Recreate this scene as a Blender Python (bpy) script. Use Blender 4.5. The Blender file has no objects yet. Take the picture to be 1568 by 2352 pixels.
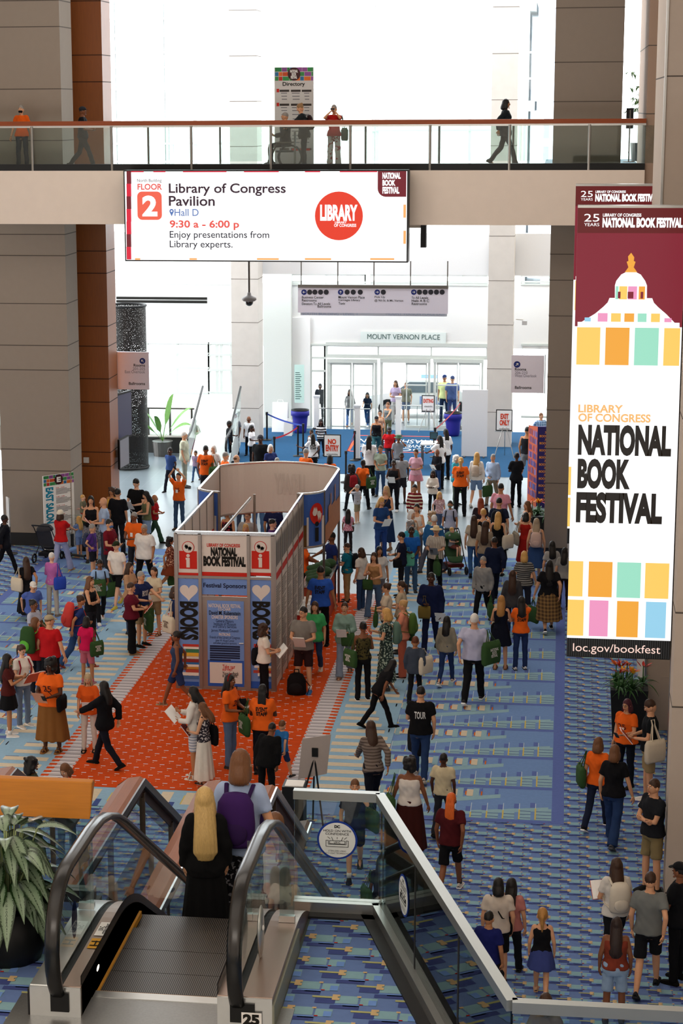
import bpy, bmesh, math, random
import numpy as np
from mathutils import Vector, Matrix
from mathutils.bvhtree import BVHTree
rnd = random.Random(7)
sc = bpy.context.scene
C = sc.collection
PI = math.pi
# ------------------------------------------------------------------ camera (solved from the vanishing points)
FPX, PPX, PPY, EYE = 4630.0, 608.0, 1210.0, 11.5
pit, yaw, rol = (math.radians(a) for a in (11.75, 8.45, -.335))
Fw = Vector((-math.sin(yaw)*math.cos(pit), math.cos(yaw)*math.cos(pit), -math.sin(pit)))
R0 = Vector((math.cos(yaw), math.sin(yaw), 0)); U0 = R0.cross(Fw)
Rt = R0*math.cos(rol)+U0*math.sin(rol); Up = -R0*math.sin(rol)+U0*math.cos(rol)
cd = bpy.data.cameras.new('camera'); cam = bpy.data.objects.new('camera', cd); C.objects.link(cam)
cam.matrix_world = Matrix(((Rt.x,Up.x,-Fw.x,0),(Rt.y,Up.y,-Fw.y,0),(Rt.z,Up.z,-Fw.z,EYE),(0,0,0,1)))
cd.sensor_fit = 'VERTICAL'; cd.sensor_height = 36; cd.lens = FPX/2352*36
cd.shift_x = (784-PPX)/2352; cd.shift_y = (PPY-1176)/2352; cd.clip_end = 1000
sc.camera = cam
sc.view_settings.view_transform = 'Standard'; sc.view_settings.look = 'None'
sc.view_settings.gamma = 1; sc.view_settings.exposure = 0; sc.view_settings.use_curve_mapping = False
cy = sc.cycles
cy.max_bounces = 7; cy.diffuse_bounces = 3; cy.glossy_bounces = 3; cy.transmission_bounces = 4; cy.transparent_max_bounces = 14
cy.caustics_reflective = False; cy.caustics_refractive = False
# ------------------------------------------------------------------ daylight
w = bpy.data.worlds.new('sky'); sc.world = w; w.use_nodes = True
bgn = w.node_tree.nodes['Background']; bgn.inputs[0].default_value = (.93,.97,1,1); bgn.inputs[1].default_value = 5.6
# ------------------------------------------------------------------ pixel -> place
def ray(x, y): return Fw + Rt*((x-PPX)/FPX) - Up*((y-PPY)/FPX)
def at(x, y, Y):
    d = ray(x, y); p = d*(Y/d.y); return Vector((p.x, Y, p.z+EYE))
def gnd(x, y, z=0.0):
    d = ray(x, y); p = d*((z-EYE)/d.z); return Vector((p.x, p.y, z))
def ypx(p):
    q = Vector(p)-Vector((0,0,EYE)); return PPY - FPX*q.dot(Up)/q.dot(Fw)
# ------------------------------------------------------------------ materials
def lin(h):
    if not isinstance(h, str): return (*h, 1)
    h = h.lstrip('#')
    if len(h) == 3: h = ''.join(c*2 for c in h)
    return (*[((v/12.92) if v <= .04045 else ((v+.055)/1.055)**2.4) for v in (int(h[i:i+2],16)/255 for i in (0,2,4))], 1)
MC = {}
def mat(h, r=.8, m=0.0, noise=.12, ns=30, bump=0.0, stretch=(1,1,1), spec=.3, emit=0, coat=0, sheen=0):
    key = (h,r,m,noise,ns,bump,stretch,spec,emit,coat,sheen)
    if key in MC: return MC[key]
    M = bpy.data.materials.new('mat_%d'%len(MC)); M.use_nodes = True; MC[key] = M
    nt = M.node_tree; b = nt.nodes['Principled BSDF']; c = lin(h)
    b.inputs['Base Color'].default_value = c; b.inputs['Roughness'].default_value = r; b.inputs['Metallic'].default_value = m
    b.inputs['Specular IOR Level'].default_value = spec
    if coat: b.inputs['Coat Weight'].default_value = coat
    if emit:
        b.inputs['Emission Color'].default_value = c; b.inputs['Base Color'].default_value = (.01,.01,.01,1); b.inputs['Emission Strength'].default_value = emit
    if noise or bump:
        tc = nt.nodes.new('ShaderNodeTexCoord'); mp = nt.nodes.new('ShaderNodeMapping'); mp.inputs['Scale'].default_value = stretch
        n = nt.nodes.new('ShaderNodeTexNoise'); n.inputs['Scale'].default_value = ns; n.inputs['Detail'].default_value = 4
        nt.links.new(tc.outputs['Object'], mp.inputs[0]); nt.links.new(mp.outputs[0], n.inputs[0])
        if noise and not emit:
            rmp = nt.nodes.new('ShaderNodeMapRange'); rmp.inputs['To Min'].default_value = 1-noise; rmp.inputs['To Max'].default_value = 1+noise
            mx = nt.nodes.new('ShaderNodeMix'); mx.data_type = 'RGBA'; mx.blend_type = 'MULTIPLY'; mx.inputs[0].default_value = 1
            mx.inputs[6].default_value = c
            nt.links.new(n.outputs[0], rmp.inputs[0]); nt.links.new(rmp.outputs[0], mx.inputs[7]); nt.links.new(mx.outputs[2], b.inputs['Base Color'])
        if bump:
            bp = nt.nodes.new('ShaderNodeBump'); bp.inputs['Strength'].default_value = bump; bp.inputs['Distance'].default_value = .01
            nt.links.new(n.outputs[0], bp.inputs['Height']); nt.links.new(bp.outputs[0], b.inputs['Normal'])
    return M
def glass(name, tint, base=.04):
    M = bpy.data.materials.new(name); M.use_nodes = True; nt = M.node_tree; nt.nodes.clear()
    o = nt.nodes.new('ShaderNodeOutputMaterial'); mx = nt.nodes.new('ShaderNodeMixShader'); t = nt.nodes.new('ShaderNodeBsdfTransparent')
    g = nt.nodes.new('ShaderNodeBsdfGlossy'); fr = nt.nodes.new('ShaderNodeFresnel'); fr.inputs[0].default_value = 1.5
    g.inputs['Roughness'].default_value = .02; g.inputs[0].default_value = (.9,.95,.95,1)
    t.inputs[0].default_value = lin(tint)
    nt.links.new(fr.outputs[0], mx.inputs[0]); nt.links.new(t.outputs[0], mx.inputs[1]); nt.links.new(g.outputs[0], mx.inputs[2]); nt.links.new(mx.outputs[0], o.inputs[0])
    return M
def screen(h, s): return mat(h, r=.4, emit=s, noise=0)
# ------------------------------------------------------------------ mesh builder
class MB:
    def __init__(s): s.v=[]; s.f=[]; s.m=[]
    def add(s, V, F, m=0):
        o=len(s.v); s.v += [tuple(p) for p in V]; s.f += [tuple(i+o for i in f) for f in F]; s.m += [m]*len(F); return s
    def box(s, x0,x1,y0,y1,z0,z1, m=0):
        V=[(x,y,z) for z in (z0,z1) for y in (y0,y1) for x in (x0,x1)]
        return s.add(V, [(0,2,3,1),(4,5,7,6),(0,1,5,4),(2,6,7,3),(0,4,6,2),(1,3,7,5)], m)
    def quad(s, a,b,c,d, m=0): return s.add([a,b,c,d],[(0,1,2,3)],m)
    def rect(s, x0,x1,y0,y1,z,m=0): return s.quad((x0,y0,z),(x1,y0,z),(x1,y1,z),(x0,y1,z),m)
    def pane(s, x0,x1,z0,z1,y,m=0): return s.quad((x0,y,z0),(x1,y,z0),(x1,y,z1),(x0,y,z1),m)
    def prism(s, poly, fn, t0, t1, m=0):          # fn(u,v,t) -> point
        n=len(poly); V=[fn(u,v,t0) for u,v in poly]+[fn(u,v,t1) for u,v in poly]
        return s.add(V, [tuple(range(n))[::-1], tuple(range(n,2*n))]+[(i,(i+1)%n,n+(i+1)%n,n+i) for i in range(n)], m)
    def tube(s, pts, r, n=8, m=0, flat=1.0, cap=True):
        pts=[Vector(p) for p in pts]; rs=r if isinstance(r,(list,tuple)) else [r]*len(pts)
        up=Vector((0,0,1)); V=[]; prev=None
        for i,p in enumerate(pts):
            t=(pts[min(i+1,len(pts)-1)]-pts[max(i-1,0)]).normalized()
            if prev is None:
                a=up if abs(t.z)<.95 else Vector((1,0,0)); x=t.cross(a).normalized()
            else: x=(prev-t*prev.dot(t)).normalized()
            prev=x; y=t.cross(x)
            V+=[p+(x*math.cos(2*PI*k/n)+y*math.sin(2*PI*k/n)*flat)*rs[i] for k in range(n)]
        F=[(i*n+k,i*n+(k+1)%n,(i+1)*n+(k+1)%n,(i+1)*n+k) for i in range(len(pts)-1) for k in range(n)]
        if cap: F+=[tuple(range(n))[::-1], tuple(range((len(pts)-1)*n,len(pts)*n))]
        return s.add(V,F,m)
    def sweep(s, pts, prof, m=0, side=Vector((1,0,0)), cap=True):   # profile (u along side, v along normal) along a path
        pts=[Vector(p) for p in pts]; n=len(prof); V=[]
        for i,p in enumerate(pts):
            t=(pts[min(i+1,len(pts)-1)]-pts[max(i-1,0)]).normalized(); nn=side.cross(t).normalized()
            V+=[p+side*u+nn*v for u,v in prof]
        F=[(i*n+k,i*n+(k+1)%n,(i+1)*n+(k+1)%n,(i+1)*n+k) for i in range(len(pts)-1) for k in range(n)]
        if cap: F+=[tuple(range(n))[::-1], tuple(range((len(pts)-1)*n,len(pts)*n))]
        return s.add(V,F,m)
    def lathe(s, prof, c=(0,0,0), n=20, m=0):
        V=[(c[0]+r*math.cos(2*PI*k/n),c[1]+r*math.sin(2*PI*k/n),c[2]+z) for r,z in prof for k in range(n)]
        F=[(i*n+k,i*n+(k+1)%n,(i+1)*n+(k+1)%n,(i+1)*n+k) for i in range(len(prof)-1) for k in range(n)]
        F+=[tuple(range(n))[::-1], tuple(range((len(prof)-1)*n,len(prof)*n))]
        return s.add(V,F,m)
    def ell(s, c, r, n=12, k=8, m=0, fn=None):
        V=[];F=[]
        for i in range(k+1):
            th=PI*i/k
            for j in range(n):
                ph=2*PI*j/n; p=Vector((math.sin(th)*math.cos(ph),math.sin(th)*math.sin(ph),math.cos(th)))
                if fn: p=fn(p)
                V.append((c[0]+p.x*r[0],c[1]+p.y*r[1],c[2]+p.z*r[2]))
        for i in range(k):
            for j in range(n): F.append((i*n+j,(i+1)*n+j,(i+1)*n+(j+1)%n,i*n+(j+1)%n))
        return s.add(V,F,m)
    def loft(s, rings, n=14, m=0, cap=True):        # rings: (cx,cy,cz,rx,ry)
        V=[]
        for cx,cy_,cz,rx,ry in rings: V+=[(cx+rx*math.cos(2*PI*k/n),cy_+ry*math.sin(2*PI*k/n),cz) for k in range(n)]
        F=[(i*n+k,i*n+(k+1)%n,(i+1)*n+(k+1)%n,(i+1)*n+k) for i in range(len(rings)-1) for k in range(n)]
        if cap: F+=[tuple(range(n))[::-1], tuple(range((len(rings)-1)*n,len(rings)*n))]
        return s.add(V,F,m)
    def disc(s, c, r, fn, n=28, m=0):
        V=[fn(c[0]+r*math.cos(2*PI*k/n), c[1]+r*math.sin(2*PI*k/n)) for k in range(n)]
        return s.add(V,[tuple(range(n))],m)
    def build(s, name, mats, parent=None, smooth=False, mw=None, **tags):
        me=bpy.data.meshes.new(name); me.from_pydata(s.v,[],s.f)
        if not isinstance(mats,(list,tuple)): mats=[mats]
        for x in mats: me.materials.append(x)
        if len(mats)>1: me.polygons.foreach_set('material_index', s.m)
        if smooth: me.polygons.foreach_set('use_smooth',[True]*len(me.polygons))
        me.update()
        o=bpy.data.objects.new(name,me); C.objects.link(o)
        if parent: o.parent=parent
        if mw is not None: o.matrix_world=mw
        for k,v in tags.items(): o[k]=v
        return o
def bevel(o, wd=.01, seg=2):
    md=o.modifiers.new('edge','BEVEL'); md.width=wd; md.segments=seg; md.limit_method='ANGLE'; return o
def thing(name, label, category, loc=(0,0,0), rz=0, group=None):
    o=bpy.data.objects.new(name,None); C.objects.link(o); o.location=loc; o.rotation_euler=(0,0,rz); o.empty_display_size=.1
    o['label']=label; o['category']=category
    if group: o['group']=group
    return o
def tg(o, label, category, group=None, kind=None):
    o['label']=label; o['category']=category
    if group: o['group']=group
    if kind: o['kind']=kind
    return o
def struct(name, mb, mats, parent=None, **k):
    o=mb.build(name,mats,parent,**k)
    if parent is None: o['kind']='structure'
    return o
# ------------------------------------------------------------------ lettering, fitted to boxes in one pass at the end
TXT=[]
def text(s, fn, u0,u1,v0,v1, m, parent, bold=0.0, name='lettering', rot=0, sub=None):
    """s fitted to the box u0..u1 x v0..v1 of the surface fn(u,v)->world point (or parent-local point)"""
    TXT.append((s,fn,u0,u1,v0,v1,m,parent,bold,name,rot,sub))
def flush_text():
    cur={}
    for t in TXT:
        k=(t[0],t[8])
        if k in cur: continue
        c=bpy.data.curves.new('t','FONT'); c.body=t[0]; c.align_x='CENTER'; c.offset=t[8]; c.resolution_u=4; c.space_line=.82
        o=bpy.data.objects.new('t',c); C.objects.link(o); cur[k]=o
    bpy.context.view_layer.update(); dg=bpy.context.evaluated_depsgraph_get(); geo={}
    for k,o in cur.items():
        me=bpy.data.meshes.new_from_object(o.evaluated_get(dg))
        V=np.empty(len(me.vertices)*3); me.vertices.foreach_get('co',V); V=V.reshape(-1,3)
        F=[tuple(p.vertices) for p in me.polygons]; bpy.data.meshes.remove(me); geo[k]=(V,F)
    for o in cur.values(): bpy.data.objects.remove(o)
    for s,fn,u0,u1,v0,v1,m,parent,bold,name,rot,sub in TXT:
        V,F=geo[(s,bold)]
        if not len(V): continue
        x=V[:,0];y=V[:,1]
        if rot==90: x,y=-V[:,1],V[:,0]
        if rot==-90: x,y=V[:,1],-V[:,0]
        a=(x-x.min())/max(1e-6,np.ptp(x)); b=(y-y.min())/max(1e-6,np.ptp(y))
        P=[tuple(fn(u0+(u1-u0)*p,v0+(v1-v0)*q)) for p,q in zip(a,b)]
        mb=MB(); mb.add(P,F); mb.build(name,m,parent)
    TXT.clear()
def arrow(c, ang, r, Y, m, par):                         # a drawn arrow on an upright face
    ca,sa=math.cos(math.radians(ang)),math.sin(math.radians(ang)); b=MB()
    for P in ([(-.6,-.1),(.35,-.1),(.35,.1),(-.6,.1)],[(.62,0),(.1,.5),(-.05,.36),(.32,0)],[(.62,0),(.32,0),(-.05,-.36),(.1,-.5)]):
        b.add([(c.x+r*(u*ca-v*sa),Y,c.z+r*(u*sa+v*ca)) for u,v in P],[tuple(range(len(P)))])
    return b.build('arrow',m,par)
def wallY(Y): return lambda u,v: (u,Y,v)                        # surface facing the camera
# ------------------------------------------------------------------ shared materials
steel=mat('#b9bab8',.28,.9,.05,12); dsteel=mat('#6a6662',.35,.85,.1,12); black=mat('#101112',.5); dark=mat('#1d1d1f',.6)
white=mat('#e9e9e6',.6,noise=.03); offw=mat('#d6d2cb',.75,noise=.03); beige=mat('#bdae9f',.85,noise=.04,ns=6); beam_m=mat('#c9b8aa',.85,noise=.04,ns=4)
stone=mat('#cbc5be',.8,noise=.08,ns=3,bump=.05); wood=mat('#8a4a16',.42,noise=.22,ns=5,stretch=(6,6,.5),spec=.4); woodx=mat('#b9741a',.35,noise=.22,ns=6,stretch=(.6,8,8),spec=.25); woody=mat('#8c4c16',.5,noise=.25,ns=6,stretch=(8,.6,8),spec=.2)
G_clear=glass('window_glass','#f4fbfa'); G_rail=glass('rail_glass','#edf4f2'); G_esc=glass('balustrade_glass','#dfe9e8')
joint=mat('#5b534c',.9); paper=mat('#f2f1ee',.7,noise=.02); ink=mat('#15130f',.8,noise=0); red=mat('#c0200f',.6,noise=.03); navy=mat('#1b2f6b',.6)
lav=mat('#eeeaf8',.5,noise=.02); orange=mat('#e8681a',.85,noise=.06)
# ------------------------------------------------------------------ hall lights: ceiling, camera-side gallery, and two added fills
def area(name, x,y,z, sx,sy, power, rx=0, ry=0, col=(1,.9,.8)):
    L=bpy.data.lights.new(name,'AREA'); L.shape='RECTANGLE'; L.size=sx; L.size_y=sy; L.energy=power; L.color=col
    o=bpy.data.objects.new(name,L); C.objects.link(o); o.location=(x,y,z); o.rotation_euler=(rx,ry,0); return o
area('ceiling_light',-6,8,18.6,16,8,230); area('ceiling_light',-6,24,18.6,16,8,600); area('ceiling_light',-6,40,18.6,16,8,560)
area('walkway_fill',-6,41,16.5,16,3,260,rx=math.radians(58)); area('side_fill',-19,33,4.6,7,5,430,rx=math.radians(88),ry=math.radians(0)); bpy.data.objects['side_fill'].rotation_euler=(math.radians(90),0,math.radians(-35))  # added fills without fixtures: one brightens walkway and beam, one the lower columns
area('gallery_light',-4,-4,14.5,14,4,800,rx=math.radians(62))
ZM=5.32                                                    # height of the escalator landing
# ------------------------------------------------------------------ hall floor with its woven carpets
fm=[mat(c,.95,noise=.1,ns=14,spec=.1) for c in ('#667fb2','#434f88','#86adb8','#cbb083','#aeb077','#7096d6','#b3261a',   # 0-6 small pattern
    '#7090c2','#5d6fae','#8db0bd','#cdb964','#bccddd','#d2c5ad','#42548e','#c8661f','#90b4cd')]+[                        # 7-15 large pattern, 15 pale blue
    mat('#c84812',.95,noise=.35,ns=4,stretch=(.5,9,1),spec=.1),mat('#d9d3d6',.95,noise=.05),mat('#8d868c',.95,noise=.1),mat('#b9b3b6',.95,noise=.1),  # 16 orange 17 white 18,19 greys
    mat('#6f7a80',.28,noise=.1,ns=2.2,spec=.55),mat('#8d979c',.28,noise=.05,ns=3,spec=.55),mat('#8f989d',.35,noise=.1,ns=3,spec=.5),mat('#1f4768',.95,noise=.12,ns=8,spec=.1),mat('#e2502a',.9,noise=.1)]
fb=MB(); dz=.0015
def small(b,x0,x1,y0,y1,z=0.0,base=True):
    if base: b.rect(x0,x1,y0,y1,z,0)
    i0,i1=math.floor(x0/.295),math.ceil(x1/.295)
    for i in range(i0,i1+1):
        for j in range(math.floor(y0/.42)-1,math.ceil(y1/.42)+2):
            gx=i*.295; gy=j*.42+(.21 if i%2 else 0)
            for a,bb,c,d,m,k in ((0,.16,-.085,.04,2,1),(-.12,0,-.31,-.19,2,1),(-.145,0,-.10,-.02,1,2),(-.03,.175,-.175,-.12,1,2),(-.003,.175,-.115,-.1,5,2),(-.237,-.12,-.345,-.33,5,2),
                                 (-.06,-.003,-.31,-.23,5,3),(-.17,-.027,-.013,.013,4,3),(-.027,.027,-.045,-.008,3,4),(-.027,.012,-.008,.012,3,4),(-.027,.027,.012,.045,3,4),(.173,.2,-.108,-.09,6,3),(-.147,-.118,-.195,-.17,3,3)):
                X0,X1,Y0,Y1=max(gx+a,x0),min(gx+bb,x1),max(gy+c,y0),min(gy+d,y1)
                if X1-X0>.004 and Y1-Y0>.004: b.rect(X0,X1,Y0,Y1,z+k*dz,m)
AX=-6.52
def MX(flip): return (lambda x: 2*AX-x) if flip else (lambda x: x)
def fr(b,f,x0,x1,y0,y1,k,m):
    a,c=f(x0),f(x1); b.rect(min(a,c),max(a,c),y0,y1,k*dz,m)
def large(b,flip):
    f=MX(flip); y0,y1=31.62,51.5
    fr(b,f,-4.1,.01,y0,y1,0,7); fr(b,f,.01,.21,y0,y1,0,8)
    j=0; Y=y0
    while Y<y1-.2:
        T=min(1.667,y1-Y)
        fr(b,f,-3.0,.01,Y,Y+.13,1,8)
        def pg(P,k,m):
            P=[(f(x),min(Y+v,y1),k*dz) for x,v in P]
            b.add(P if not flip else P[::-1],[tuple(range(len(P)))],m)
        pg([(-.05,.62),(-.05,.80),(-2.9,.14),(-2.9,.13),(-2.2,.13)],1,9)
        pg([(-.86,1.18),(-.86,1.36),(-3.0,.72),(-3.0,.42)],1,9)
        for i in range(11):
            x=-.26-.267*i; hh=max(.10,.56-.075*i)
            if Y+hh+.2>y1: continue
            fr(b,f,x+.012,x+.19 if i else x+.262,Y+.15,Y+.15+hh,2,9)
            for q in range(int(hh/.16)+1):
                if .16*q+.1<hh: fr(b,f,x+.012,x+.19 if i else x+.262,Y+.23+.16*q,Y+.252+.16*q,3,13)
            fr(b,f,x-.012,x+.012,Y+.15,Y+.15+hh,4,10)
            if Y+1.2<y1: fr(b,f,x-.006,x+.006,Y+.15+hh,Y+min(1.1,.95-.02*i),4,11); fr(b,f,x-.09,x-.012,Y+.15+hh+.04,Y+.15+hh+.28,2,8)
            if i>=3 and Y+1.64<y1:
                xx=x-.09
                if i>3: fr(b,f,xx-.02,xx+.09,Y+1.2,Y+1.54,4,12); fr(b,f,xx+.09,xx+.19,Y+1.12,Y+1.6,3,9)
                if i>6: fr(b,f,xx-.10,xx-.02,Y+1.2,Y+1.34,4,12)
                fr(b,f,xx-.045,xx-.02,Y+1.25,Y+1.45,5,14); fr(b,f,xx+.19,xx+.25,Y+1.36,Y+1.62,3,8)
        Y+=1.667; j+=1
    # pale border with cream bars
    fr(b,f,-4.13,-2.95,y0+.6,y1,5,15)
    n=0; Y=32.5
    while Y<51.3:
        e=-2.95-.09*(n%7); fr(b,f,-4.04+(.0 if n%2 else .03),e,Y,Y+.2,6,12)
        if n%2: fr(b,f,e-.25,e,Y+.2,Y+.225,6,13)
        Y+=.4; n+=1
    # grey ribbed band with orange teeth
    fr(b,f,-4.6,-4.13,32.45,47.05,7,19)
    Y=32.45
    while Y<47.0:
        fr(b,f,-4.6,-4.2,Y,Y+.07,8,17); fr(b,f,-4.56,-4.2,Y+.07,Y+.11,8,18); fr(b,f,-4.27,-4.13,Y+.05,Y+.15,9,16); fr(b,f,-4.64,-4.57,Y+.02,Y+.09,9,16)
        Y+=.2
small(fb,-20,3.2,19.5,31.62); small(fb,.21,3.2,31.62,51.5); small(fb,-20,2*AX-.21,31.62,51.5)
large(fb,False); large(fb,True)
fb.rect(2*AX+4.6,-4.6,32.45,47.05,7*dz,16)                    # orange field
for i in range(-7,7):
    for j in range(73):
        x=AX+i*.3+.15*(j%2)-.02*j%.3; y=32.55+j*.2
        if 2*AX+4.62<x<-4.72: fb.rect(x,x+.085,y,y+.028,8*dz,17)
        if 2*AX+4.62<x+.15<-4.72: fb.rect(x+.15,x+.168,y+.1,y+.135,8*dz,3)
# blue border with cream blocks at the near edge of the orange field
fb.rect(2*AX+4.13,-4.13,31.5,32.45,5*dz,15)
for i in range(11):
    x=-8.7+i*.42; fb.rect(x,x+.2,31.75,32.35,6*dz,12); fb.rect(x-.02,x,31.75,32.2,6*dz,10); fb.rect(x+.2,x+.3,31.5,31.85,6*dz,13)
# stone tiles beyond
fb.rect(-20,3.2,51.5,75,0,20)
for i in range(30):
    fb.rect(-20,3.2,51.5+i*.8,51.515+i*.8,dz,22)
for i in range(29): fb.rect(-20+i*.8,-19.985+i*.8,51.5,75,dz,22)
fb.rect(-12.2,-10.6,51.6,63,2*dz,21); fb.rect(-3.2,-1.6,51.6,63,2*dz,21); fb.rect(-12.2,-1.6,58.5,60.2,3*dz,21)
fb.rect(-11.6,-.6,63.2,72.3,3*dz,23)
for a,b_,c_,d_ in ((-7.2,-4.2,67.5,67.6),(-7.2,-4.2,70.9,71.0),(-7.2,-7.1,67.5,71),(-4.3,-4.2,67.5,71)): fb.rect(a,b_,c_,d_,4*dz,24)
fb.box(-21,3.4,14,75,-.4,-.02,22)
fl=struct('floor',fb,fm)
fz=lambda u,v:(u,v,5*dz)
text('WASHINGTON',fz,-4.4,-7.0,70.2,69.4,white,fl); text('CONVENTION CENTER',fz,-4.4,-7.0,69.1,68.5,white,fl); text('DC',fz,-4.6,-5.4,68.3,67.8,white,fl)
# ------------------------------------------------------------------ shell: side walls, ceiling, wall behind the camera
struct('ceiling',MB().box(-22,5,-14,57,19,19.3),beige)
struct('wall_left',MB().box(-22.3,-22,-14,57,0,19),beige)
struct('wall_rear',MB().box(-22,5,-14.3,-14,-1,19),beige)
struct('wall_right',MB().box(3.2,3.5,-14,75,0,19),beige)
# pilasters along the right side
def panelled(name,x0,x1,y0,y1,z0,z1,m,zs,side=None,sx=None):
    b=MB().box(x0,x1,y0,y1,z0,z1,0)
    for z in zs: b.box(x0-.004,x1+.004,y0-.004,y1+.004,z-.012,z+.012,1)
    return struct(name,b,[m,joint])
panelled('pillar_front',1.69,3.2,28.5,29.2,0,18.9,beige,(.15,3.0,4.4,7.2,8.5,11.3))
pw=panelled('pillar_middle',1.70,3.2,37,41.5,0,18.9,beige,(2.2,6,9,12))
MB().box(1.66,1.70,36.97,37.03,0,18.9).build('corner_strip',steel,pw)
MB().box(1.98,2.5,36.98,37,.1,1.05).build('access_panel',beige,pw)
panelled('pillar_end',1.86,3.2,50.3,56,0,18.9,mat('#a08877',.85,noise=.04),(8.6,11.3,12.9,14.4))
# big cladded columns under the walkway
b=MB().box(-14.75,-12.86,51.5,52.75,.35,18.9,0).box(-14.78,-12.83,51.47,52.78,0,.35,2)
for z in (2.05,2.62,4.75,5.4,6.5,7.75,8.3,8.6,10.7,12.0,13.55,14.2): b.box(-14.754,-12.856,51.496,52.754,z-.012,z+.012,1)
cl=struct('column_east',b,[mat('#94887c',.85,noise=.04,ns=6),joint,dark])
MB().box(-13.62,-13.1,51.44,51.5,.95,1.08).build('vent_grille',dark,cl)
b=MB().box(-15.2,-12.34,54,55.05,0,18.9,0)
for z in (1.75,2.15,3.55,4.2,5.1,5.65,7.1,7.7,9.9,12.2,12.9,14.3,15): b.box(-15.2,-12.336,53.996,55.054,z-.012,z+.012,1)
cw=struct('column_wood',b,[wood,mat('#3c1d08',.7)])
MB().box(-13.1,-12.95,53.94,54,1.85,2.0).build('wall_switch',offw,cw)
b=MB().box(-.36,1.31,51.5,52.9,.3,18.9,0).box(-.39,1.34,51.47,52.93,0,.3,2)
for z in (2.0,2.9,3.9,4.75,7.2,7.85,11.6,12.55,13.85,6.3): b.box(-.364,1.314,51.496,52.904,z-.012,z+.012,1)
struct('column_west',b,[mat('#8b8075',.85,noise=.04,ns=6),joint,dark])
# stone columns in the daylit lobby
for nm,x0,x1 in (('column_stone_1',-11.38,-10.44),('column_stone_2',-2.54,-1.68)):
    b=MB().box(x0,x1,69,70.1,0,17,0)
    for k in range(11): b.box(x0-.004,x1+.004,68.996,70.104,1.2+1.5*k,1.215+1.5*k,1)
    struct(nm,b,[stone,joint])
# ------------------------------------------------------------------ upper walkway
b=MB().box(-22,1.86,50.2,50.7,8.64,9.97,0)
struct('beam',b,[mat('#e6d8ca',.85,noise=.04,ns=4)])
struct('slab_upper_lobby',MB().box(-.6,1.86,56,60,9.6,9.98),[mat('#3f5d6d',.6)])
struct('slab_walkway',MB().box(-22,1.86,50.7,56,9.6,9.98),[mat('#3f5d6d',.6)])
rl=thing('walkway_railing','long glass railing with wooden cap along the front of the upper walkway','railing',(-10,50.3,9.97))
mw0=Matrix()
def child(mb,name,m,par,smooth=False):
    o=mb.build(name,m,None,smooth); o.parent=par; o.matrix_parent_inverse=par.matrix_basis.inverted(); return o
child(MB().box(-22,1.86,50.22,50.42,9.97,10.13),'base_channel',black,rl)
child(MB().box(-22,1.86,50.2,50.4,11.08,11.19),'cap_rail',mat('#8a3f16',.4,noise=.2,ns=4,stretch=(.5,6,6)),rl)
child(MB().box(-22,1.86,50.24,50.36,11.03,11.08),'under_rail',steel,rl)
for i in range(12):
    x=at(75+182.5*(i-2),330,50.3).x
    if x<1.8: child(MB().tube([(x,50.24,9.9),(x,50.24,11.06)],.035,8),'post',steel,rl)
    x2=at(75+182.5*(i-1),330,50.3).x
    child(MB().box(x+.04,min(x2-.04,1.84),50.3,50.315,10.13,11.03),'glass_panel',G_rail,rl)
r2=thing('walkway_railing','far glass railing of the upper walkway, behind the people','railing',(-10,55.8,9.98))
child(MB().box(-12.2,-.5,55.75,55.9,11.02,11.1),'cap_rail',dsteel,r2)
child(MB().box(-12.2,-.5,55.8,55.815,10.05,11.02),'glass_panel',G_rail,r2)
for px in (340,505,839,1008,1178):
    x=at(px,330,55.8).x; child(MB().tube([(x,55.82,9.98),(x,55.82,11.05)],.03,8),'post',dsteel,r2)
# ------------------------------------------------------------------ lobby wall with the entrance
def R(b,x0,y0,x1,y1,Y,th=.15,m=0):
    p,q=at(x0,y1,Y),at(x1,y0,Y); b.box(p.x,q.x,Y,Y+th,p.z,q.z,m)
lob=mat('#ececea',.8,noise=.02); lobg=mat('#dcdedc',.8,noise=.02); frame=mat('#cfd5cf',.5,noise=.04); bulk=mat('#e4e4e4',.8,noise=.02)
b=MB(); R(b,240,537,1330,627,70.3,.3,0); struct('bulkhead',b,[bulk])
b=MB(); R(b,240,655,1330,790,73,.3,0); R(b,240,612,1330,630,73,.2,0); R(b,606,627,668,985,73.0,.3,1); R(b,668,730,712,985,72.9,.3,0)
struct('wall_lobby',b,[lob,lobg])
b=MB(); R(b,606,620,668,985,72.6,.3,0); struct('wall_lobby_panel',b,[mat('#cfd2cd',.8,noise=.03)])
n=[0]
def window(x0,y0,x1,y1,Y,vs,hs,fw=4,m=None,dz_=.12):
    n[0]+=1; b=MB(); H_=Y-.055; Y_=Y; Y=Y-.035; R(b,x0,y0,x1,y0+fw,H_,dz_); R(b,x0,y1-fw,x1,y1,H_,dz_); R(b,x0,y0,x0+fw,y1,Y,dz_); R(b,x1-fw,y0,x1,y1,Y,dz_)
    for v in vs: R(b,v-fw/2,y0,v+fw/2,y1,Y,dz_)
    for h in hs: R(b,x0,h-fw/2,x1,h+fw/2,H_,dz_)
    Y=Y_
    o=struct('window_%d'%n[0],MB().pane(at(x0,y1,Y).x,at(x1,y0,Y).x,at(x0,y1,Y).z,at(x1,y0,Y).z,Y+.06),[G_clear])
    b.build('window_frame',m or frame,o); return o
window(262,627,530,652,73,(338,410,440),(640,),3); window(668,627,840,655,73,(748,838),(648,),3); window(850,627,1120,655,73,(955,1062),(648,),3); window(1195,627,1262,655,73,(),(648,),3)
window(336,786,480,905,73,(407,),(812,845),3); window(478,786,534,905,73,(498,508),(815,850),5)
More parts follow.
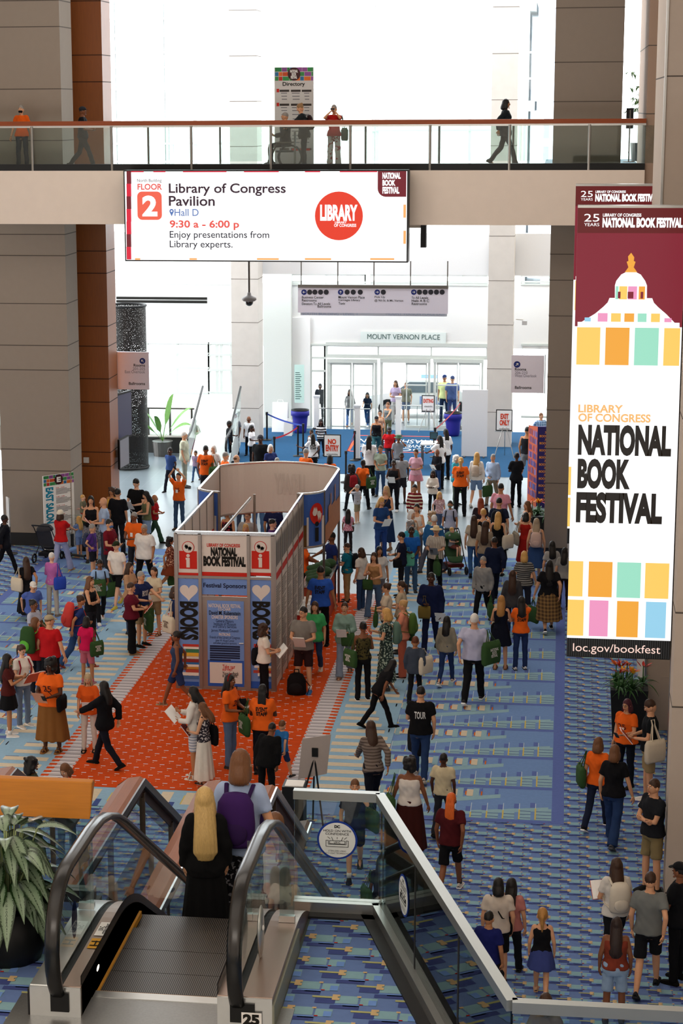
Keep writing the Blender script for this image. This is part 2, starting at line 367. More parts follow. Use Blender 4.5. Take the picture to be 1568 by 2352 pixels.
window(712,790,748,985,73,(745,),(822,852),4); window(748,790,1120,822,73,(868,990),(),4); window(1196,790,1262,960,73,(1236,),(),4)
for k,(x0,x1) in enumerate(((750,866),(872,988),(994,1110))):
    xm=(x0+x1)/2; q=struct('door_%d'%(k+1),(lambda b:(R(b,x0,826,x1,833,72.88,.2),R(b,x0,826,x0+7,985,72.9,.2),R(b,x1-7,826,x1,985,72.9,.2),b)[-1])(MB()),[frame])
    for a,c in ((x0+8,xm-1),(xm+1,x1-8)):
        if k==1 and a<xm: continue
        b=MB(); R(b,a,834,c,838,72.94,.06); R(b,a,978,c,985,72.94,.06); R(b,a,834,a+4,985,72.95,.06); R(b,c-4,834,c,985,72.95,.06); R(b,a,884,c,886,72.93,.05)
        lf=b.build('door_leaf',frame,q); p0,p1=at(a,985,73),at(c,834,73)
        MB().pane(p0.x,p1.x,p0.z,p1.z,72.98).build('door_glass',G_clear,lf)
# place name over the doors, air slots, upper curtain wall
sg=MB(); R(sg,828,764,1024,787,72.95,.03); o=tg(sg.build('entrance_sign',mat('#e6f0ec',.4,noise=.02)),'pale glass sign over the doors reading MOUNT VERNON PLACE','sign')
p,q=at(843,779,72.9),at(1010,769,72.9); text('MOUNT VERNON PLACE',wallY(72.94),p.x,q.x,p.z,q.z,mat('#41605c',.6,noise=0),o)
b=MB()
for y in (683,691): R(b,267,y,475,y+4,72.97,.04)
tg(b.build('air_diffuser',ink),'pair of long black air slots on the white lobby wall','air vent')
def curtain(x0,x1,vs,hs,Y):
    n[0]+=1; p,q=at(x0,400,Y),at(x1,0,Y)
    o=struct('window_%d'%n[0],MB().pane(p.x,q.x,8,17,Y+.1),[G_clear]); b=MB(); z1=17
    for v in vs:
        x=at(v,200,Y).x; b.box(x-.05,x+.05,Y,Y+.2,8,z1)
    for h in hs:
        z=at((x0+x1)/2,h,Y).z; b.box(p.x,q.x,Y-.03,Y+.17,z-.035,z+.035)
    b.build('window_frame',mat('#e9edec',.5,noise=.02),o)
curtain(246,530,(262,270,330,336,374,382,392,446),(42,82,120,154,205,275,330,371),76)
curtain(585,1132,(588,652,690,760,858,866,1010,1080),(12,205,300),76); curtain(1190,1276,(1196,1206),(120,180),76); curtain(1436,1500,(1452,1464,1470),(70,108,145,190,235,280,350),76)
b=MB(); R(b,610,4,659,370,75.4,.3); struct('pier_upper',b,[mat('#e9e2d8',.8,noise=.03)])
b=MB(); R(b,1194,4,1204,370,75.4,.3); struct('pier_upper',b,[mat('#e9e2d8',.8,noise=.03)])
# street outside: pavement and the pale building opposite
struct('pavement_street',MB().rect(-60,40,73,160,-.02),[mat('#dcdcda',.9,noise=.05)])
bd=thing('office_building','pale stone office building across the street seen through the upper glass','building',(-6,125,0))
child(MB().box(-14,-2.5,125,140,0,21.5,0).box(-14.4,-2.1,124.6,140,17.3,17.9,0).box(-14.4,-2.1,124.6,140,11.2,11.8,0),'facade',mat('#f1f0ec',.9,noise=.03),bd)
for i in range(5):
    for j in range(3):
        x=-13+i*2.1; z=12.4+j*2.9; child(MB().box(x,x+1.2,124.93,125.1,z,z+1.7),'office_window',mat('#9fb6cf',.2,noise=0),bd)
b2=thing('glass_tower','blue glass corner tower beside the pale building across the street','building',(0,135,0))
child(MB().box(-1.5,3,130,145,0,30),'facade',mat('#c4d4e6',.3,noise=.05),b2)
for j in range(9): child(MB().box(-1.55,3.05,129.95,130,9+j*2.1,9.5+j*2.1),'floor_band',mat('#e9eef4',.4,noise=0),b2)
# ------------------------------------------------------------------ printed helpers
def PX(Y):                                              # pixel-measured rectangle on an upright plane facing the hall
    return lambda x0,y0,x1,y1: (at(x0,y0,Y).x, at(x1,y0,Y).x, at(x0,y1,Y).z, at(x0,y0,Y).z)
def T(s,x0,y0,x1,y1,Y,m,par,bold=0.0,rot=0,off=.006):
    p,q=at(x0,y1,Y),at(x1,y0,Y); text(s,wallY(Y-off),p.x,q.x,p.z,q.z,m,par,bold,rot=rot)
def RR(b,x0,y0,x1,y1,Y,m=0,off=.003):
    p,q=at(x0,y1,Y),at(x1,y0,Y); b.pane(p.x,q.x,p.z,q.z,Y-off,m)
def rrect(b,x0,x1,z0,z1,y,r,m,corners=(1,1,1,1)):
    P=[]
    for (cx,cz,a0,k) in ((x1-r,z1-r,0,0),(x0+r,z1-r,90,1),(x0+r,z0+r,180,2),(x1-r,z0+r,270,3)):
        if corners[k]:
            for j in range(7):
                a=math.radians(a0+15*j); P.append((cx+r*math.cos(a),y,cz+r*math.sin(a)))
        else: P.append(((x1 if k in(0,3) else x0),y,(z1 if k in(0,1) else z0)))
    b.add(P[::-1],[tuple(range(len(P)))],m)
lw=screen('#ffffff',1.15); sc_w=screen('#ffffff',1.0)
# ------------------------------------------------------------------ big display on the beam
Y=49.55; d=thing('display_screen','wide bright screen hung on the beam showing Library of Congress Pavilion times','screen',(-7.3,Y,7.8))
p,q=at(290,597,Y),at(935,393,Y); bx=MB().box(p.x-.03,q.x+.03,Y,Y+.5,p.z-.03,q.z+.03); child(bx,'housing',black,d)
SY=Y-.002; s=MB().pane(p.x,q.x,p.z,q.z,SY,0); coral=screen('#f4624a',1.0); maroon=screen('#7d1226',.8); sred=screen('#e8163c',.9); sor=screen('#ffb46b',1.0)
for k in range(7):
    a=393+k*29; RR(s,291,a,301,a+29,SY,(1,2,1,2,2,1,2)[k],.003)
for a,c in ((301,330),(352,380),(420,520),(560,640),(700,735),(780,866)): RR(s,a,393,c,395.5,SY,2,.003)
for a,c in ((310,322),(435,452),(590,640),(700,760),(850,905)): RR(s,a,593,c,597,SY,3,.003)
for a,c in ((470,500),(530,560)): RR(s,926,a,932,c,SY,3,.003)
P=[(316,440),(371,505)]; a,c=at(316,505,SY),at(371,440,SY); rrect(s,a.x,c.x,a.z,c.z,SY-.004,.12,4)
a,c=at(867,452,SY),at(933,393,SY); rrect(s,a.x,c.x,a.z,c.z,SY-.004,.2,1,(0,0,1,0))
cc=at(778,496,SY); s.disc((cc.x,cc.z),54/FPX*Y*1.02,lambda u,v:(u,SY-.004,v),40,5)
c2=at(394,485,SY); s.disc((c2.x,c2.z),.055,lambda u,v:(u,SY-.004,v),16,6); s.add([(c2.x-.05,SY-.004,c2.z-.02),(c2.x,SY-.004,c2.z-.13),(c2.x+.05,SY-.004,c2.z-.02)],[(0,1,2)],6); s.disc((c2.x,c2.z),.022,lambda u,v:(u,SY-.006,v),10,0)
scr=child(s,'screen_face',[lw,maroon,sred,sor,coral,screen('#ee3a20',.95),screen('#5d7fc0',.9)],d)
cm=screen('#3c1633',.6); cn=screen('#20243f',.5); cs=screen('#f25a50',.95); cg=screen('#777777',.7)
def TS(s_,x0,y0,x1,y1,m,bold=0.0): T(s_,x0,y0,x1,y1,SY,m,scr,bold+.004,off=.012)
TS('North Building',315,411,371,420,cg); TS('FLOOR',316,422,372,436,cs,.02); TS('2',327,449,361,497,lw,.04)
TS('Library of Congress',388,421,656,450,cm,.012); TS('Pavilion',388,450,493,473,cm,.012); TS('Hall D',401,480,456,496,screen('#5d7fc0',.9))
TS('9:30 a - 6:00 p',390,506,549,528,cs,.02); TS('Enjoy presentations from',390,531,618,551,cn); TS('Library experts.',390,553,534,573,cn)
TS('LIBRARY',735,470,821,507,lw,.045); TS('LIBRARY',769,508,796,513,lw,.02); TS('OF CONGRESS',767,514,818,521,lw,.02)
TS('NATIONAL',878,396,920,411,lw,.05); TS('BOOK',878,413,908,427,lw,.05); TS('FESTIVAL',878,429,917,445,lw,.05)
# parents are Empties at an offset: keep world positions for lettering
# ------------------------------------------------------------------ two tall festival displays
def banner(Yb,label):
    X0,X1,Z0,Z1=.19,1.89,2.47,9.9; d=thing('banner_display',label,'screen',(1.04,Yb,Z0),group=None)
    child(MB().box(X0,X1,Yb,Yb+.22,Z0,Z1),'housing',black,d); child(MB().box(X0,X1,Yb-.01,Yb+.22,Z1,Z1+.04),'top_bar',steel,d)
    child(MB().tube([(X1+.04,Yb+.1,.0),(X1+.04,Yb+.1,19)],.03,8),'mast',steel,d)
    SY=Yb-.012; sx=(X1-X0)/238; s=MB()
    zz=lambda y: Z1-(y-480)*(Z1-Z0)/1027
    xx=lambda x,y=1000: X0+(x-(1326-24*(y-480)/1027))*sx*.985
    def rc(x0,y0,x1,y1,m,k=1): s.pane(max(X0,xx(x0,y0)),min(X1,xx(x1,y0)),zz(y1),zz(y0),SY-.002*k,m)
    s.pane(X0,X1,zz(742),zz(535),SY,1); s.pane(X0,X1,zz(1462),zz(742),SY,0); s.pane(X0,X1,zz(535),zz(480),SY-.004,2); s.pane(X0,X1,zz(1507),zz(1462),SY,3)
    def poly(P,m,k=2): s.add([(xx(x,y),SY-.002*k,zz(y)) for x,y in P][::-1],[tuple(range(len(P)))],m)
    # lantern, drum and dome of the festival building
    poly([(1326,742),(1326,732),(1335,732),(1366,713),(1384,698),(1394,688),(1398,678),(1410,678),(1410,650),(1413,640),(1424,626),(1434,621),(1458,621),(1468,626),(1478,640),(1482,650),(1482,678),(1494,678),(1498,688),(1508,698),(1526,713),(1545,732),(1556,732),(1556,742)],0)
    poly([(1432,621),(1440,610),(1436,598),(1440,596),(1452,596),(1456,598),(1452,610),(1460,621)],5,3); poly([(1440,596),(1439,586),(1446,578),(1453,588),(1452,596)],5,3)
    for a,c,m in ((1412,1418,6),(1420,1438,4),(1440,1460,7),(1464,1478,5)): rc(a,652,c,681,m,3)
    for a,c in ((1417,1423),(1439,1452),(1468,1474)): rc(a,664,c,679,1,4)
    for a,c,m in ((1342,1356,8),(1372,1394,7),(1402,1424,4),(1432,1454,5),(1462,1482,6),(1492,1512,4),(1522,1538,7)): rc(a,712 if 1372<=a<1500 else 722,c,731,m,3)
    for a,c,m in ((1325,1378,4),(1390,1444,5),(1456,1510,6),(1522,1558,4)): rc(a,744,c,828,m,2)
    for a,c,m in ((1306,1341,4),(1354,1409,5),(1420,1475,6),(1485,1540,4)): rc(a,1280,c,1363,m,2)
    for a,c,m in ((1305,1343,4),(1356,1400,7),(1420,1470,5),(1487,1534,8)): rc(a,1371,c,1456,m,2)
    for k in range(46): s.pane(X0+k*(X1-X0)/46,X0+(k+.45)*(X1-X0)/46,zz(1505),zz(1462),SY-.002,9)
    f=child(s,'screen_face',[lw,screen('#8a1a30',.85),screen('#6a0a10',.8),screen('#0a0a0a',.3),screen('#ffd066',1.0),screen('#f5a93c',1.0),screen('#9fe3c8',1.0),screen('#f29ac4',1.0),screen('#9ad4ef',1.0),screen('#3a3a3a',.5)],d)
    def tt(t,x0,y0,x1,y1,m,bold=0): text(t,wallY(SY-.012),xx(x0,y1),min(X1-.02,xx(x1,y1)),zz(y1),zz(y0),m,f,bold)
    br=screen('#241609',.4); og=screen('#f9bd74',1.0)
    tt('25',1340,493,1374,510,lw); tt('YEARS',1340,513,1374,520,lw); tt('LIBRARY OF CONGRESS',1382,492,1468,499,lw,.03); tt('NATIONAL BOOK FESTIVAL',1381,501,1560,523,lw,.06)
    tt('LIBRARY',1328,918,1430,936,og,.03); tt('OF CONGRESS',1328,938,1493,957,og,.03)
    tt('NATIONAL',1327,963,1540,1034,br,.058); tt('BOOK',1326,1041,1447,1111,br,.058); tt('FESTIVAL',1323,1118,1521,1190,br,.058)
    tt('loc.gov/bookfest',1317,1474,1521,1499,screen('#ffd9cc',1.0),.0)
banner(33,'tall bright festival banner screen in front, ending in loc.gov/bookfest'); banner(42,'second tall festival banner screen, mostly hidden behind the front one')
# ------------------------------------------------------------------ hanging direction sign and the two room signs
Y=62; d=thing('direction_sign','long pale hanging sign with arrows and four columns of directions','sign',(-6.3,Y,4))
b=MB(); R(b,684,658,1029,718,Y,.12); child(b,'panel',lav,d); b=MB(); R(b,684,656,1029,661,Y-.02,.16); child(b,'top_rail',dsteel,d)
b=MB(); R(b,690,718,1026,724,Y+.02,.05); lo=child(b,'lower_strip',mat('#c9d0de',.5,noise=.02),d)
for x in (691,775,858,942,1027):
    v=at(x,656,Y); child(MB().tube([(v.x,Y+.05,v.z),(v.x,Y+.05,at(x,600,Y).z)],.02,6),'hanger_rod',dsteel,d)
ic=MB(); nvc=mat('#1f2f7c',.5,noise=0)
pn=[o for o in d.children if o.name.startswith('panel')][0]
for x0,xs in ((698,(0,)),(782,(0,)),(866,(0,)),(950,(0,))):
    c_=at(x0,671,Y); ic.disc((c_.x,c_.z),.085,lambda u,v:(u,Y-.006,v),16,0)
for xs in ((711,723,736,749),(797,811,827),(880,),(963,976,989,1002,1015)):
    for x in xs: c_=at(x,671,Y); ic.disc((c_.x,c_.z),.08,lambda u,v:(u,Y-.006,v),16,1)
child(ic,'pictogram_discs',[nvc,mat('#2d2d35',.5,noise=0)],d)
for t,x in ((180,698),(90,782),(0,866),(0,950)): arrow(at(x,671,Y),t,.075,Y-.012,white,pn)
for t,a,y0,c in (('Business Center',693,680,743),('Restrooms',693,687,727),('Elevators To',693,695,727),('All Levels',729,695,758),('Ballrooms',729,701,760),('Mount Vernon Place',777,680,837),('Carnegie Library',777,687,827),('Taxis',777,694,792),
                 ('Pick Up',860,680,884),('@ 9th St. & Mt. Vernon',860,688,926),('To',945,681,952),('All Levels',954,681,983),('Halls A B C',945,688,985),('Restrooms',945,695,980)): T(t,a,y0,c,y0+5.5,Y,ink,pn,.01)
T('SOUTH BUILDING - LEVEL 1',694,719,820,723.5,Y,mat('#9fb0cf',.5,noise=0),lo,off=-.014); T('MOUNT VERNON PLACE EXIT',886,719,1022,723.5,Y,mat('#9fb0cf',.5,noise=0),lo,off=-.014)
def roomsign(x0,y0,x1,y1,Y,lines,label,ax,right,brx):
    d=thing('room_sign',label,'sign',at((x0+x1)/2,y1,Y)); b=MB(); R(b,x0,y0,x1,y1,Y,.06); pn=child(b,'panel',lav,d); g=[]
    b=MB(); c_=at(ax,y0+20,Y); b.disc((c_.x,c_.z),.085,lambda u,v:(u,Y-.005,v),20,0); child(b,'arrow_disc',[nvc],d)
    arrow(c_,45 if right else 135,.08,Y-.01,white,pn)
    for t,a,yy,c,h,bo in lines: T(t,a,yy,c,yy+h,Y,ink if bo else mat('#6e6a80',.6,noise=0),pn,.015 if bo else -.005)
    b=MB(); R(b,min(brx),y0-2,max(brx),y1+2,Y-.02,.1); child(b,'bracket',dsteel,d)
roomsign(268,809,341,894,55.6,(('Rooms',307,836,333,6,1),('201-205',305,844,333,6,0),('East Overlook',287,851,333,6,0),('Ballrooms',296,878,333,6,1)),'lavender room sign for East Overlook projecting from the wooden column',327,0,(264,268))
roomsign(1173,817,1250,902,51.9,(('Rooms',1182,845,1208,6,1),('206-210',1182,853,1211,6,0),('West Overlook',1182,860,1232,6,0),('Ballrooms',1182,887,1220,6,1)),'lavender room sign for West Overlook beside the grey column',1187,1,(1249,1253))
# ------------------------------------------------------------------ directory board upstairs
Y=52.3; d=thing('directory_board','tall Directory board with coloured header standing on the walkway','sign',at(675,380,Y))
b=MB(); R(b,631,154,719,381,Y,.12); pn=child(b,'panel',mat('#c9c7c5',.7,noise=.02),d)
pal=['#c0502a','#7d4a86','#2f7d46','#2f6f9c','#d8812a','#b8342a','#8f4f94','#2b84a3','#d26a2c','#3a8a4e']
pm=[mat(c,.7,noise=.03) for c in pal]
def blocks(fn,n=12,rows=3,skip=None):
    b=MB(); r2=random.Random(3)
    for j in range(rows):
        u=0
        while u<1:
            wdt=min(1-u,r2.choice((.07,.1,.14,.18))); m=r2.randrange(10)
            b.add([fn(u+.004,j/rows+.02),fn(u+wdt-.004,j/rows+.02),fn(u+wdt-.004,(j+1)/rows-.02),fn(u+.004,(j+1)/rows-.02)],[(0,1,2,3)],m); u+=wdt
    return b
a,c=at(631,186,Y),at(719,154,Y); child(blocks(lambda u,v:(a.x+(c.x-a.x)*u,Y-.004,a.z+(c.z-a.z)*v)),'header_print',pm,d)
b=MB(); cc=at(675,170,Y); b.disc((cc.x,cc.z),.165,lambda u,v:(u,Y-.008,v),24); child(b,'header_disc',mat('#3a1519',.6,noise=0),d)
T('NATIONAL\nBOOK\nFESTIVAL',666,160,684,181,Y,white,pn,.04,off=.012); T('Directory',649,188,700,200,Y,ink,pn,.02)
b=MB()
for y in (206,238,290,340):
    for x in (642,668,693): RR(b,x,y,x+22,y+5,Y,0,.004)
for y in (213,220,227,246,253,262,272,300,310,318,326):
    for x,w2 in ((645,14),(670,18),(698,12)): RR(b,x+(y%3),y,x+w2,y+2,Y,1,.004)
RR(b,670,341,712,346,Y,2,.005); RR(b,635,204,641,212,Y,2,.004); RR(b,635,236,641,244,Y,2,.004)
child(b,'printed_rows',[mat('#3b3532',.7,noise=0),mat('#7a7a80',.7,noise=0),red],d)
# ------------------------------------------------------------------ free standing salon boards
def salon(p0,p1,hgt,letter,word,label,mir):
    r=(p1-p0); L=r.length; r.normalize(); nn=Vector((r.y,-r.x,0)); d=thing('salon_sign',label,'sign',(p0+p1)/2)
    fn=lambda u,v,k=0: tuple(p0+r*(u*L)+nn*k+Vector((0,0,v*hgt)))
    b=MB(); b.prism([(0,0),(1,0),(1,1),(0,1)],lambda u,v,t:fn(u,v,t),-.04,0); pn=child(b,'board',paper,d)
    child(blocks(lambda u,v:fn(u,.86+.14*v,.004)),'header_print',pm,d)
    b=MB(); asp=hgt/L; b.disc((.5,.93),.14,lambda u,v:fn(u,.93+(v-.93)/asp,.008),24); child(b,'header_disc',mat('#3a1519',.6,noise=0),d)
    text(letter,lambda u,v:fn(u,v,.012),.43,.57,.895,.965,white,pn,.05)
    text(word,lambda u,v:fn(u,v,.006),.06,.32,.36,.84,mat('#1a86a6',.6,noise=0),pn,.05,rot=-90)
    for k,t in enumerate(('9:30 - 10:30','11:00 - 12:00','12:30 - 1:15','2:00 - 3:00','3:30 - 4:30','5:00 - 6:00')):
        v=.825-.12*k; text(t,lambda u,v:fn(u,v,.006),.4,.68,v-.012,v+.004,red,pn,.01)
    b=MB()
    for k in range(6):
        for j,w2 in enumerate((.36,.5,.46,.52,.38)):
            v=.8-.12*k-.016*j; b.add([fn(.4,v,.005),fn(.4+w2,v,.005),fn(.4+w2,v+.006,.005),fn(.4,v+.006,.005)],[(0,1,2,3)],0)
    child(b,'printed_lines',[mat('#4c4c50',.7,noise=0)],d)
    for u in (.12,.88):
        q=Vector(fn(u,0,-.02)); child(MB().box(q.x-.03,q.x+.03,q.y-.18,q.y+.18,q.z,q.z+.03),'foot',steel,d)
salon(gnd(104,1266),gnd(173,1254),2.02,'E','EAST SALON','white East Salon schedule board leaning by the grey column',0)
salon(gnd(1262,1262),gnd(1305,1287),2.02,'W','WEST SALON','white West Salon schedule board beside the tall banner',0)
# ------------------------------------------------------------------ information booth
Xl,Xr,Y0,ZT=-7.53,-5.54,38.6,3.22; Y1=42.9; ZB=2.02
bt=thing('information_booth','tall festival information booth with blue sponsor front and rounded rear head','booth',(AX,Y0,0))
bp=mat('#d9cfc6',.75,noise=.03); alu=mat('#9c938b',.38,.75,.06,10); alub=mat('#d8d8d6',.25,.8,.05,10); blue=mat('#6f8fcb',.7,noise=.04); blued=mat('#2a56b0',.7,noise=.04); bred=mat('#c62414',.7,noise=.03)
zc=lambda y: at(500,y,Y0).z
fn=lambda u,v:(u,Y0-.004,v)
for x0,x1 in ((402,410),(457,464),(568,575),(623,631)):
    a,c=at(x0,1400,Y0).x,at(x1,1400,Y0).x; child(MB().box(a,c,Y0-.03,Y0+.04,0,ZT),'post',alu,bt)
child(MB().box(Xl,Xr,Y0-.03,Y0+.05,ZT-.02,ZT+.04),'front_top_rail',alub,bt); child(MB().box(Xl,Xr,Y0-.02,Y0+.03,zc(1329),zc(1323)),'mid_rail',alu,bt); child(MB().box(Xl,Xr,Y0-.02,Y0+.03,0,.06),'bottom_rail',alu,bt)
def fp(name,x0,y0,x1,y1,m,off=0): p,q=at(x0,y1,Y0),at(x1,y0,Y0); return child(MB().box(p.x,q.x,Y0+.0-off,Y0+.02,p.z,q.z),name,m,bt)
h1=fp('icon_panel',410,1230,457,1322,bp); h2=fp('title_panel',464,1230,568,1322,bp); h3=fp('icon_panel',575,1230,623,1322,bp)
b=MB()
for x0,x1 in ((410,457),(464,568),(575,623)): RR(b,x0,1316,x1,1322,Y0,0,.004)
child(b,'red_stripe',bred,bt)
hand=mat('#141414',.7,noise=0)
for cx,par in ((432,h1),(598,h3)):
    b=MB(); RR(b,cx-20,1266,cx+20,1306,Y0,0,.005); c_=at(cx,1257,Y0); b.disc((c_.x,c_.z),.125,lambda u,v:(u,Y0-.008,v),24,0); b.disc((c_.x,c_.z),.112,lambda u,v:(u,Y0-.010,v),24,1)
    b.disc((c_.x-.03,c_.z+.0),.032,lambda u,v:(u,Y0-.013,v),10,2); b.disc((c_.x+.035,c_.z-.01),.03,lambda u,v:(u,Y0-.013,v),10,2)
    for a in (-.075,-.06,-.04): b.add([(c_.x+a,Y0-.013,c_.z+.01),(c_.x+a+.05,Y0-.013,c_.z-.005),(c_.x+a+.02,Y0-.013,c_.z+.065)],[(0,1,2)],2)
    for a in (.0,.02,.04): b.add([(c_.x+a,Y0-.013,c_.z-.01),(c_.x+a+.04,Y0-.013,c_.z+.0),(c_.x+a+.005,Y0-.013,c_.z-.075)],[(0,1,2)],2)
    c2=at(cx,1276,Y0); b.disc((c2.x,c2.z),.036,lambda u,v:(u,Y0-.014,v),12,1); RR(b,cx-3.8,1283,cx+3.8,1303,Y0,1,.014); RR(b,cx-5.5,1281,cx+3.8,1285,Y0,1,.0135)
    child(b,'information_icon',[bred,bp,hand],bt)
T('LIBRARY OF CONGRESS',475,1249.5,551,1255.5,Y0,bred,h2,.03); T('NATIONAL',484,1258,544,1277,Y0,ink,h2,.07); T('BOOK FESTIVAL',467,1279,564,1300,Y0,ink,h2,.07)
l1=fp('blue_panel',410,1330,457,1580,blue); l2=fp('sponsor_panel',464,1330,568,1365,blue); l3=fp('blue_panel',575,1330,623,1580,blue)
T('Festival Sponsors',467,1341,565,1352,Y0,mat('#151a3a',.7,noise=0),l2,.02)
def heart(cx,cy,s_): return [(cx+s_*16*math.sin(t)**3/16, cy-s_*(13*math.cos(t)-5*math.cos(2*t)-2*math.cos(3*t)-math.cos(4*t))/16) for t in [2*PI*k/28 for k in range(28)]]
bk=['#c0392b','#e8e2d8','#3b7a57','#e3b23c','#d8d2c8','#8c2f2f','#2f6fae','#efe9df','#c98f3a','#b5483a','#e9e4da','#4a6fa5']
for cx,par in ((433.5,l1),(599.5,l3)):
    b=MB(); P=[at(x,y,Y0) for x,y in heart(cx,1359,21)]; b.add([(v.x,Y0-.005,v.z) for v in P],[tuple(range(28))],0); child(b,'heart_print',bp,bt)
    T('BOOKS',cx-20,1382,cx+21,1469,Y0,ink,par,.055,rot=-90)
    b=MB(); r3=random.Random(int(cx)); y=1480
    for k in range(12):
        h_=r3.uniform(5,9); x0=cx-22+r3.uniform(0,16); RR(b,x0,y,cx+23,y+h_-1,Y0,k,.005); y+=h_
    RR(b,cx-23,1566,cx+23,1580,Y0,12,.006); child(b,'book_stack_print',[mat(c,.7,noise=.05) for c in bk]+[blued],bt)
dr=fp('door',466,1372,571,1584,alu,.01); q0,q1=at(478,1570,Y0),at(560,1381,Y0)
dp=child(MB().box(q0.x,q1.x,Y0-.02,Y0-.005,q0.z,q1.z),'door_panel',blue,dr); DY=Y0-.016
b=MB(); RR(b,478,1518,560,1575,DY,0,.005); RR(b,482,1523,556,1568,DY,1,.008); child(b,'survey_notice',[blued,bp],dr)
child(MB().tube([at(549,1478,DY-.05),at(559,1478,DY-.05)],.012,6),'door_handle',steel,dr)
D=lambda s_,x0,y0,x1,y1,m,bo=0: T(s_,x0,y0,x1,y1,DY,m,dp,bo,off=.012)
kb=mat('#16203f',.7,noise=0)
for s_,a,y,c,h_,m,bo in (('NATIONAL BOOK FESTIVAL',479,1388,553,6.5,bp,.02),('CO-CHAIR',501,1396,530,6,bp,.02),('David M. Rubenstein',480,1404,552,7.5,ink,.015),('CHARTER SPONSORS',486,1414,546,6.5,bp,.02),('General Motors',496,1423,536,6,kb,0),('Institute of Museum',491,1430,542,6,kb,0),('and Library Services',489,1437,543,6,kb,0),
    ('James Madison Council',485,1446,547,6,kb,0),('PATRONS',503,1454,529,6,bp,.02),('Friends of the Library of Congress',482,1462,551,5.5,kb,0),('John W. Kluge Center',495,1469,538,5.5,kb,0),('and other generous sponsors',490,1475,543,5,kb,0)): D(s_,a,y,c,y+h_,m,bo)
for s_,a,y,c,h_,m in (('Take our',511,1527,540,8,bred),('survey!',511,1534,534,8,bred),('Your feedback',511,1543,548,7.5,ink),('is important',511,1550,545,7,ink)): D(s_,a,y,c,y+h_,m,.015)
b=MB()
for y in (1484,1489,1494,1500,1505,1510,1515): RR(b,482,y,551 if y!=1515 else 530,y+1.6,DY,0,.006)
child(b,'printed_lines',kb,dr)
# long side walls of the booth
for X,nm,sd in ((Xr,'west',1),(Xl,'east',-1)):
    e=.02*sd
    child(MB().box(X-.02,X+.02,Y0,Y1,ZT-.02,ZT+.03),'side_top_rail',alub,bt)
    child(MB().box(X-.015,X+.015,Y0+.05,Y1,2.42,ZT-.03),'upper_side_panel',bp,bt); child(MB().box(X-.015,X+.015,Y0+.05,Y1,.08,2.28),'lower_side_panel',bp,bt)
    child(MB().box(X-.018,X+.018,Y0+.05,Y1,2.28,2.42),'red_stripe',bred,bt)
    for k in range(6): child(MB().box(X-.028,X+.028,Y0+.86*k-.025,Y0+.86*k+.025,0,ZT),'post',alu,bt)
    if sd>0:
        b=MB()
        for k in range(5):
            for j in range(5):
                y=Y0+.86*k+.1+.15*j; b.add([(X+.019,y,2.55),(X+.019,y+.08,2.55),(X+.019,y+.08,3.02),(X+.019,y+.04,3.1),(X+.019,y,3.02)],[(0,1,2,3,4)],0)
        child(b,'arch_print',mat('#3d3f44',.7,noise=.05),bt)
        b=MB(); r3=random.Random(5)
        for k in range(5):
            for j in range(40):
                z=2.12-j*.048; y=Y0+.86*k+.1
                if j%9!=8: b.quad((X+.02,y,z),(X+.02,y+.3+r3.random()*.35,z),(X+.02,y+.3+r3.random()*.35,z+.02),(X+.02,y,z+.02))
        child(b,'donor_list_print',mat('#6b6761',.7,noise=0),bt)
# rounded rear head: curved printed boards on thin posts, open below
def arcpts(a,b_,bulge,n=10):
    a=Vector((*a,0)); b_=Vector((*b_,0)); dv=b_-a; nn=Vector((dv.y,-dv.x,0)).normalized()
    return [a+dv*t+nn*(bulge*4*t*(1-t)) for t in [k/n for k in range(n+1)]]
def board(pts,z0,z1,mo,name,mi=None,print_fn=None):
    b=MB(); n=len(pts); nr=[]
    for i in range(n):
        t=(pts[min(i+1,n-1)]-pts[max(i-1,0)]).normalized(); nr.append(Vector((t.y,-t.x,0)))
    o=[p+q*.012 for p,q in zip(pts,nr)]; i_=[p-q*.012 for p,q in zip(pts,nr)]
    for k in range(n-1):
        b.quad((*o[k][:2],z0),(*o[k+1][:2],z0),(*o[k+1][:2],z1),(*o[k][:2],z1),0); b.quad((*i_[k+1][:2],z0),(*i_[k][:2],z0),(*i_[k][:2],z1),(*i_[k+1][:2],z1),1)
        b.quad((*i_[k][:2],z1),(*o[k][:2],z1),(*o[k+1][:2],z1),(*i_[k+1][:2],z1),1)
    ob=child(b,name,[mo,mi or bp],bt)
    for z in (z0,z1): child(MB().tube([(p.x,p.y,z) for p in pts],.028,6),'curved_rail',alub if z==z1 else alu,bt)
    for p in (pts[0],pts[-1]): child(MB().tube([(p.x,p.y,0),(p.x,p.y,z1+.02)],.03,8),'post',alu,bt)
    def sf(u,v,off=.02):
        k=min(n-2,max(0,int(u*(n-1)))); t=u*(n-1)-k; p=o[k].lerp(o[k+1],t)+nr[k]*off; return (p.x,p.y,z0+(z1-z0)*v)
    return ob,sf
def mirr(P): return [(2*AX-x,y) for x,y in P]
HB=[(-5.10,46.15),(-5.62,46.62),(-6.55,46.95),(2*AX+5.62,46.62),(2*AX+5.10,46.15)]
bk_=arcpts(HB[0],HB[1],.08,5)[:-1]+arcpts(HB[1],HB[3],.31,14)[:-1]+arcpts(HB[3],HB[4],.08,5)
blueb=mat('#3d62b0',.7,noise=.08); ob,sf=board(bk_,ZB,ZT,blueb,'rear_board')
b=MB()
inn=arcpts(HB[1],HB[3],.31,14)
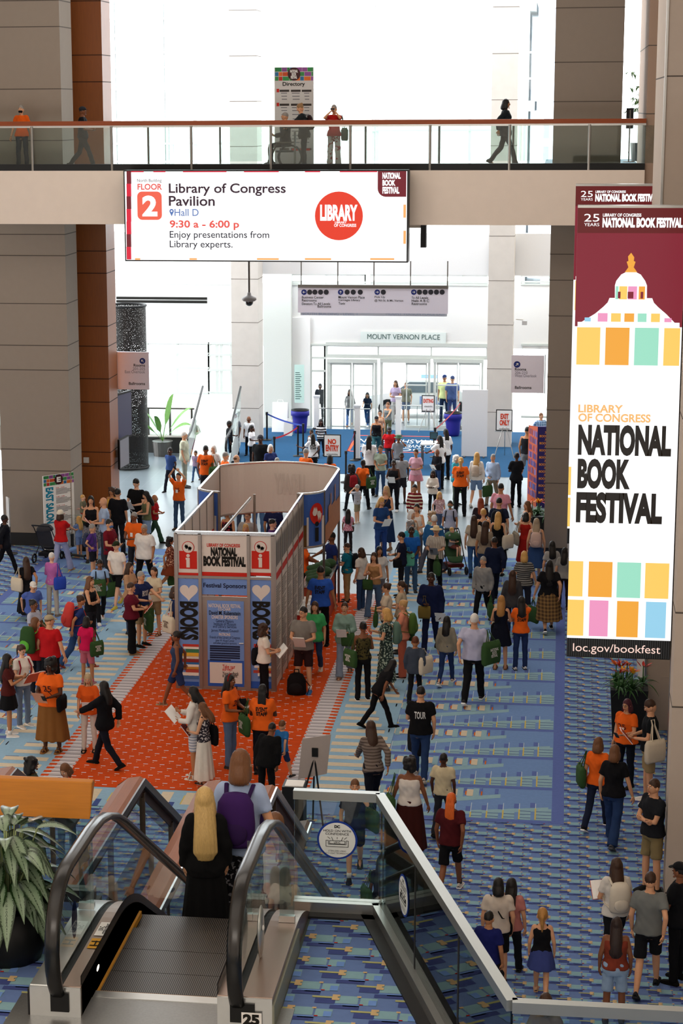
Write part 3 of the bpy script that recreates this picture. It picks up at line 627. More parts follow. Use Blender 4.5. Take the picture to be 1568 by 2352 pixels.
text('LIBRARY',lambda u,v:(lambda k,t:(inn[k].x+(inn[k+1].x-inn[k].x)*t,inn[k].y+(inn[k+1].y-inn[k].y)*t-.02,v))(min(13,int(u*14)),u*14-min(13,int(u*14))),.2,.62,2.45,2.95,mat('#cfc5bc',.75,noise=.03),ob,.06)
for sgn in (0,1):
    m_=(lambda P: mirr(P)) if sgn else (lambda P:P)
    a,c=m_([(Xr-.1,42.95),(-5.12,43.35)]); pts=arcpts(a,c,.1 if not sgn else -.1)
    if sgn: pts=pts[::-1]; 
    ob,sf=board(pts,ZB,ZT,blueb,'curved_icon_board')
    b=MB(); cu,cv=.6,.62
    b.add([sf(.25,.03),sf(.93,.03),sf(.93,.56),sf(.25,.56)],[(0,1,2,3)],1); b.add([sf(.02,.0,.016),sf(.25,.0,.016),sf(.25,.42,.016),sf(.02,.4,.016)],[(0,1,2,3)],3)
    b.add([sf(cu+.25*math.cos(2*PI*k/24),cv+.2*math.sin(2*PI*k/24),.026) for k in range(24)],[tuple(range(24))],0)
    b.add([sf(cu+.08*math.cos(2*PI*k/12),.43+.045*math.sin(2*PI*k/12),.03) for k in range(12)],[tuple(range(12))],2); b.add([sf(cu-.07,.1,.03),sf(cu+.07,.1,.03),sf(cu+.07,.36,.03),sf(cu-.07,.36,.03)],[(0,1,2,3)],2)
    for dx,dy in ((-.08,.02),(.08,-.01)): b.add([sf(cu+dx+.08*math.cos(2*PI*k/10),cv+dy+.06*math.sin(2*PI*k/10),.032) for k in range(10)],[tuple(range(10))],1)
    for dx in (-.16,-.12,-.07): b.add([sf(cu+dx,cv+.02,.031),sf(cu+dx+.1,cv+.03,.031),sf(cu+dx+.06,cv+.13,.031)],[(0,1,2)],1)
    for dx in (.02,.07,.12): b.add([sf(cu+dx,cv-.02,.031),sf(cu+dx+.08,cv,.031),sf(cu+dx+.03,cv-.14,.031)],[(0,1,2)],1)
    child(b,'information_icon',[bred,bp,hand,mat('#6a4a22',.7,noise=.3,ns=20)],bt)
    a,c=m_([(-5.12,43.35),(-5.10,46.15)]); pts=arcpts(a,c,.0,4)
    if sgn: pts=pts[::-1]
    ob,sf=board(pts,ZB,ZT,blueb,'side_picture_board')
    if not sgn:
        b=MB()
        for u0,u1,h_ in ((.0,.2,.35),(.2,.34,.62),(.34,.4,.8),(.4,.62,.55),(.62,.68,.85),(.68,1.0,.5)): b.add([sf(u0,.0),sf(u1,.0),sf(u1,h_),sf(u0,h_)],[(0,1,2,3)],0)
        child(b,'building_print',mat('#b06a34',.7,noise=.3,ns=12),bt)
# counters, shelf boards and brace inside the head
child(MB().box(-5.62,-5.14,43.5,46,0,1.0),'counter',mat('#b8553a',.7,noise=.05),bt); child(MB().box(-5.66,-5.08,43.45,46.05,1.0,1.04),'counter_top',alub,bt)
child(MB().box(-5.58,-5.06,41.85,43.3,.0,.78),'red_counter',bred,bt); child(MB().box(-5.6,-5.04,41.8,43.35,.78,.82),'counter_top',paper,bt)
T2=lambda u,v:(-5.58+u,41.845,v); text('LIBRARY\nBOOK',T2,.18,.46,.3,.5,white,[o for o in bt.children if o.name.startswith('red_counter')][0],.03)
child(MB().tube([(-6.6,42.9,2.1),(-6.6,42.9,3.2)],.03,6).tube([(-6.6,42.9,0),(-6.6,42.9,2.1)],.03,6),'inner_post',alu,bt)
child(MB().tube([(-7.4,40.2,2.3),(-6.7,43.0,3.1)],.03,6),'inner_brace',alub,bt)
# ------------------------------------------------------------------ landing slab, guards and the moving stair
LY=14.88
sl=MB()
poly=[(-9,6.5),(-9,LY),(-3.55,LY),(-3.55,12.4),(-1.85,12.4),(-1.85,LY),(-1.31,LY),(-.12,11.1),(3.2,11.1),(3.2,6.5)]
sl.prism(poly,lambda u,v,t:(u,v,t),ZM-.55,ZM-.004,0)
struct('slab_landing',sl,[mat('#4d5a58',.6,noise=.08)])
lc=MB()
small(lc,-9,-3.57,9,LY-.12,ZM)
for k in range(62):
    y0=8.4+k*.105; y1=y0+.105; xr=-1.38 if y1>14.7 else (-1.38+(14.7-max(y1,11.25))*(1.11/3.5) if y1>11.25 else 3.1)
    if y1<14.78: small(lc,-1.83 if y0>12.6 else -1.7,xr-.02,y0,y1,ZM)
struct('floor_landing',lc,fm)
struct('trim_1',MB().box(-1.83,-1.3,LY-.12,LY-.02,ZM,ZM+.05),[steel]); 
# frontal and slanted glass guard on the open side
GA,GB,GC,GD=Vector((-1.98,14.77,0)),Vector((-1.31,14.77,0)),Vector((-.2,11.2,0)),Vector((3.2,11.24,0))
gd=thing('glass_guard','steel capped glass guard around the open landing corner with round sticker','railing',(-1.31,14.77,ZM))
capm=mat('#a8aca9',.3,.85,.05,8)
def wallseg(a,b_,name,z0,z1,t,m,par):
    r=(b_-a).normalized(); n_=Vector((r.y,-r.x,0))*t/2; P=[a+n_,b_+n_,b_-n_,a-n_]
    mb=MB(); mb.add([(p.x,p.y,z0) for p in P]+[(p.x,p.y,z1) for p in P],[(3,2,1,0),(4,5,6,7),(0,1,5,4),(1,2,6,5),(2,3,7,6),(3,0,4,7)]); return child(mb,name,m,par)
for a,b_ in ((GA,GB),(GB,GC),(GC,GD)):
    wallseg(a,b_,'cap_rail',ZM+.93,ZM+1.0,.07,capm,gd); wallseg(a,b_,'base_channel',ZM,ZM+.1,.12,steel,gd); wallseg(a,b_,'base_shoe',ZM-.16,ZM,.2,dsteel,gd)
    L=(b_-a).length; k=max(1,round(L/1.25))
    for i in range(k):
        p,q=a.lerp(b_,(i+.006)/k),a.lerp(b_,(i+.994)/k); gp=wallseg(p,q,'glass_panel',ZM+.1,ZM+.93,.014,G_rail,gd)
        if i: wallseg(a.lerp(b_,i/k-.004),a.lerp(b_,i/k+.004),'panel_joint',ZM+.1,ZM+.93,.02,dark,gd)
    wallseg(a+(b_-a)*.001,b_,'kick_shadow_strip',ZM,ZM+.02,.3,dark,gd)  # flat dark strip: kick plate with the guard's shadow band painted in
def sticker(fn,r,par):
    b=MB(); b.disc((0,0),r,lambda u,v:fn(u,v,.0),40,0); b.disc((0,0),r*.9,lambda u,v:fn(u,v,.002),40,1); st=child(b,'round_sticker',[mat('#12358f',.5,noise=0),mat('#d9dedd',.5,noise=.01)],par)
    F=lambda u,v:fn(u,v,.004); K=mat('#16181c',.6,noise=0)
    text('DC',F,-r*.14,r*.14,r*.62,r*.78,K,st,.06); text('HOLD ON WITH',F,-r*.68,r*.68,r*.42,r*.54,K,st,.01); text('CONFIDENCE',F,-r*.58,r*.58,r*.26,r*.38,K,st,.01)
    text('STERILIZED USING',F,-r*.44,r*.44,-r*.6,-r*.52,K,st); text('UV-C LIGHT TECHNOLOGY',F,-r*.62,r*.62,-r*.72,-r*.64,K,st); text('UV-C',F,-r*.16,r*.16,-r*.17,-r*.06,K,st,.02)
    b=MB(); ln=lambda x0,y0,x1,y1,t=.008: b.tube([fn(x0*r,y0*r,.004),fn(x1*r,y1*r,.004)],t*r*1.6,4)
    for a in (-50,-28,0,28,50): ln(math.sin(math.radians(a))*.32+a*.002,.02+.04*math.cos(a),math.sin(math.radians(a))*.42+a*.003,.16)
    for x0,y0,x1,y1 in ((-.55,-.02,-.55,-.34),(-.55,-.34,.55,-.34),(.55,-.34,.55,-.02),(-.55,-.02,-.44,-.02),(.55,-.02,.44,-.02),(-.44,-.02,-.44,-.22),(.44,-.02,.44,-.22),(-.44,-.22,.44,-.22),(-.38,-.03,.38,-.03),(-.38,-.19,.38,-.19),(-.38,-.03,-.38,-.19),(.38,-.03,.38,-.19)): ln(x0,y0,x1,y1)
    child(b,'line_drawing',K,st) if False else b.build('line_drawing',K,st)
c_=at(774,1930,14.75); sticker(lambda u,v,k:(c_.x+u,14.755-k,c_.z+v),.158,gd)
rr_=(GC-GB).normalized(); pc=GB.lerp(GC,.24); sticker(lambda u,v,k:(pc.x+rr_.x*u-rr_.y*(-.012-k)*0+(-rr_.y)*(.012+k)*0+rr_.y*(.012+k)*-1*-1,pc.y+rr_.y*u-rr_.x*(.012+k),ZM+.52+v),.158,gd)
# wood capped guard behind the plant
wg=thing('wood_guard','wood capped glass guard with steel handrail behind the big plant','railing',(-4.5,14.45,ZM))
for dx in (0,):
    b=MB(); b.sweep([(-9,14.42,ZM+1.0),(-3.43,14.42,ZM+1.0)],[(-.06,-.02),(.08,.10),(.05,.13),(-.1,.02)],side=Vector((0,1,0))) if False else b.prism([(14.64,ZM+.72),(14.68,ZM+.8),(14.82,ZM+.97),(14.78,ZM+1.01),(14.72,ZM+1.0)],lambda u,v,t:(t,u,v),-9,-3.57)
    bevel(child(b,'wood_cap',woodx,wg),.008)
child(MB().box(-9,-3.59,14.75,14.765,ZM+.1,ZM+.88),'glass_panel',G_rail,wg); child(MB().box(-9,-3.58,14.7,14.82,ZM,ZM+.1),'base_channel',dsteel,wg)
child(MB().tube([(-9,14.62,ZM+.70),(-4.03,14.62,ZM+.70),(-3.96,14.66,ZM+.72),(-3.93,14.74,ZM+.73)],.022,10),'handrail',steel,wg,True); child(MB().tube([(-3.93,14.715,ZM+.73),(-3.93,14.75,ZM+.73)],.05,14),'handrail_flange',steel,wg)
# ------------------------------------------------------------------ moving stair going down to the hall
XL,XR=-3.35,-2.09; ec=thing('escalator','black handrail escalator going down from the landing with brushed steel decks','escalator',(-2.6,12.7,ZM))
S30=math.tan(math.radians(30)); YC=14.25; YE=YC+ZM/S30
def railpath(zoff,r,yn,round_=.9):
    P=[]; cz=ZM+zoff-r
    for k in range(13):
        a=math.radians(-95+ -k*(175/12)); P.append((yn+r*math.cos(a)*1.0,cz+r*math.sin(a)))
    P=[(y,z) for y,z in P]; P=[p for p in P]
    P+=[(yn+.2,ZM+zoff),(YC-.55,ZM+zoff)]
    for t in (.25,.5,.75,1): y=YC-.55+1.1*t; P.append((y,ZM+zoff-S30*.55*t*t))
    y1=YE-.5; P.append((y1,ZM+zoff-S30*(y1-YC)))
    for t in (.33,.66,1): y=y1+1.0*t; P.append((y,zoff+S30*.5*(1-t)**2))
    P+=[(YE+1.6,zoff)]
    for k in range(9):
        a=math.radians(90-k*20); P.append((YE+1.6+.4*math.cos(a),zoff-.4+.4*math.sin(a)))
    return P
hp=railpath(.98,.48,13.02)
rub=mat('#0c0d0e',.25,noise=.05,spec=.5)
for X in (XL,XR):
    child(MB().sweep([(X,y,z) for y,z in hp],[(-.05,-.014),(-.052,.014),(-.03,.03),(.03,.03),(.052,.014),(.05,-.014),(.025,-.024),(-.025,-.024)]),'handrail',rub,ec,True)
    inner=[(y,z) for y,z in railpath(.95,.45,13.02)]
    low=[(YE+1.6,.3),(YE,.3),(YC+.15,ZM+.3-.06),(YC-.3,ZM+.23),(12.75,ZM+.23)]
    b=MB(); P=inner+[p for p in low]; n_=len(inner)
    # glass between deck and handrail as a strip along the run
    ys=[12.66,12.8,13.4,YC-.2,YC+.3,YC+1.5]+[YC+1.5+(YE-YC-1.5)*k/6 for k in range(1,7)]+[YE+1.7]
    def ztop(y): 
        if y<YC-.55: return ZM+.95
        if y<YC+.55: t=(y-YC+.55)/1.1; return ZM+.95-S30*.55*t*t
        if y<YE-.5: return ZM+.95-S30*(y-YC)
        return .95+max(0,S30*(YE-y))*.5
    def zbot(y): return max(.3,ZM+.2-max(0,S30*(y-YC)))
    V=[];F=[]
    for y in ys: V+=[(X,y,zbot(y)),(X,y,ztop(y)-(.12 if y<12.75 else 0))]
    F=[(2*i,2*i+2,2*i+3,2*i+1) for i in range(len(ys)-1)]; b.add(V,F); b.box(X-.001,X+.001,13.68,13.684,ZM+.2,ZM+.95)
    child(b,'glass_balustrade',G_esc,ec)
bronze=mat('#9a8478',.34,.75,.06,10,stretch=(1,.05,1)); bright=mat('#c9cbca',.28,.85,.06,10)
def deck(x0,x1,h0,name,m,yf=12.68):
    pts=[(yf,h0),(YC-.35,h0)]
    Z=[]
    for k in range(9):
        t=k/8; y=YC-.35+.9*t; Z.append((y,ZM+h0-S30*.45*t*t*1.0))
    path=[(yf,ZM+h0)]+Z+[(YE,h0+ZM-S30*(YE-YC)+.05),(YE+1.8,h0)]
    b=MB(); n=len(path)
    V=[(x,y,z) for y,z in path for x in (x0,x1)]+[(x,y,z-.34) for y,z in path for x in (x0,x1)]
    F=[]
    for i in range(n-1):
        F+=[(2*i,2*i+1,2*i+3,2*i+2),(2*n+2*i,2*n+2*i+2,2*n+2*i+3,2*n+2*i+1),(2*i,2*i+2,2*n+2*i+2,2*n+2*i),(2*i+1,2*n+2*i+1,2*n+2*i+3,2*i+3)]
    F+=[(0,2*n,2*n+1,1)]; b.add(V,F); return child(b,name,m,ec)
deck(XL+.03,XL+.16,.23,'inner_deck',bronze); deck(XL-.2,XL-.03,.23,'outer_deck',bright); deck(XL-.03,XL+.03,.21,'handrail_guide',dark,12.70)
deck(XR-.14,XR-.03,.23,'inner_deck',bronze); deck(XR+.03,XR+.24,.23,'outer_deck',bronze); deck(XR-.03,XR+.03,.21,'handrail_guide',dark,12.70)
for x0,x1 in ((XL-.2,XL+.16),(XR-.14,XR+.24)):
    fb_=MB().box(x0,x1,12.66,12.69,ZM,ZM+.225,0); child(fb_,'newel_front',bright,ec)
    xm=(x0+x1)/2; child(MB().box(XL-.05 if x0<-3 else XR-.05,XL+.08 if x0<-3 else XR+.12,12.645,12.66,ZM+.05,ZM+.19),'handrail_inlet',black,ec)
child(MB().box(XL-.215,XL-.2,12.66,YC-.25,ZM-.2,ZM+.2),'outer_skirt',dark,ec); child(MB().box(XR+.24,XR+.255,12.66,YC-.25,ZM-.2,ZM+.18),'outer_skirt',mat('#8d8f80',.5,.5,.05,8),ec)
sk=mat('#3a322a',.35,.6,.1,8)
for x0,x1 in ((XL+.155,XL+.16),(XR-.145,XR-.14)):
    b=MB(); path=[(12.7,ZM)]+[(YC-.35+.1*k,ZM-S30*.45*(k/9)**2) for k in range(10)]+[(YE,0)]
    b.add([(x0,y,z+d_) for y,z in path for d_ in (-.25,.3)]+[(x1,y,z+d_) for y,z in path for d_ in (-.25,.3)],[(2*i,2*i+2,2*i+3,2*i+1) for i in range(len(path)-1)]+[(2*len(path)+2*i,2*len(path)+2*i+1,2*len(path)+2*i+3,2*len(path)+2*i+2) for i in range(len(path)-1)])
    child(b,'skirt_panel',sk,ec)
sx0,sx1=XL+.165,XR-.15
def ribbed():
    M=bpy.data.materials.new('ribbed_tread'); M.use_nodes=True; nt=M.node_tree; bs=nt.nodes['Principled BSDF']; bs.inputs['Metallic'].default_value=.6; bs.inputs['Roughness'].default_value=.42
    tc=nt.nodes.new('ShaderNodeTexCoord'); wv=nt.nodes.new('ShaderNodeTexWave'); wv.inputs['Scale'].default_value=22; wv.bands_direction='X'; wv.wave_profile='SIN'; cr=nt.nodes.new('ShaderNodeValToRGB')
    cr.color_ramp.elements[0].color=lin('#070708'); cr.color_ramp.elements[1].color=lin('#6a6560'); cr.color_ramp.elements[0].position=.35; cr.color_ramp.elements[1].position=.8
    nt.links.new(tc.outputs['Object'],wv.inputs[0]); nt.links.new(wv.outputs[1],cr.inputs[0]); nt.links.new(cr.outputs[0],bs.inputs['Base Color']); return M
rib=ribbed(); yel=mat('#b9821a',.6)
y=13.1; k=0
while y<YE+.6:
    z=ZM-.01 if y<14.3 else max(0.0,ZM-.01-S30*(y-14.2)); y2=y+.4
    child(MB().box(sx0,sx1,y,y2-.006,z-.24,z),'step',rib,ec); y=y2; k+=1
child(MB().box(sx0,sx1,13.0,13.1,ZM-.05,ZM+.012),'comb_plate',bright,ec); child(MB().box(sx0,sx1,13.098,13.112,ZM-.05,ZM+.008),'comb_edge',yel,ec)
child(MB().box(sx0,sx0+.02,13.1,14.6,ZM-.05,ZM+.0),'safety_edge',yel,ec)
child(MB().box(XL-.35,XR+.35,10.5,13.0,ZM-.05,ZM+.008),'landing_plate',mat('#8e8f8e',.38,.7,.15,60),ec)
# small signs on the escalator
def plate(x0,x1,y0,y1,z,ms,par,name):
    return child(MB().rect(x0,x1,y0,y1,z),name,ms,par)
pl=plate(XL+.05,XL+.15,13.55,13.8,ZM+.234,paper,ec,'steriliser_plate'); text('UV-C\nSTERILIZING',lambda u,v:(u,v,ZM+.237),XL+.06,XL+.14,13.58,13.77,ink,pl,.02,rot=90)
pl=plate(XL+.05,XL+.15,13.32,13.5,ZM+.234,mat('#d39a12',.6),ec,'caution_plate'); 
child(MB().box(XL+.06,XL+.14,13.36,13.375,ZM+.235,ZM+.237).box(XL+.09,XL+.10,13.36,13.45,ZM+.235,ZM+.237).box(XL+.06,XL+.14,13.43,13.445,ZM+.235,ZM+.237),'caution_symbol',ink,ec)
pl=child(MB().pane(XR+.03,XR+.17,ZM+.03,ZM+.13,12.642),'unit_number_plate',paper,ec); text('25',wallY(12.639),XR+.04,XR+.155,ZM+.04,ZM+.12,ink,pl,.06)
child(MB().ell((sx0-.008,13.2,ZM+.14),(.006,.05,.025)),'skirt_light',screen('#fff2dc',2.0),ec)
child(MB().ell((XR+.06,13.35,ZM+.42),(.02,.12,.2),14,8),'emergency_stop_cover',bright,ec,True)
child(MB().ell((XR+.085,13.3,ZM+.47),(.01,.02,.02)),'stop_button',paper,ec)
sticker(lambda u,v,k:(XL-.004-k,13.2-u*.6,ZM+.5+v),.14,ec); 
for x,yy in ((XR+.16,14.0),(XR-.08,14.0),(XL-.12,14.05)):
    bk2=child(MB().box(x-.06,x+.06,yy-.02,yy+.02,ZM+.23,ZM+.28),'clamp_bracket',bright,ec); MB().box(x-.055,x+.055,yy-.004,yy+.004,ZM+.28,ZM+.85).build('deflector_glass',G_esc,bk2)
# ------------------------------------------------------------------ wood capped parapets of the neighbouring stairs below
for i,(px,py,ex,lab) in enumerate(((28,1760,0,'wood capped glass parapet sloping down behind the wooden guard, left of the others'),(322,1783,0,'wood capped glass parapet with pointed crest behind the escalator handrail'),(507,1790,1,'wood capped parapet with bright steel edge behind the blonde woman'),(625,1802,1,'wood capped parapet with bright steel edge beside the black stand'))):
    dd=8.6; t=at(px,py,10); dv=Vector((t.x,t.y,t.z-EYE)); dv*=-dd/dv.z; X=dv.x; Yp=dv.y; Zp=EYE-dd; L=(Zp-1.12)/S30
    d=thing('stair_parapet',lab,'railing',(X,Yp,0)); w_=.30
    prof=[(-w_,-.10),(-w_*.55,.0),(0,.03),(.05,.0),(.05,-.10)]
    path=[(X,Yp-6.5,Zp-.03),(X,Yp,Zp-.03),(X,Yp+L,Zp-.03-S30*L),(X,Yp+L+.5,Zp-.03-S30*L)]
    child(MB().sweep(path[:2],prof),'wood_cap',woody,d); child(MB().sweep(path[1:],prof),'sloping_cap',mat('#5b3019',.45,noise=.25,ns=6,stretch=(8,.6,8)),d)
    child(MB().sweep([(X+.06,y,z) for _,y,z in path],[(-.012,-.1),(.012,-.1),(.012,.005),(-.012,.005)]),'steel_edge',(bright if ex else dsteel),d)
    child(MB().sweep([(X-.02,y,z-.14) for _,y,z in path],[(-.03,-.1),(.03,-.1),(.03,.06),(-.03,.06)]),'under_beam',mat('#3c2417',.5),d)
    gz=[(Yp-6.5,Zp),(Yp,Zp),(Yp+L,Zp-S30*L)]
    zb=lambda y: max(0.0,Zp-1.05-max(0,y-Yp+.3)*S30)
    b=MB(); b.add([(X,y,zb(y)) for y,z in gz]+[(X,y,z-.2) for y,z in gz],[(0,1,4,3),(1,2,5,4)]); child(b,'glass_panel',G_rail,d)
    for k in range(9):
        y=Yp-5.6+1.9*k
        if y<Yp+L: zt=Zp-.2-max(0,y-Yp)*S30; child(MB().box(X-.035,X+.035,y-.02,y+.02,zb(y),zt),'post',mat('#5a4a40',.4,.5),d)
    child(MB().box(X-.1,X+.1,Yp-6.5,Yp+.3,zb(0)-.5,zb(0)),'base_beam',dark,d)
struct('slab_stair_landing',MB().box(-8.5,-3.4,15.5,22.6,1.2,1.8),[mat('#3f4650',.7)])
# ------------------------------------------------------------------ lobby furniture and signs on stands
def stand_sign(px0,py0,px1,py1,fy,lines,label,tripod=True,rz=0):
    """upright notice on a stand; board given in pixels, foot row fy"""
    g=gnd((px0+px1)/2,fy); Yb=g.y; d=thing('notice_stand',label,'sign',g)
    p,q=at(px0,py1,Yb),at(px1,py0,Yb)
    child(MB().box(p.x,q.x,Yb-.02,Yb+.01,p.z,q.z),'frame',black,d); bd=child(MB().box(p.x+.03,q.x-.03,Yb-.028,Yb-.015,p.z+.03,q.z-.03),'board',paper,d)
    for t,a,b_,c,e,m,bo in lines: T(t,a,b_,c,e,Yb,m,bd,bo,off=.034)
    if tripod:
        top=(q.z*.45+p.z*.55); x=g.x
        for dx,dy in ((-.33,-.25),(.33,-.25),(0,.4)): child(MB().tube([(x,Yb+.03,top),(x+dx,Yb+dy,0)],.014,6),'leg',steel,d)
        child(MB().box(p.x-.02,q.x+.02,Yb-.05,Yb+.02,p.z-.03,p.z),'ledge',steel,d)
    else:
        child(MB().tube([(g.x,Yb+.02,0),(g.x,Yb+.02,p.z+.1)],.02,8),'pole',dsteel,d); child(MB().lathe([(0,0),(.2,0),(.2,.02),(.03,.05),(0,.05)],(g.x,Yb+.02,0)),'base',dsteel,d)
ro=mat('#d8401c',.6,noise=0)
stand_sign(743,998,783,1049,1093,(('NO',753,1008,772,1020,ro,.05),('ENTRY',748,1022,778,1036,ro,.05),('NATIONAL BOOK FESTIVAL',750,1042,776,1045,ink,.02)),'white NO ENTRY notice on a slim pole near the belts',False)
stand_sign(1138,941,1177,989,1050,(('EXIT',1149,950,1168,962,ro,.05),('ONLY',1147,964,1170,977,ro,.05),('NATIONAL BOOK FESTIVAL',1146,984,1170,986,ink,.02)),'white EXIT ONLY notice on a tripod by the stone column')
stand_sign(968,908,998,945,990,(('EXITING',972,916,995,925,ro,.04),('NATIONAL BOOK FESTIVAL',974,932,993,935,ink,.01)),'white EXITING notice on a tripod in front of the doors')
d=thing('notice_stand','narrow grey edged notice on a pole beside the east grey column','sign',gnd(25,1272)); g=gnd(25,1272)
bd=child(MB().add([(g.x-.10,g.y+.12,.75),(g.x+.04,g.y-.1,.75),(g.x+.04,g.y-.1,1.52),(g.x-.10,g.y+.12,1.52)],[(0,1,2,3)]).add([(g.x-.12,g.y+.11,.75),(g.x+.02,g.y-.11,.75),(g.x+.02,g.y-.11,1.52),(g.x-.12,g.y+.11,1.52)],[(3,2,1,0)]),'board',paper,d); child(MB().tube([(g.x,g.y,0),(g.x,g.y,1.3)],.015,6),'pole',dsteel,d); child(MB().lathe([(0,0),(.18,0),(.18,.02),(0,.03)],(g.x,g.y,0)),'base',dsteel,d)
# blank white partition
pt=gnd(1089,1050); p,q=at(1059,1050,pt.y),at(1120,896,pt.y); d=thing('partition','tall blank white partition panel in front of the doors','partition',pt)
child(MB().box(p.x,q.x,pt.y,pt.y+.06,.03,q.z),'panel',mat('#e3e3e4',.8,noise=.02),d)
for x in (p.x+.1,q.x-.1): child(MB().box(x-.03,x+.03,pt.y-.2,pt.y+.25,0,.03),'foot',dsteel,d)
# blue bins
def bin_(px,fy,label):
    g=gnd(px,fy); d=thing('waste_bin',label,'waste bin',g,group=None); bl=mat('#2f2f95',.45,noise=.05)
    child(MB().lathe([(0,0),(.2,0),(.235,.1),(.27,.5),(.29,.62),(.335,.64),(.335,.8),(.31,.82),(.28,.82),(.26,.6),(0,.58)],g,24),'barrel',bl,d,True); child(MB().lathe([(.30,.80),(.325,.82),(.325,.85),(.26,.85),(.25,.8)],g,24),'black_rim',black,d,True)
bin_(689,994,'round blue waste bin near the white folding boards'); bin_(1040,1001,'round blue waste bin partly behind the white partition')
# white folding boards
for px,fy,lab,s_ in ((644,990,'larger white folding board standing by the blue bin',1.05),(662,1000,'small white folding board in front of the larger one',.55)):
    g=gnd(px,fy); d=thing('folding_board',lab,'sign',g)
    for sg in (1,-1):
        V=[(-.27*s_,.22*s_*sg,0),(.27*s_,.22*s_*sg,0),(.27*s_,.02*sg,1.0*s_),(-.27*s_,.02*sg,1.0*s_)]
        b=MB(); b.add([(g.x+x,g.y+y,z) for x,y,z in V]+[(g.x+x,g.y+y+.03*sg,z) for x,y,z in V],[(0,1,2,3),(7,6,5,4),(0,4,5,1),(1,5,6,2),(2,6,7,3),(3,7,4,0)]); child(b,'board',white,d)
    child(MB().tube([(g.x-.1*s_,g.y,s_),(g.x-.08*s_,g.y,1.08*s_),(g.x+.08*s_,g.y,1.08*s_),(g.x+.1*s_,g.y,s_)],.015,6),'handle',white,d)
# belt posts
def belt_post(px,fy,label,h=1.0):
    g=gnd(px,fy); d=thing('belt_post',label,'barrier post',g)
    child(MB().lathe([(0,0),(.17,0),(.17,.02),(.04,.05),(.035,.06)],g,18),'base',black,d); child(MB().tube([(g.x,g.y,.03),(g.x,g.y,h-.08)],.032,10),'post',black,d); child(MB().lathe([(.045,h-.1),(.045,h),(.0,h+.005)],g,12),'belt_head',dark,d); return Vector((g.x,g.y,h-.06))
bps=[belt_post(613,1011,'black belt post nearest the left stone column'),belt_post(630,1072,'black belt post behind the seated crowd at the booth rear'),belt_post(684,1048,'black belt post where the red and blue belts meet',1.05),belt_post(696,1040,'black belt post behind the post where belts meet'),belt_post(794,1108,'black belt post beside the NO ENTRY notice'),belt_post(814,1058,'black belt post with tangled base near the detector'),belt_post(998,1050,'black belt post holding the red belt by the partition'),belt_post(1056,985,'black belt post against the blue bin')]
def belt(a,b_,h,label,sag=.06):
    pts=[a.lerp(b_,t)-Vector((0,0,sag*4*t*(1-t))) for t in [k/8 for k in range(9)]]
    b=MB(); b.add([p+Vector((0,0,z)) for p in pts for z in (-.028,.028)],[(2*i,2*i+2,2*i+3,2*i+1) for i in range(8)]); tg(b.build('barrier_belt',mat(h,.6,noise=.03)),label,'belt')
belt(bps[0],bps[3],'#1d3f9a','blue retractable belt behind the bins'); belt(bps[1],bps[2],'#c9182a','red retractable belt by the left posts'); belt(bps[4],bps[5],'#c9182a','red retractable belt beside the NO ENTRY notice'); belt(bps[6],bps[7],'#c9182a','red retractable belt toward the white partition')
# white walk-through detector posts
for px,fy,h,lab in ((727,985,1.15,'white detector post near the suited man'),(820,1055,1.75,'tall white detector post in the middle of the entrance'),(914,1002,1.35,'white detector post near the EXITING notice')):
    g=gnd(px,fy); d=thing('detector_post',lab,'security gate',g); child(MB().box(g.x-.09,g.x+.09,g.y-.12,g.y+.12,.04,h),'pillar',white,d); child(MB().box(g.x-.13,g.x+.13,g.y-.18,g.y+.18,0,.05),'foot',dark,d); child(MB().box(g.x-.11,g.x+.11,g.y-.13,g.y+.13,h,h+.08),'cap',mat('#c9ccd0',.5),d)
# low chrome barrier rails at the doors
for px,fy,lab in ((762,985,'chrome barrier rail below the left pair of doors'),(930,978,'chrome barrier rail in front of the right pair of doors')):
    g=gnd(px,fy); d=thing('barrier_rail',lab,'barrier',g); 
    child(MB().tube([(g.x-.5,g.y,.75),(g.x+1.4,g.y,.75)],.02,8),'top_bar',steel,d)
    for k in range(5): child(MB().tube([(g.x-.5+.47*k,g.y,0),(g.x-.5+.47*k,g.y,.75)],.016,6),'upright',steel,d)
# check desk with tablet
g=gnd(990,1075); d=thing('check_desk','small white check desk with tablet screen beside the white uniformed women','desk',g); child(MB().box(g.x-.35,g.x+.25,g.y-.25,g.y+.5,.78,.82),'desk_top',white,d)
for dx,dy in ((-.3,-.2),(.2,-.2),(-.3,.45),(.2,.45)): child(MB().box(g.x+dx-.02,g.x+dx+.02,g.y+dy-.02,g.y+dy+.02,0,.78),'leg',dsteel,d)
ds=thing('tablet_screen','black tablet screen standing on the white check desk','screen',(g.x,g.y,.82)); child(MB().box(g.x-.06,g.x+.2,g.y+.02,g.y+.05,.95,1.18),'tablet',black,ds); child(MB().pane(g.x-.04,g.x+.18,.97,1.16,g.y+.015),'glass_face',mat('#35505a',.2),ds); child(MB().box(g.x+.05,g.x+.09,g.y+.03,g.y+.06,.82,.96),'stalk',dark,ds)
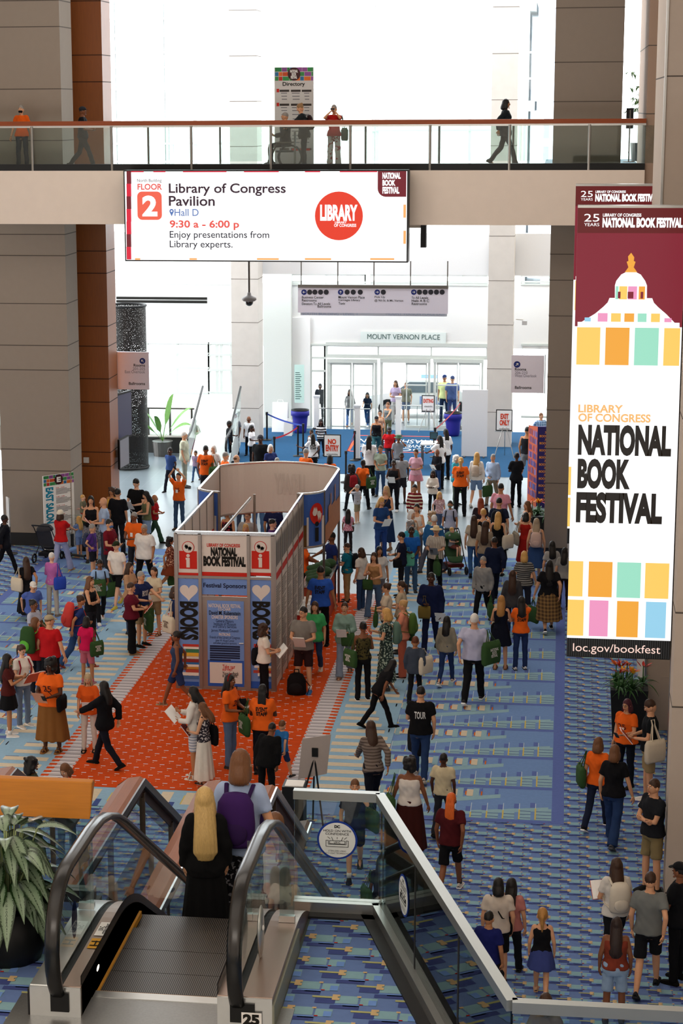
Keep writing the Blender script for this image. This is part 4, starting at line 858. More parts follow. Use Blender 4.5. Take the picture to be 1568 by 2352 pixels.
# ceiling camera, loudspeaker, wall camera
v=at(572,690,56); d=thing('dome_camera','grey dome security camera hanging on a pole below the big screen','camera',v)
z0=v.z; child(MB().tube([(v.x,56,z0+.2),(v.x,56,9.6)],.03,8),'pole',dsteel,d); child(MB().lathe([(0,.24),(.05,.22),(.07,.14),(.2,.08),(.21,.02),(.16,-.02),(0,-.02)],v,20),'housing',mat('#8d8785',.5),d,True); child(MB().ell((v.x,56,z0-.03),(.12,.12,.13),14,8),'dome',mat('#0c0c10',.1,spec=.7),d,True)
v=at(973,540,50.9); d=thing('loudspeaker','black loudspeaker under the beam right of the big screen','speaker',v); p,q=at(966,568,50.9),at(979,514,50.9); child(MB().box(p.x,q.x,50.8,51.1,p.z,q.z),'cabinet',black,d); child(MB().box(p.x-.3,p.x,50.85,50.95,q.z-.1,q.z),'bracket',beige,d)
v=at(1202,740,69.5); d=thing('wall_camera','small white security camera on the right stone column','camera',v); child(MB().tube([(v.x-.25,69.5,v.z+.1),(v.x,69.4,v.z+.1)],.03,8),'arm',white,d); child(MB().box(v.x-.05,v.x+.12,69.3,69.6,v.z-.08,v.z+.06),'body',mat('#b8b8b8',.5),d)
# black perforated text tower, display screens beside the wooden column
def perforated():
    M=bpy.data.materials.new('pierced_metal'); M.use_nodes=True; nt=M.node_tree; nt.nodes.clear(); o=nt.nodes.new('ShaderNodeOutputMaterial'); mx=nt.nodes.new('ShaderNodeMixShader'); t=nt.nodes.new('ShaderNodeBsdfTransparent'); p_=nt.nodes.new('ShaderNodeBsdfPrincipled'); p_.inputs[0].default_value=lin('#0c0a09'); p_.inputs['Roughness'].default_value=.5
    tc=nt.nodes.new('ShaderNodeTexCoord'); br=nt.nodes.new('ShaderNodeTexBrick'); br.inputs['Scale'].default_value=7; br.inputs['Mortar Size'].default_value=.03; br.inputs['Brick Width'].default_value=.55; br.inputs['Row Height'].default_value=.6
    mp=nt.nodes.new('ShaderNodeMapping'); no=nt.nodes.new('ShaderNodeTexNoise'); no.inputs['Scale'].default_value=9; gt=nt.nodes.new('ShaderNodeMath'); gt.operation='GREATER_THAN'; gt.inputs[1].default_value=.57; ml=nt.nodes.new('ShaderNodeMath'); ml.operation='MULTIPLY'
    sub=nt.nodes.new('ShaderNodeMath'); sub.operation='SUBTRACT'; sub.inputs[0].default_value=1
    nt.links.new(tc.outputs['UV'],mp.inputs[0]); nt.links.new(mp.outputs[0],br.inputs[0]); mp.inputs['Scale'].default_value=(7,9,1); mp2=nt.nodes.new('ShaderNodeMapping'); mp2.inputs['Scale'].default_value=(14,9,1); nt.links.new(tc.outputs['UV'],mp2.inputs[0]); nt.links.new(mp2.outputs[0],no.inputs[0])
    nt.links.new(br.outputs['Fac'],sub.inputs[1]); nt.links.new(no.outputs[0],gt.inputs[0]); nt.links.new(sub.outputs[0],ml.inputs[0]); nt.links.new(gt.outputs[0],ml.inputs[1]); nt.links.new(ml.outputs[0],mx.inputs[0]); nt.links.new(p_.outputs[0],mx.inputs[1]); nt.links.new(t.outputs[0],mx.inputs[2]); nt.links.new(mx.outputs[0],o.inputs[0]); return M
YT=63.5; p,q=at(262,1030,YT),at(333,702,YT); cx=(p.x+q.x)/2-.05; r=(q.x-p.x)/2+.06
d=thing('pierced_tower','tall black cylinder of cut-out lettering behind the wooden column','sculpture',(cx,YT,0)); n_=36; V=[];F=[]
b=MB(); b.add([(cx+r*math.cos(2*PI*k/n_),YT+r*math.sin(2*PI*k/n_),z) for z in (.1,q.z) for k in range(n_+1)],[(k,k+1,n_+2+k,n_+1+k) for k in range(n_)])
o=child(b,'pierced_shell',perforated(),d); uv=o.data.uv_layers.new(name='UVMap')
for i,l in enumerate(o.data.loops): k=l.vertex_index%(n_+1); uv.data[i].uv=(k/n_*2,(1 if l.vertex_index>n_ else 0)*1.5)
for z in (.06,q.z): child(MB().tube([(cx+r*math.cos(2*PI*k/n_),YT+r*math.sin(2*PI*k/n_),z) for k in range(n_+1)],.04,6),'ring',black,d)
for (y0,y1,x0,x1,Yt,lab) in ((905,1012,266,298,55.2,'dark wall display screen on the side of the wooden column'),(1010,1078,271,292,54.6,'smaller poster screen below the wall display on the wooden column')):
    pa,pb=at(x0,y1,Yt),at(x1,y0,Yt+.9); d=thing('wall_screen',lab,'screen',(pa.x,Yt,pa.z)); zt=at(x0,y0,Yt).z
    fnw=lambda u,v,k: (pa.x+(pb.x-pa.x)*u+k,Yt+.9*u-k*.5,pa.z+(zt-pa.z)*v)
    b=MB(); b.add([fnw(0,0,0),fnw(1,0,0),fnw(1,1,0),fnw(0,1,0),fnw(0,0,.06),fnw(1,0,.06),fnw(1,1,.06),fnw(0,1,.06)],[(0,1,2,3),(7,6,5,4),(0,4,5,1),(1,5,6,2),(2,6,7,3),(3,7,4,0)]); child(b,'case',black,d)
    b=MB(); b.add([fnw(.05,.04,.065),fnw(.95,.04,.065),fnw(.95,.96,.065),fnw(.05,.96,.065)],[(0,1,2,3)]); child(b,'screen_face',screen('#4b4a68' if y0<1000 else '#8a8890',.45),d)
    child(MB().box(-12.36,pa.x+.02,Yt+.1,Yt+.2,(pa.z+zt)/2-.1,(pa.z+zt)/2+.1),'bracket',dsteel,d)
# purple and orange programme wall
g=gnd(1212,1165); Yb=g.y; d=thing('programme_wall','purple and orange bookshelf backdrop wall reading BOOK beside the grey column','backdrop wall',g)
x0,x1,x2=at(1210,1100,Yb).x,at(1232,1100,Yb).x,at(1256,1100,Yb).x; zt=at(1230,980,Yb).z
pv=mat('#2c2268',.6,noise=.04); wa=child(MB().box(x1,x2,Yb,Yb+.1,0,zt),'purple_face',pv,d); b=MB(); b.add([(x0,Yb+.9,0),(x1,Yb,0),(x1,Yb,zt),(x0,Yb+.9,zt-.1)],[(0,1,2,3)],0); sh=child(b,'shelf_face',mat('#b5481c',.6,noise=.05),d)
r4=random.Random(2); b=MB(); cols=['#4a2a6a','#2f3f8a','#b8401f','#6a2a4a','#7d6fb0','#9a3226']
for j in range(9):
    u=.06
    while u<.92:
        wd=r4.uniform(.04,.09); z0=.25+j*(zt-.35)/9; h_=(zt-.35)/9*r4.uniform(.6,.85); P=lambda uu,z:(x0+(x1-x0)*uu,Yb+.9-.9*uu-.01,z); b.add([P(u,z0),P(u+wd-.01,z0),P(u+wd-.01,z0+h_),P(u,z0+h_)],[(0,1,2,3)],r4.randrange(6)); u+=wd
child(b,'book_spines_print',[mat(c,.6,noise=0) for c in cols],d)
for j in range(10):
    z=.2+j*(zt-.3)/10; text('BOOK',wallY(Yb-.006),x1+.06,x1+.3,z,z+.07,mat('#e0913a',.6,noise=0),wa,.04); text('BOOK',wallY(Yb-.006),x1+.42,x2-.1,z+.11,z+.18,mat('#e0913a',.6,noise=0),wa,.04)
# ------------------------------------------------------------------ plants
def leafy(b,c,n,L,wd,r5,up=(.3,1.0),m=(0,),droop=.6,y=None):
    for i in range(n):
        a=r5.uniform(0,2*PI); e=r5.uniform(*up); l=L*r5.uniform(.7,1.15); ww=wd*r5.uniform(.8,1.2); dx=Vector((math.cos(a),math.sin(a),0)); sd=Vector((-dx.y,dx.x,0)); base=Vector(c)+dx*r5.uniform(0,.06)
        V=[];k=6
        for j in range(k+1):
            t=j/k; p=base+dx*(l*t*math.cos(e*1.2)*(1-.1*t))+Vector((0,0,l*(t*math.sin(e*1.2)-droop*t*t))); wj=ww*math.sin(PI*min(1,.08+.92*t)**.8)*(1-t*.25) if j<k else .002
            V+=[p-sd*wj+Vector((0,0,wj*.35)),p,p+sd*wj+Vector((0,0,wj*.35))]
        mm=r5.choice(m); b.add(V,[(3*j+q,3*j+q+1,3*j+q+4,3*j+q+3) for j in range(k) for q in (0,1)],mm)
green=mat('#2f5a2a',.5,noise=.3,ns=12); lgreen=mat('#5c8a3c',.5,noise=.3,ns=12)
def bromeliad(px,fy,label,w_,h_,n=6,flow=('#c22a1c','#d8621c','#e0a020')):
    g=gnd(px,fy); d=thing('planter',label,'plant',g); r5=random.Random(int(px)); pot=child(MB().add([(g.x+sx*w_*k,g.y+sy*w_*k,z) for z,k in ((0,.8),(h_,1)) for sx,sy in ((-1,-1),(1,-1),(1,1),(-1,1))],[(3,2,1,0),(4,5,6,7),(0,1,5,4),(1,2,6,5),(2,3,7,6),(3,0,4,7)]),'pot',black,d)
    b=MB()
    for i in range(n):
        c=(g.x+r5.uniform(-w_,w_)*.8,g.y+r5.uniform(-w_,w_)*.8,h_); leafy(b,c,16,.42*max(1,w_/.3),.022,r5,(.2,1.0))
        f=MB(); leafy(f,(c[0],c[1],h_+.28*max(1,w_/.3)),9,.17,.024,r5,(.3,1.0),(i%3,),.2); child(f,'bloom',[mat(c_,.5,noise=.1) for c_ in flow],d,True); b.tube([c,(c[0],c[1],h_+.3*max(1,w_/.3))],.012,5)
    child(b,'leaves',green,d,True)
bromeliad(1440,1700,'tall black planter with red bromeliads below the tall banner',.34,1.05,8); bromeliad(205,1262,'black planter with yellow and orange bromeliads beside the East Salon board',.3,.75,6,('#e0a020','#d8621c','#e8c030')); bromeliad(1232,1240,'dark planter with red bromeliads in front of the programme wall',.32,.7,6)
# big variegated plant on the landing
def leaf_mat():
    M=bpy.data.materials.new('variegated_leaf'); M.use_nodes=True; nt=M.node_tree; bs=nt.nodes['Principled BSDF']; bs.inputs['Roughness'].default_value=.3
    at_=nt.nodes.new('ShaderNodeUVMap'); sp=nt.nodes.new('ShaderNodeSeparateXYZ'); no=nt.nodes.new('ShaderNodeTexNoise'); no.inputs['Scale'].default_value=7; mp=nt.nodes.new('ShaderNodeMapping'); mp.inputs['Scale'].default_value=(1.5,5,1)
    ab=nt.nodes.new('ShaderNodeMath'); ab.operation='ADD'; cr=nt.nodes.new('ShaderNodeValToRGB'); ml=nt.nodes.new('ShaderNodeMath'); ml.operation='MULTIPLY_ADD'; ml.inputs[1].default_value=.7; ml.inputs[2].default_value=-.35
    nt.links.new(at_.outputs[0],sp.inputs[0]); nt.links.new(at_.outputs[0],mp.inputs[0]); nt.links.new(mp.outputs[0],no.inputs[0]); nt.links.new(no.outputs[0],ml.inputs[0]); nt.links.new(sp.outputs[0],ab.inputs[0]); nt.links.new(ml.outputs[0],ab.inputs[1]); nt.links.new(ab.outputs[0],cr.inputs[0]); nt.links.new(cr.outputs[0],bs.inputs[0])
    e=cr.color_ramp.elements; e[0].position=.0; e[0].color=lin('#1f3a20'); e[1].position=.1; e[1].color=lin('#7f9479'); a=e.new(.62); a.color=lin('#6f876b'); c=e.new(.72); c.color=lin('#16300f'); return M
lm=leaf_mat(); gp=gnd(22,2195,ZM); d=thing('potted_plant','large variegated leafy plant in a black pot on the landing','plant',gp)
child(MB().lathe([(0,0),(.24,0),(.27,.1),(.29,.42),(.27,.42),(.25,.36),(0,.36)],gp,24),'pot',black,d,True); r6=random.Random(11); b=MB(); st=MB(); uvs=[]
for i in range(105):
    a=r6.uniform(0,2*PI); hgt=r6.uniform(.42,1.0); R_=r6.uniform(.03,.3)*(1.2-hgt*.4); l=r6.uniform(.26,.36); ww=l*.2; el=r6.uniform(-.75,.5)+(hgt-.7)*.9
    dx=Vector((math.cos(a),math.sin(a),0)); sd=Vector((-dx.y,dx.x,0)); base=Vector(gp)+dx*R_+Vector((0,0,hgt)); V=[]; k=7
    st.tube([Vector(gp)+dx*.05+Vector((0,0,.36)),Vector(gp)+dx*R_*.6+Vector((0,0,.36+(hgt-.36)*.6)),base],.007,5)
    for j in range(k+1):
        t=j/k; p=base+dx*(l*t*math.cos(el))+Vector((0,0,l*(t*math.sin(el)-.55*t*t))); wj=ww*math.sin(PI*(.06+.94*t)**.75) if j<k else .001
        V+=[p-sd*wj+Vector((0,0,wj*.3)),p-sd*wj*.5+Vector((0,0,wj*.1)),p,p+sd*wj*.5+Vector((0,0,wj*.1)),p+sd*wj+Vector((0,0,wj*.3))]; uvs+=[(abs(q-2)/2*.95,t+i*.37) for q in range(5)]
    b.add(V,[(5*j+q,5*j+q+1,5*j+q+6,5*j+q+5) for j in range(k) for q in range(4)])
o=child(b,'leaves',lm,d,True); uv=o.data.uv_layers.new(name='UVMap')
for i,l in enumerate(o.data.loops): uv.data[i].uv=uvs[l.vertex_index]
child(st,'stems',mat('#8a9a6a',.6),d,True)
# lobby palm and the tree upstairs
g=gnd(372,975); g.y=66; g=Vector((at(372,940,66).x,66,0)); d=thing('palm','banana palm with long arching leaves behind the lobby railing','plant',g); child(MB().lathe([(0,0),(.3,0),(.35,.5),(0,.48)],g),'pot',dsteel,d); b=MB()
for a,e,l in ((.1,.9,1.7),(1.2,1.1,1.9),(2.6,.9,1.6),(3.6,.7,1.4),(-.6,.6,1.6),(4.4,1.0,1.2)):
    dx=Vector((math.cos(a),math.sin(a)*.6,0)); sd=Vector((-dx.y,dx.x,.5)).normalized(); V=[]
    for j in range(9):
        t=j/8; p=g+dx*(l*t*math.cos(e))+Vector((0,0,.5+l*(t*math.sin(e)*1.3-.35*t**3))); wj=.13*math.sin(PI*(.02+.98*t)) if t>.25 else .02
        V+=[p-sd*wj,p,p+sd*wj]
    b.add(V,[(3*j+q,3*j+q+1,3*j+q+4,3*j+q+3) for j in range(8) for q in (0,1)])
child(b,'leaves',lgreen,d,True)
v=at(1470,380,58); v.z=9.98; d=thing('indoor_tree','small green tree at the far right end of the upper walkway','plant',v); child(MB().lathe([(0,0),(.25,0),(.3,.5),(0,.48)],v),'pot',dsteel,d); child(MB().tube([v,v+Vector((.02,0,1.2)),v+Vector((-.03,0,2.4))],.03,6),'trunk',mat('#6a5540',.8),d); b=MB(); r7=random.Random(4)
for i in range(26): c=v+Vector((r7.gauss(0,.22),r7.gauss(0,.2),1.25+r7.random()*1.25)); leafy(b,c,7,.16,.028,r7,(-.3,.9))
child(b,'leaves',mat('#4d6b34',.6,noise=.3),d,True)
v=at(1443,372,57); v.z=9.98; d=thing('post_sign','small dark notice on a thin pole near the upper tree','sign',v); child(MB().tube([v,v+Vector((0,0,1.4))],.02,6),'pole',dsteel,d); child(MB().box(v.x-.1,v.x+.1,57,57.04,v.z+.9,v.z+1.45),'board',dark,d); child(MB().lathe([(0,0),(.15,0),(.15,.02),(0,.03)],v),'base',dsteel,d)
# black lectern stand and the easel seen from behind
g=gnd(676,1945); d=thing('lectern','black stand with papers on top behind the landing guard','lectern',g); child(MB().box(g.x-.17,g.x+.17,g.y-.2,g.y+.2,0,1.06),'cabinet',black,d); 
tg(MB().box(g.x-.13,g.x+.16,g.y-.17,g.y+.12,1.06,1.075).build('flyer_stack',paper),'stack of white flyers on top of the black stand','paper')
g=gnd(722,1900); d=thing('easel','black tripod easel standing on the striped carpet border','easel',g); p=[at(x,y,g.y-.05) for x,y in ((693,1700),(759,1690),(749,1780),(683,1793))]
for a,c in (((722,1738),(690,1838)),((722,1738),(738,1900)),((722,1738),(715,1830))):
    P0=at(*a,g.y+.03); e=at(*c,g.y+.05); e.z=0 if c[0]==738 else .0; child(MB().tube([P0,Vector((g.x+(c[0]-722)*.010,g.y+(.35 if c[0]==715 else -.1),0))],.016,6),'leg',black,d)
child(MB().box(at(716,1740,g.y).x,at(730,1740,g.y).x,g.y-.01,g.y+.02,at(720,1738,g.y).z,at(720,1718,g.y).z),'clamp_plate',black,d)
b=MB(); b.add([v+Vector((0,.06,0)) for v in p]+[v+Vector((0,.08,0)) for v in p],[(0,1,2,3),(7,6,5,4),(0,4,5,1),(1,5,6,2),(2,6,7,3),(3,7,4,0)]); tg(b.build('foam_board',mat('#a79d97',.8,noise=.03)),'blank back of a large board resting on the black easel','board')
# lobby escalator on the east side, rail with counter, upper-left escalator
g=Vector((-12.9,64.5,0)); d=thing('escalator','small glass sided escalator rising behind the left crowd','escalator',g)
e0,e1=at(430,1000,65),at(530,905,67.5)
b=MB(); b.prism([(64.2,0),(66.8,1.5),(66.8,.3),(66,.0)],lambda u,v,t:(t,u,v),e0.x+.2,e0.x+1.5); child(b,'truss',mat('#c9cfca',.5,noise=.04),d)
for x in (e0.x+.2,e0.x+1.5):
    b=MB(); b.add([(x,64,.1),(x,66.9,1.5),(x,66.9,2.2),(x,64.6,1.05),(x,63.8,.95)],[(0,1,2,3,4)]); child(b,'glass_balustrade',G_esc,d); child(MB().tube([(x,63.9,.3),(x,63.75,.7),(x,63.9,.98),(x,64.6,1.08),(x,66.9,2.25)],.04,8),'handrail',rub,d,True)
Yq=66.5; p,q=at(330,985,Yq),at(505,905,Yq); d=thing('lobby_railing','glass railing above a dark low wall at the back left of the lobby','railing',(p.x,Yq,0)); child(MB().box(p.x-1,q.x-.9,Yq,Yq+.3,0,.55),'low_wall',mat('#3a3a38',.6),d); child(MB().box(p.x-1,q.x-.9,Yq-.05,Yq+.4,.55,.6),'coping',offw,d); child(MB().box(p.x-1,q.x-.9,Yq+.1,Yq+.115,.6,1.5),'glass_panel',G_rail,d); child(MB().tube([(p.x-1,Yq+.1,1.52),(q.x-.9,Yq+.1,1.52)],.03,8),'handrail',dsteel,d)
for k in range(4): x=p.x-.6+k*.75; child(MB().box(x-.03,x+.03,Yq+.05,Yq+.15,.6,1.5),'post',dsteel,d)
g=at(0,1180,56); d=thing('escalator','pale glass sided escalator rising at the left edge behind the grey column','escalator',(g.x,56,0))
for k,dy in enumerate((0,1.5)):
    b=MB(); b.add([(-18,56+dy,4.6),(-14.3,56+dy,.6),(-14.3,56+dy,1.5),(-18,56+dy,5.5)],[(0,1,2,3)]); child(b,'glass_balustrade',G_esc,d); child(MB().tube([(-18,56+dy,5.5),(-14.4,56+dy,1.55),(-14.0,56+dy,1.4)],.05,8),'handrail',rub,d,True)
b=MB(); b.prism([(-18,4.6),(-14.2,.5),(-14.2,0),(-18,3.6)],lambda u,v,t:(u,t,v),56.1,57.4); child(b,'truss',mat('#d6dad6',.5,noise=.04),d)
# glass name directory by the lobby panel
b=MB(); R(b,676,838,698,925,72.4,.03); o=tg(b.build('glass_directory',mat('#bfdcd4',.3,noise=.03)),'pale green glass directory panel left of the doors','sign')
b=MB()
for k in range(14): RR(b,678,855+k*4.6,688+(k*7%5),856.6+k*4.6,72.4,0,.004)
b.build('printed_lines',mat('#4a6a66',.6,noise=0),o)
# things on the booth counters
r8=random.Random(9)
for k in range(7):
    x=-5.38+r8.uniform(-.12,.14); y=43.7+.28*k; z=1.04
    tg(MB().ell((x,y,z+.09),(.2,.17,.10),12,8,0,lambda p:Vector((p.x*(1+.15*math.sin(5*p.y)),p.y,p.z*(1+.2*math.sin(4*p.x))))).build('folded_bag',mat('#2c4a2a',.8,noise=.15),None,True),'folded green tote bag in the pile on the booth counter','bag','folded green bags on the booth counter')
for k in range(5):
    x=-5.3+r8.uniform(-.12,.12); y=41.95+.3*k; b=MB(); b.prism([(-.14,-.1),(.14,-.1),(.14,.1),(-.14,.1)],lambda u,v,t:(x+u*.95-v*.3,y+v+u*.3,t),.82,.84+.01*k); tg(b.build('programme_stack',paper),'white programmes stacked on the red booth counter','paper','programmes on the red counter')
# police car outside the doors
g=Vector((at(985,950,76).x,76,-.02)); d=thing('police_car','white police car parked outside the glass doors','car',g); cw_=mat('#f2f2f2',.3,noise=.02)
P=[(-2.4,.35),(-2.4,.8),(-1.5,.95),(-.8,1.45),(.7,1.45),(1.3,1.0),(2.3,.9),(2.45,.35)]
child(MB().prism(P,lambda u,v,t:(g.x+u,t,v),75.2,76.9),'body',cw_,d); child(MB().prism([(-1.25,.98),(-.7,1.38),(.6,1.38),(1.05,1.0)],lambda u,v,t:(g.x+u,t,v),75.18,75.2),'side_window',mat('#6b7780',.2),d)
for x in (-1.5,1.5):
    wv=MB(); wv.prism([(.36*math.cos(2*PI*k/18),.36*math.sin(2*PI*k/18)) for k in range(18)],lambda u,v,t:(g.x+x+u,t,.36+v),75.1,75.4); wl=child(wv,'wheel',black,d); hb=MB(); hb.prism([(.2*math.cos(2*PI*k/14),.2*math.sin(2*PI*k/14)) for k in range(14)],lambda u,v,t:(g.x+x+u,t,.36+v),75.08,75.1); child(hb,'hubcap',mat('#9a9a9a',.4,.5),wl)
bdy=[o for o in d.children if o.name.startswith('body')][0]; text('POLICE',wallY(75.17),g.x-.3,g.x+1.1,.55,.85,mat('#8fa6d8',.5,noise=0),bdy,.03); child(MB().box(g.x-.3,g.x+.3,75.8,76.3,1.45,1.58),'light_bar',mat('#7da0d8',.3),d)

g=gnd(1502,2046); d=thing('sanitiser_stand','black sanitiser dispenser on a thin pole in front of the crossed arm person','dispenser',g); child(MB().lathe([(0,0),(.15,0),(.15,.015),(.02,.03)],g,18),'base',black,d); child(MB().tube([(g.x,g.y,.02),(g.x,g.y,.75)],.022,8),'pole',black,d)
child(MB().lathe([(0,.66),(.06,.67),(.065,.8),(.065,.92),(.05,.97),(0,.98)],g,16),'dispenser_body',black,d,True); child(MB().lathe([(0,.96),(.045,.97),(.04,1.03),(0,1.05)],g,14),'chrome_cap',steel,d,True)
# ================================================================== people
def cloth(c, pat=None, c2='#ffffff', rough=.9):
    key=('cl',c,pat,c2,rough)
    if key in MC: return MC[key]
    if pat is None:
        M=mat(c,rough,noise=.10,ns=9,bump=.12,spec=.15); MC[key]=M; return M
    M=bpy.data.materials.new('cloth_%d'%len(MC)); M.use_nodes=True; MC[key]=M; nt=M.node_tree; bs=nt.nodes['Principled BSDF']; bs.inputs['Roughness'].default_value=rough; bs.inputs['Specular IOR Level'].default_value=.15
    tc=nt.nodes.new('ShaderNodeTexCoord'); mx=nt.nodes.new('ShaderNodeMix'); mx.data_type='RGBA'; mx.inputs[6].default_value=lin(c); mx.inputs[7].default_value=lin(c2)
    nt.links.new(mx.outputs[2],bs.inputs[0])
    def wave(d,s):
        w_=nt.nodes.new('ShaderNodeTexWave'); w_.bands_direction=d; w_.inputs['Scale'].default_value=s; nt.links.new(tc.outputs['Object'],w_.inputs[0]); g=nt.nodes.new('ShaderNodeMath'); g.operation='GREATER_THAN'; g.inputs[1].default_value=.6; nt.links.new(w_.outputs[1],g.inputs[0]); return g
    if pat in('h','hh','v'):
        g=wave('X' if pat=='v' else 'Z',{'h':6,'hh':2.6,'v':7}[pat]); nt.links.new(g.outputs[0],mx.inputs[0])
    elif pat=='p':
        a,b=wave('Z',4),wave('X',4); m=nt.nodes.new('ShaderNodeMath'); m.operation='ADD'; nt.links.new(a.outputs[0],m.inputs[0]); nt.links.new(b.outputs[0],m.inputs[1]); m2=nt.nodes.new('ShaderNodeMath'); m2.operation='MULTIPLY'; m2.inputs[1].default_value=.5; nt.links.new(m.outputs[0],m2.inputs[0]); nt.links.new(m2.outputs[0],mx.inputs[0])
    else:
        n_=nt.nodes.new('ShaderNodeTexNoise'); n_.inputs['Scale'].default_value=26 if pat=='f' else 11; n_.inputs['Detail'].default_value=1; nt.links.new(tc.outputs['Object'],n_.inputs[0]); g=nt.nodes.new('ShaderNodeMath'); g.operation='GREATER_THAN'; g.inputs[1].default_value=.56; nt.links.new(n_.outputs[0],g.inputs[0]); nt.links.new(g.outputs[0],mx.inputs[0])
    return M
SK={1:'#e3b193',2:'#d29c78',3:'#b27a54',4:'#7d4d32',5:'#4d2d1e'}
HC={'k':'#14100e','b':'#3a2416','n':'#6a4428','l':'#c79a58','g':'#8f8b86','w':'#dcd8d2','r':'#8a3a18','u':'#4a1628','o':'#d2601c'}
def hairm(c): return mat(HC.get(c,c),.5,noise=.35,ns=22,stretch=(5,5,.7),bump=.35,spec=.35)
def skinm(k): return mat(SK[k],.55,noise=.05,ns=14,spec=.3)
eye_w,eye_d=mat('#e9e4dc',.4,noise=0),mat('#1a120d',.3,noise=0)
JOBS=[]; PEOPLE=[]
def rotx(p,a,o): 
    y,z=p.y-o[1],p.z-o[2]; return Vector((p.x,o[1]+y*math.cos(a)-z*math.sin(a),o[2]+y*math.sin(a)+z*math.cos(a)))
ARM={'d':((.225,.05,.895),(.6,-1,0)),'f':((.20,.24,.98),(.3,-1,-.2)),'b':((.215,-.17,.95),(.5,-1,.1)),'h':((.085,.27,1.12),(.7,-.4,-1)),'p':((.09,.30,1.24),(.6,-.2,-1)),'u':((.10,.20,1.83),(1,.3,.2)),'c':((-.05,.165,1.14),(.9,.1,-.6)),'s':((.13,.13,1.31),(.6,-.2,-1)),
     'i':((.20,.04,1.03),(1,-.6,.1)),'r':((.15,.46,1.14),(.5,-.3,-1)),'k':((.06,-.17,1.02),(1,-.7,.1)),'e':((.07,.17,1.56),(.8,.2,-1)),'o':((.50,.22,1.25),(.2,-.6,-1)),'w':((.05,.23,1.0),(.8,-.5,-.5)),'n':((.30,.05,.90),(.6,-1,0))}
def ik(s,t,pole,a,b):
    d=t-s; L=min(d.length,(a+b)*.995); d=d.normalized(); t=s+d*L
    x=(a*a-b*b+L*L)/(2*L); h=math.sqrt(max(0,a*a-x*x)); pv=(pole-d*pole.dot(d)).normalized(); return s+d*x+pv*h, t
def hand(b,w,d,n,side,curl,m):
    """palm, four unequal fingers and a thumb from wrist w along d, palm facing n"""
    d=d.normalized(); n=(n-d*n.dot(d)).normalized(); s=d.cross(n)*side
    V=[];st=((0,.024,.017),(.03,.036,.016),(.065,.041,.014),(.09,.038,.011))
    for t,rx,ry in st: V+=[w+d*t+s*(rx*math.cos(2*PI*k/8))+n*(ry*math.sin(2*PI*k/8)) for k in range(8)]
    b.add(V,[(i*8+k,i*8+(k+1)%8,(i+1)*8+(k+1)%8,(i+1)*8+k) for i in range(3) for k in range(8)]+[tuple(range(8))[::-1],tuple(range(24,32))],m)
    for off,l,r in ((.030,.068,.0088),(.010,.078,.0092),(-.011,.072,.0088),(-.030,.055,.0078)):
        p=w+d*.085+s*off; pts=[p]; a=0
        for q in (.45,.32,.25): a+=curl*.75; p=p+(d*math.cos(a)+n*math.sin(a))*(l*q)+s*off*.05; pts.append(p)
        b.tube(pts,[r,r*.97,r*.88,r*.6],6,m)
    p=w+d*.022+s*.030; q=p+d*.032+s*.028+n*.008; b.tube([p-s*.01,q,q+d*.03+s*(.008-.015*curl)+n*.014*curl],[.012,.0105,.007],6,m)
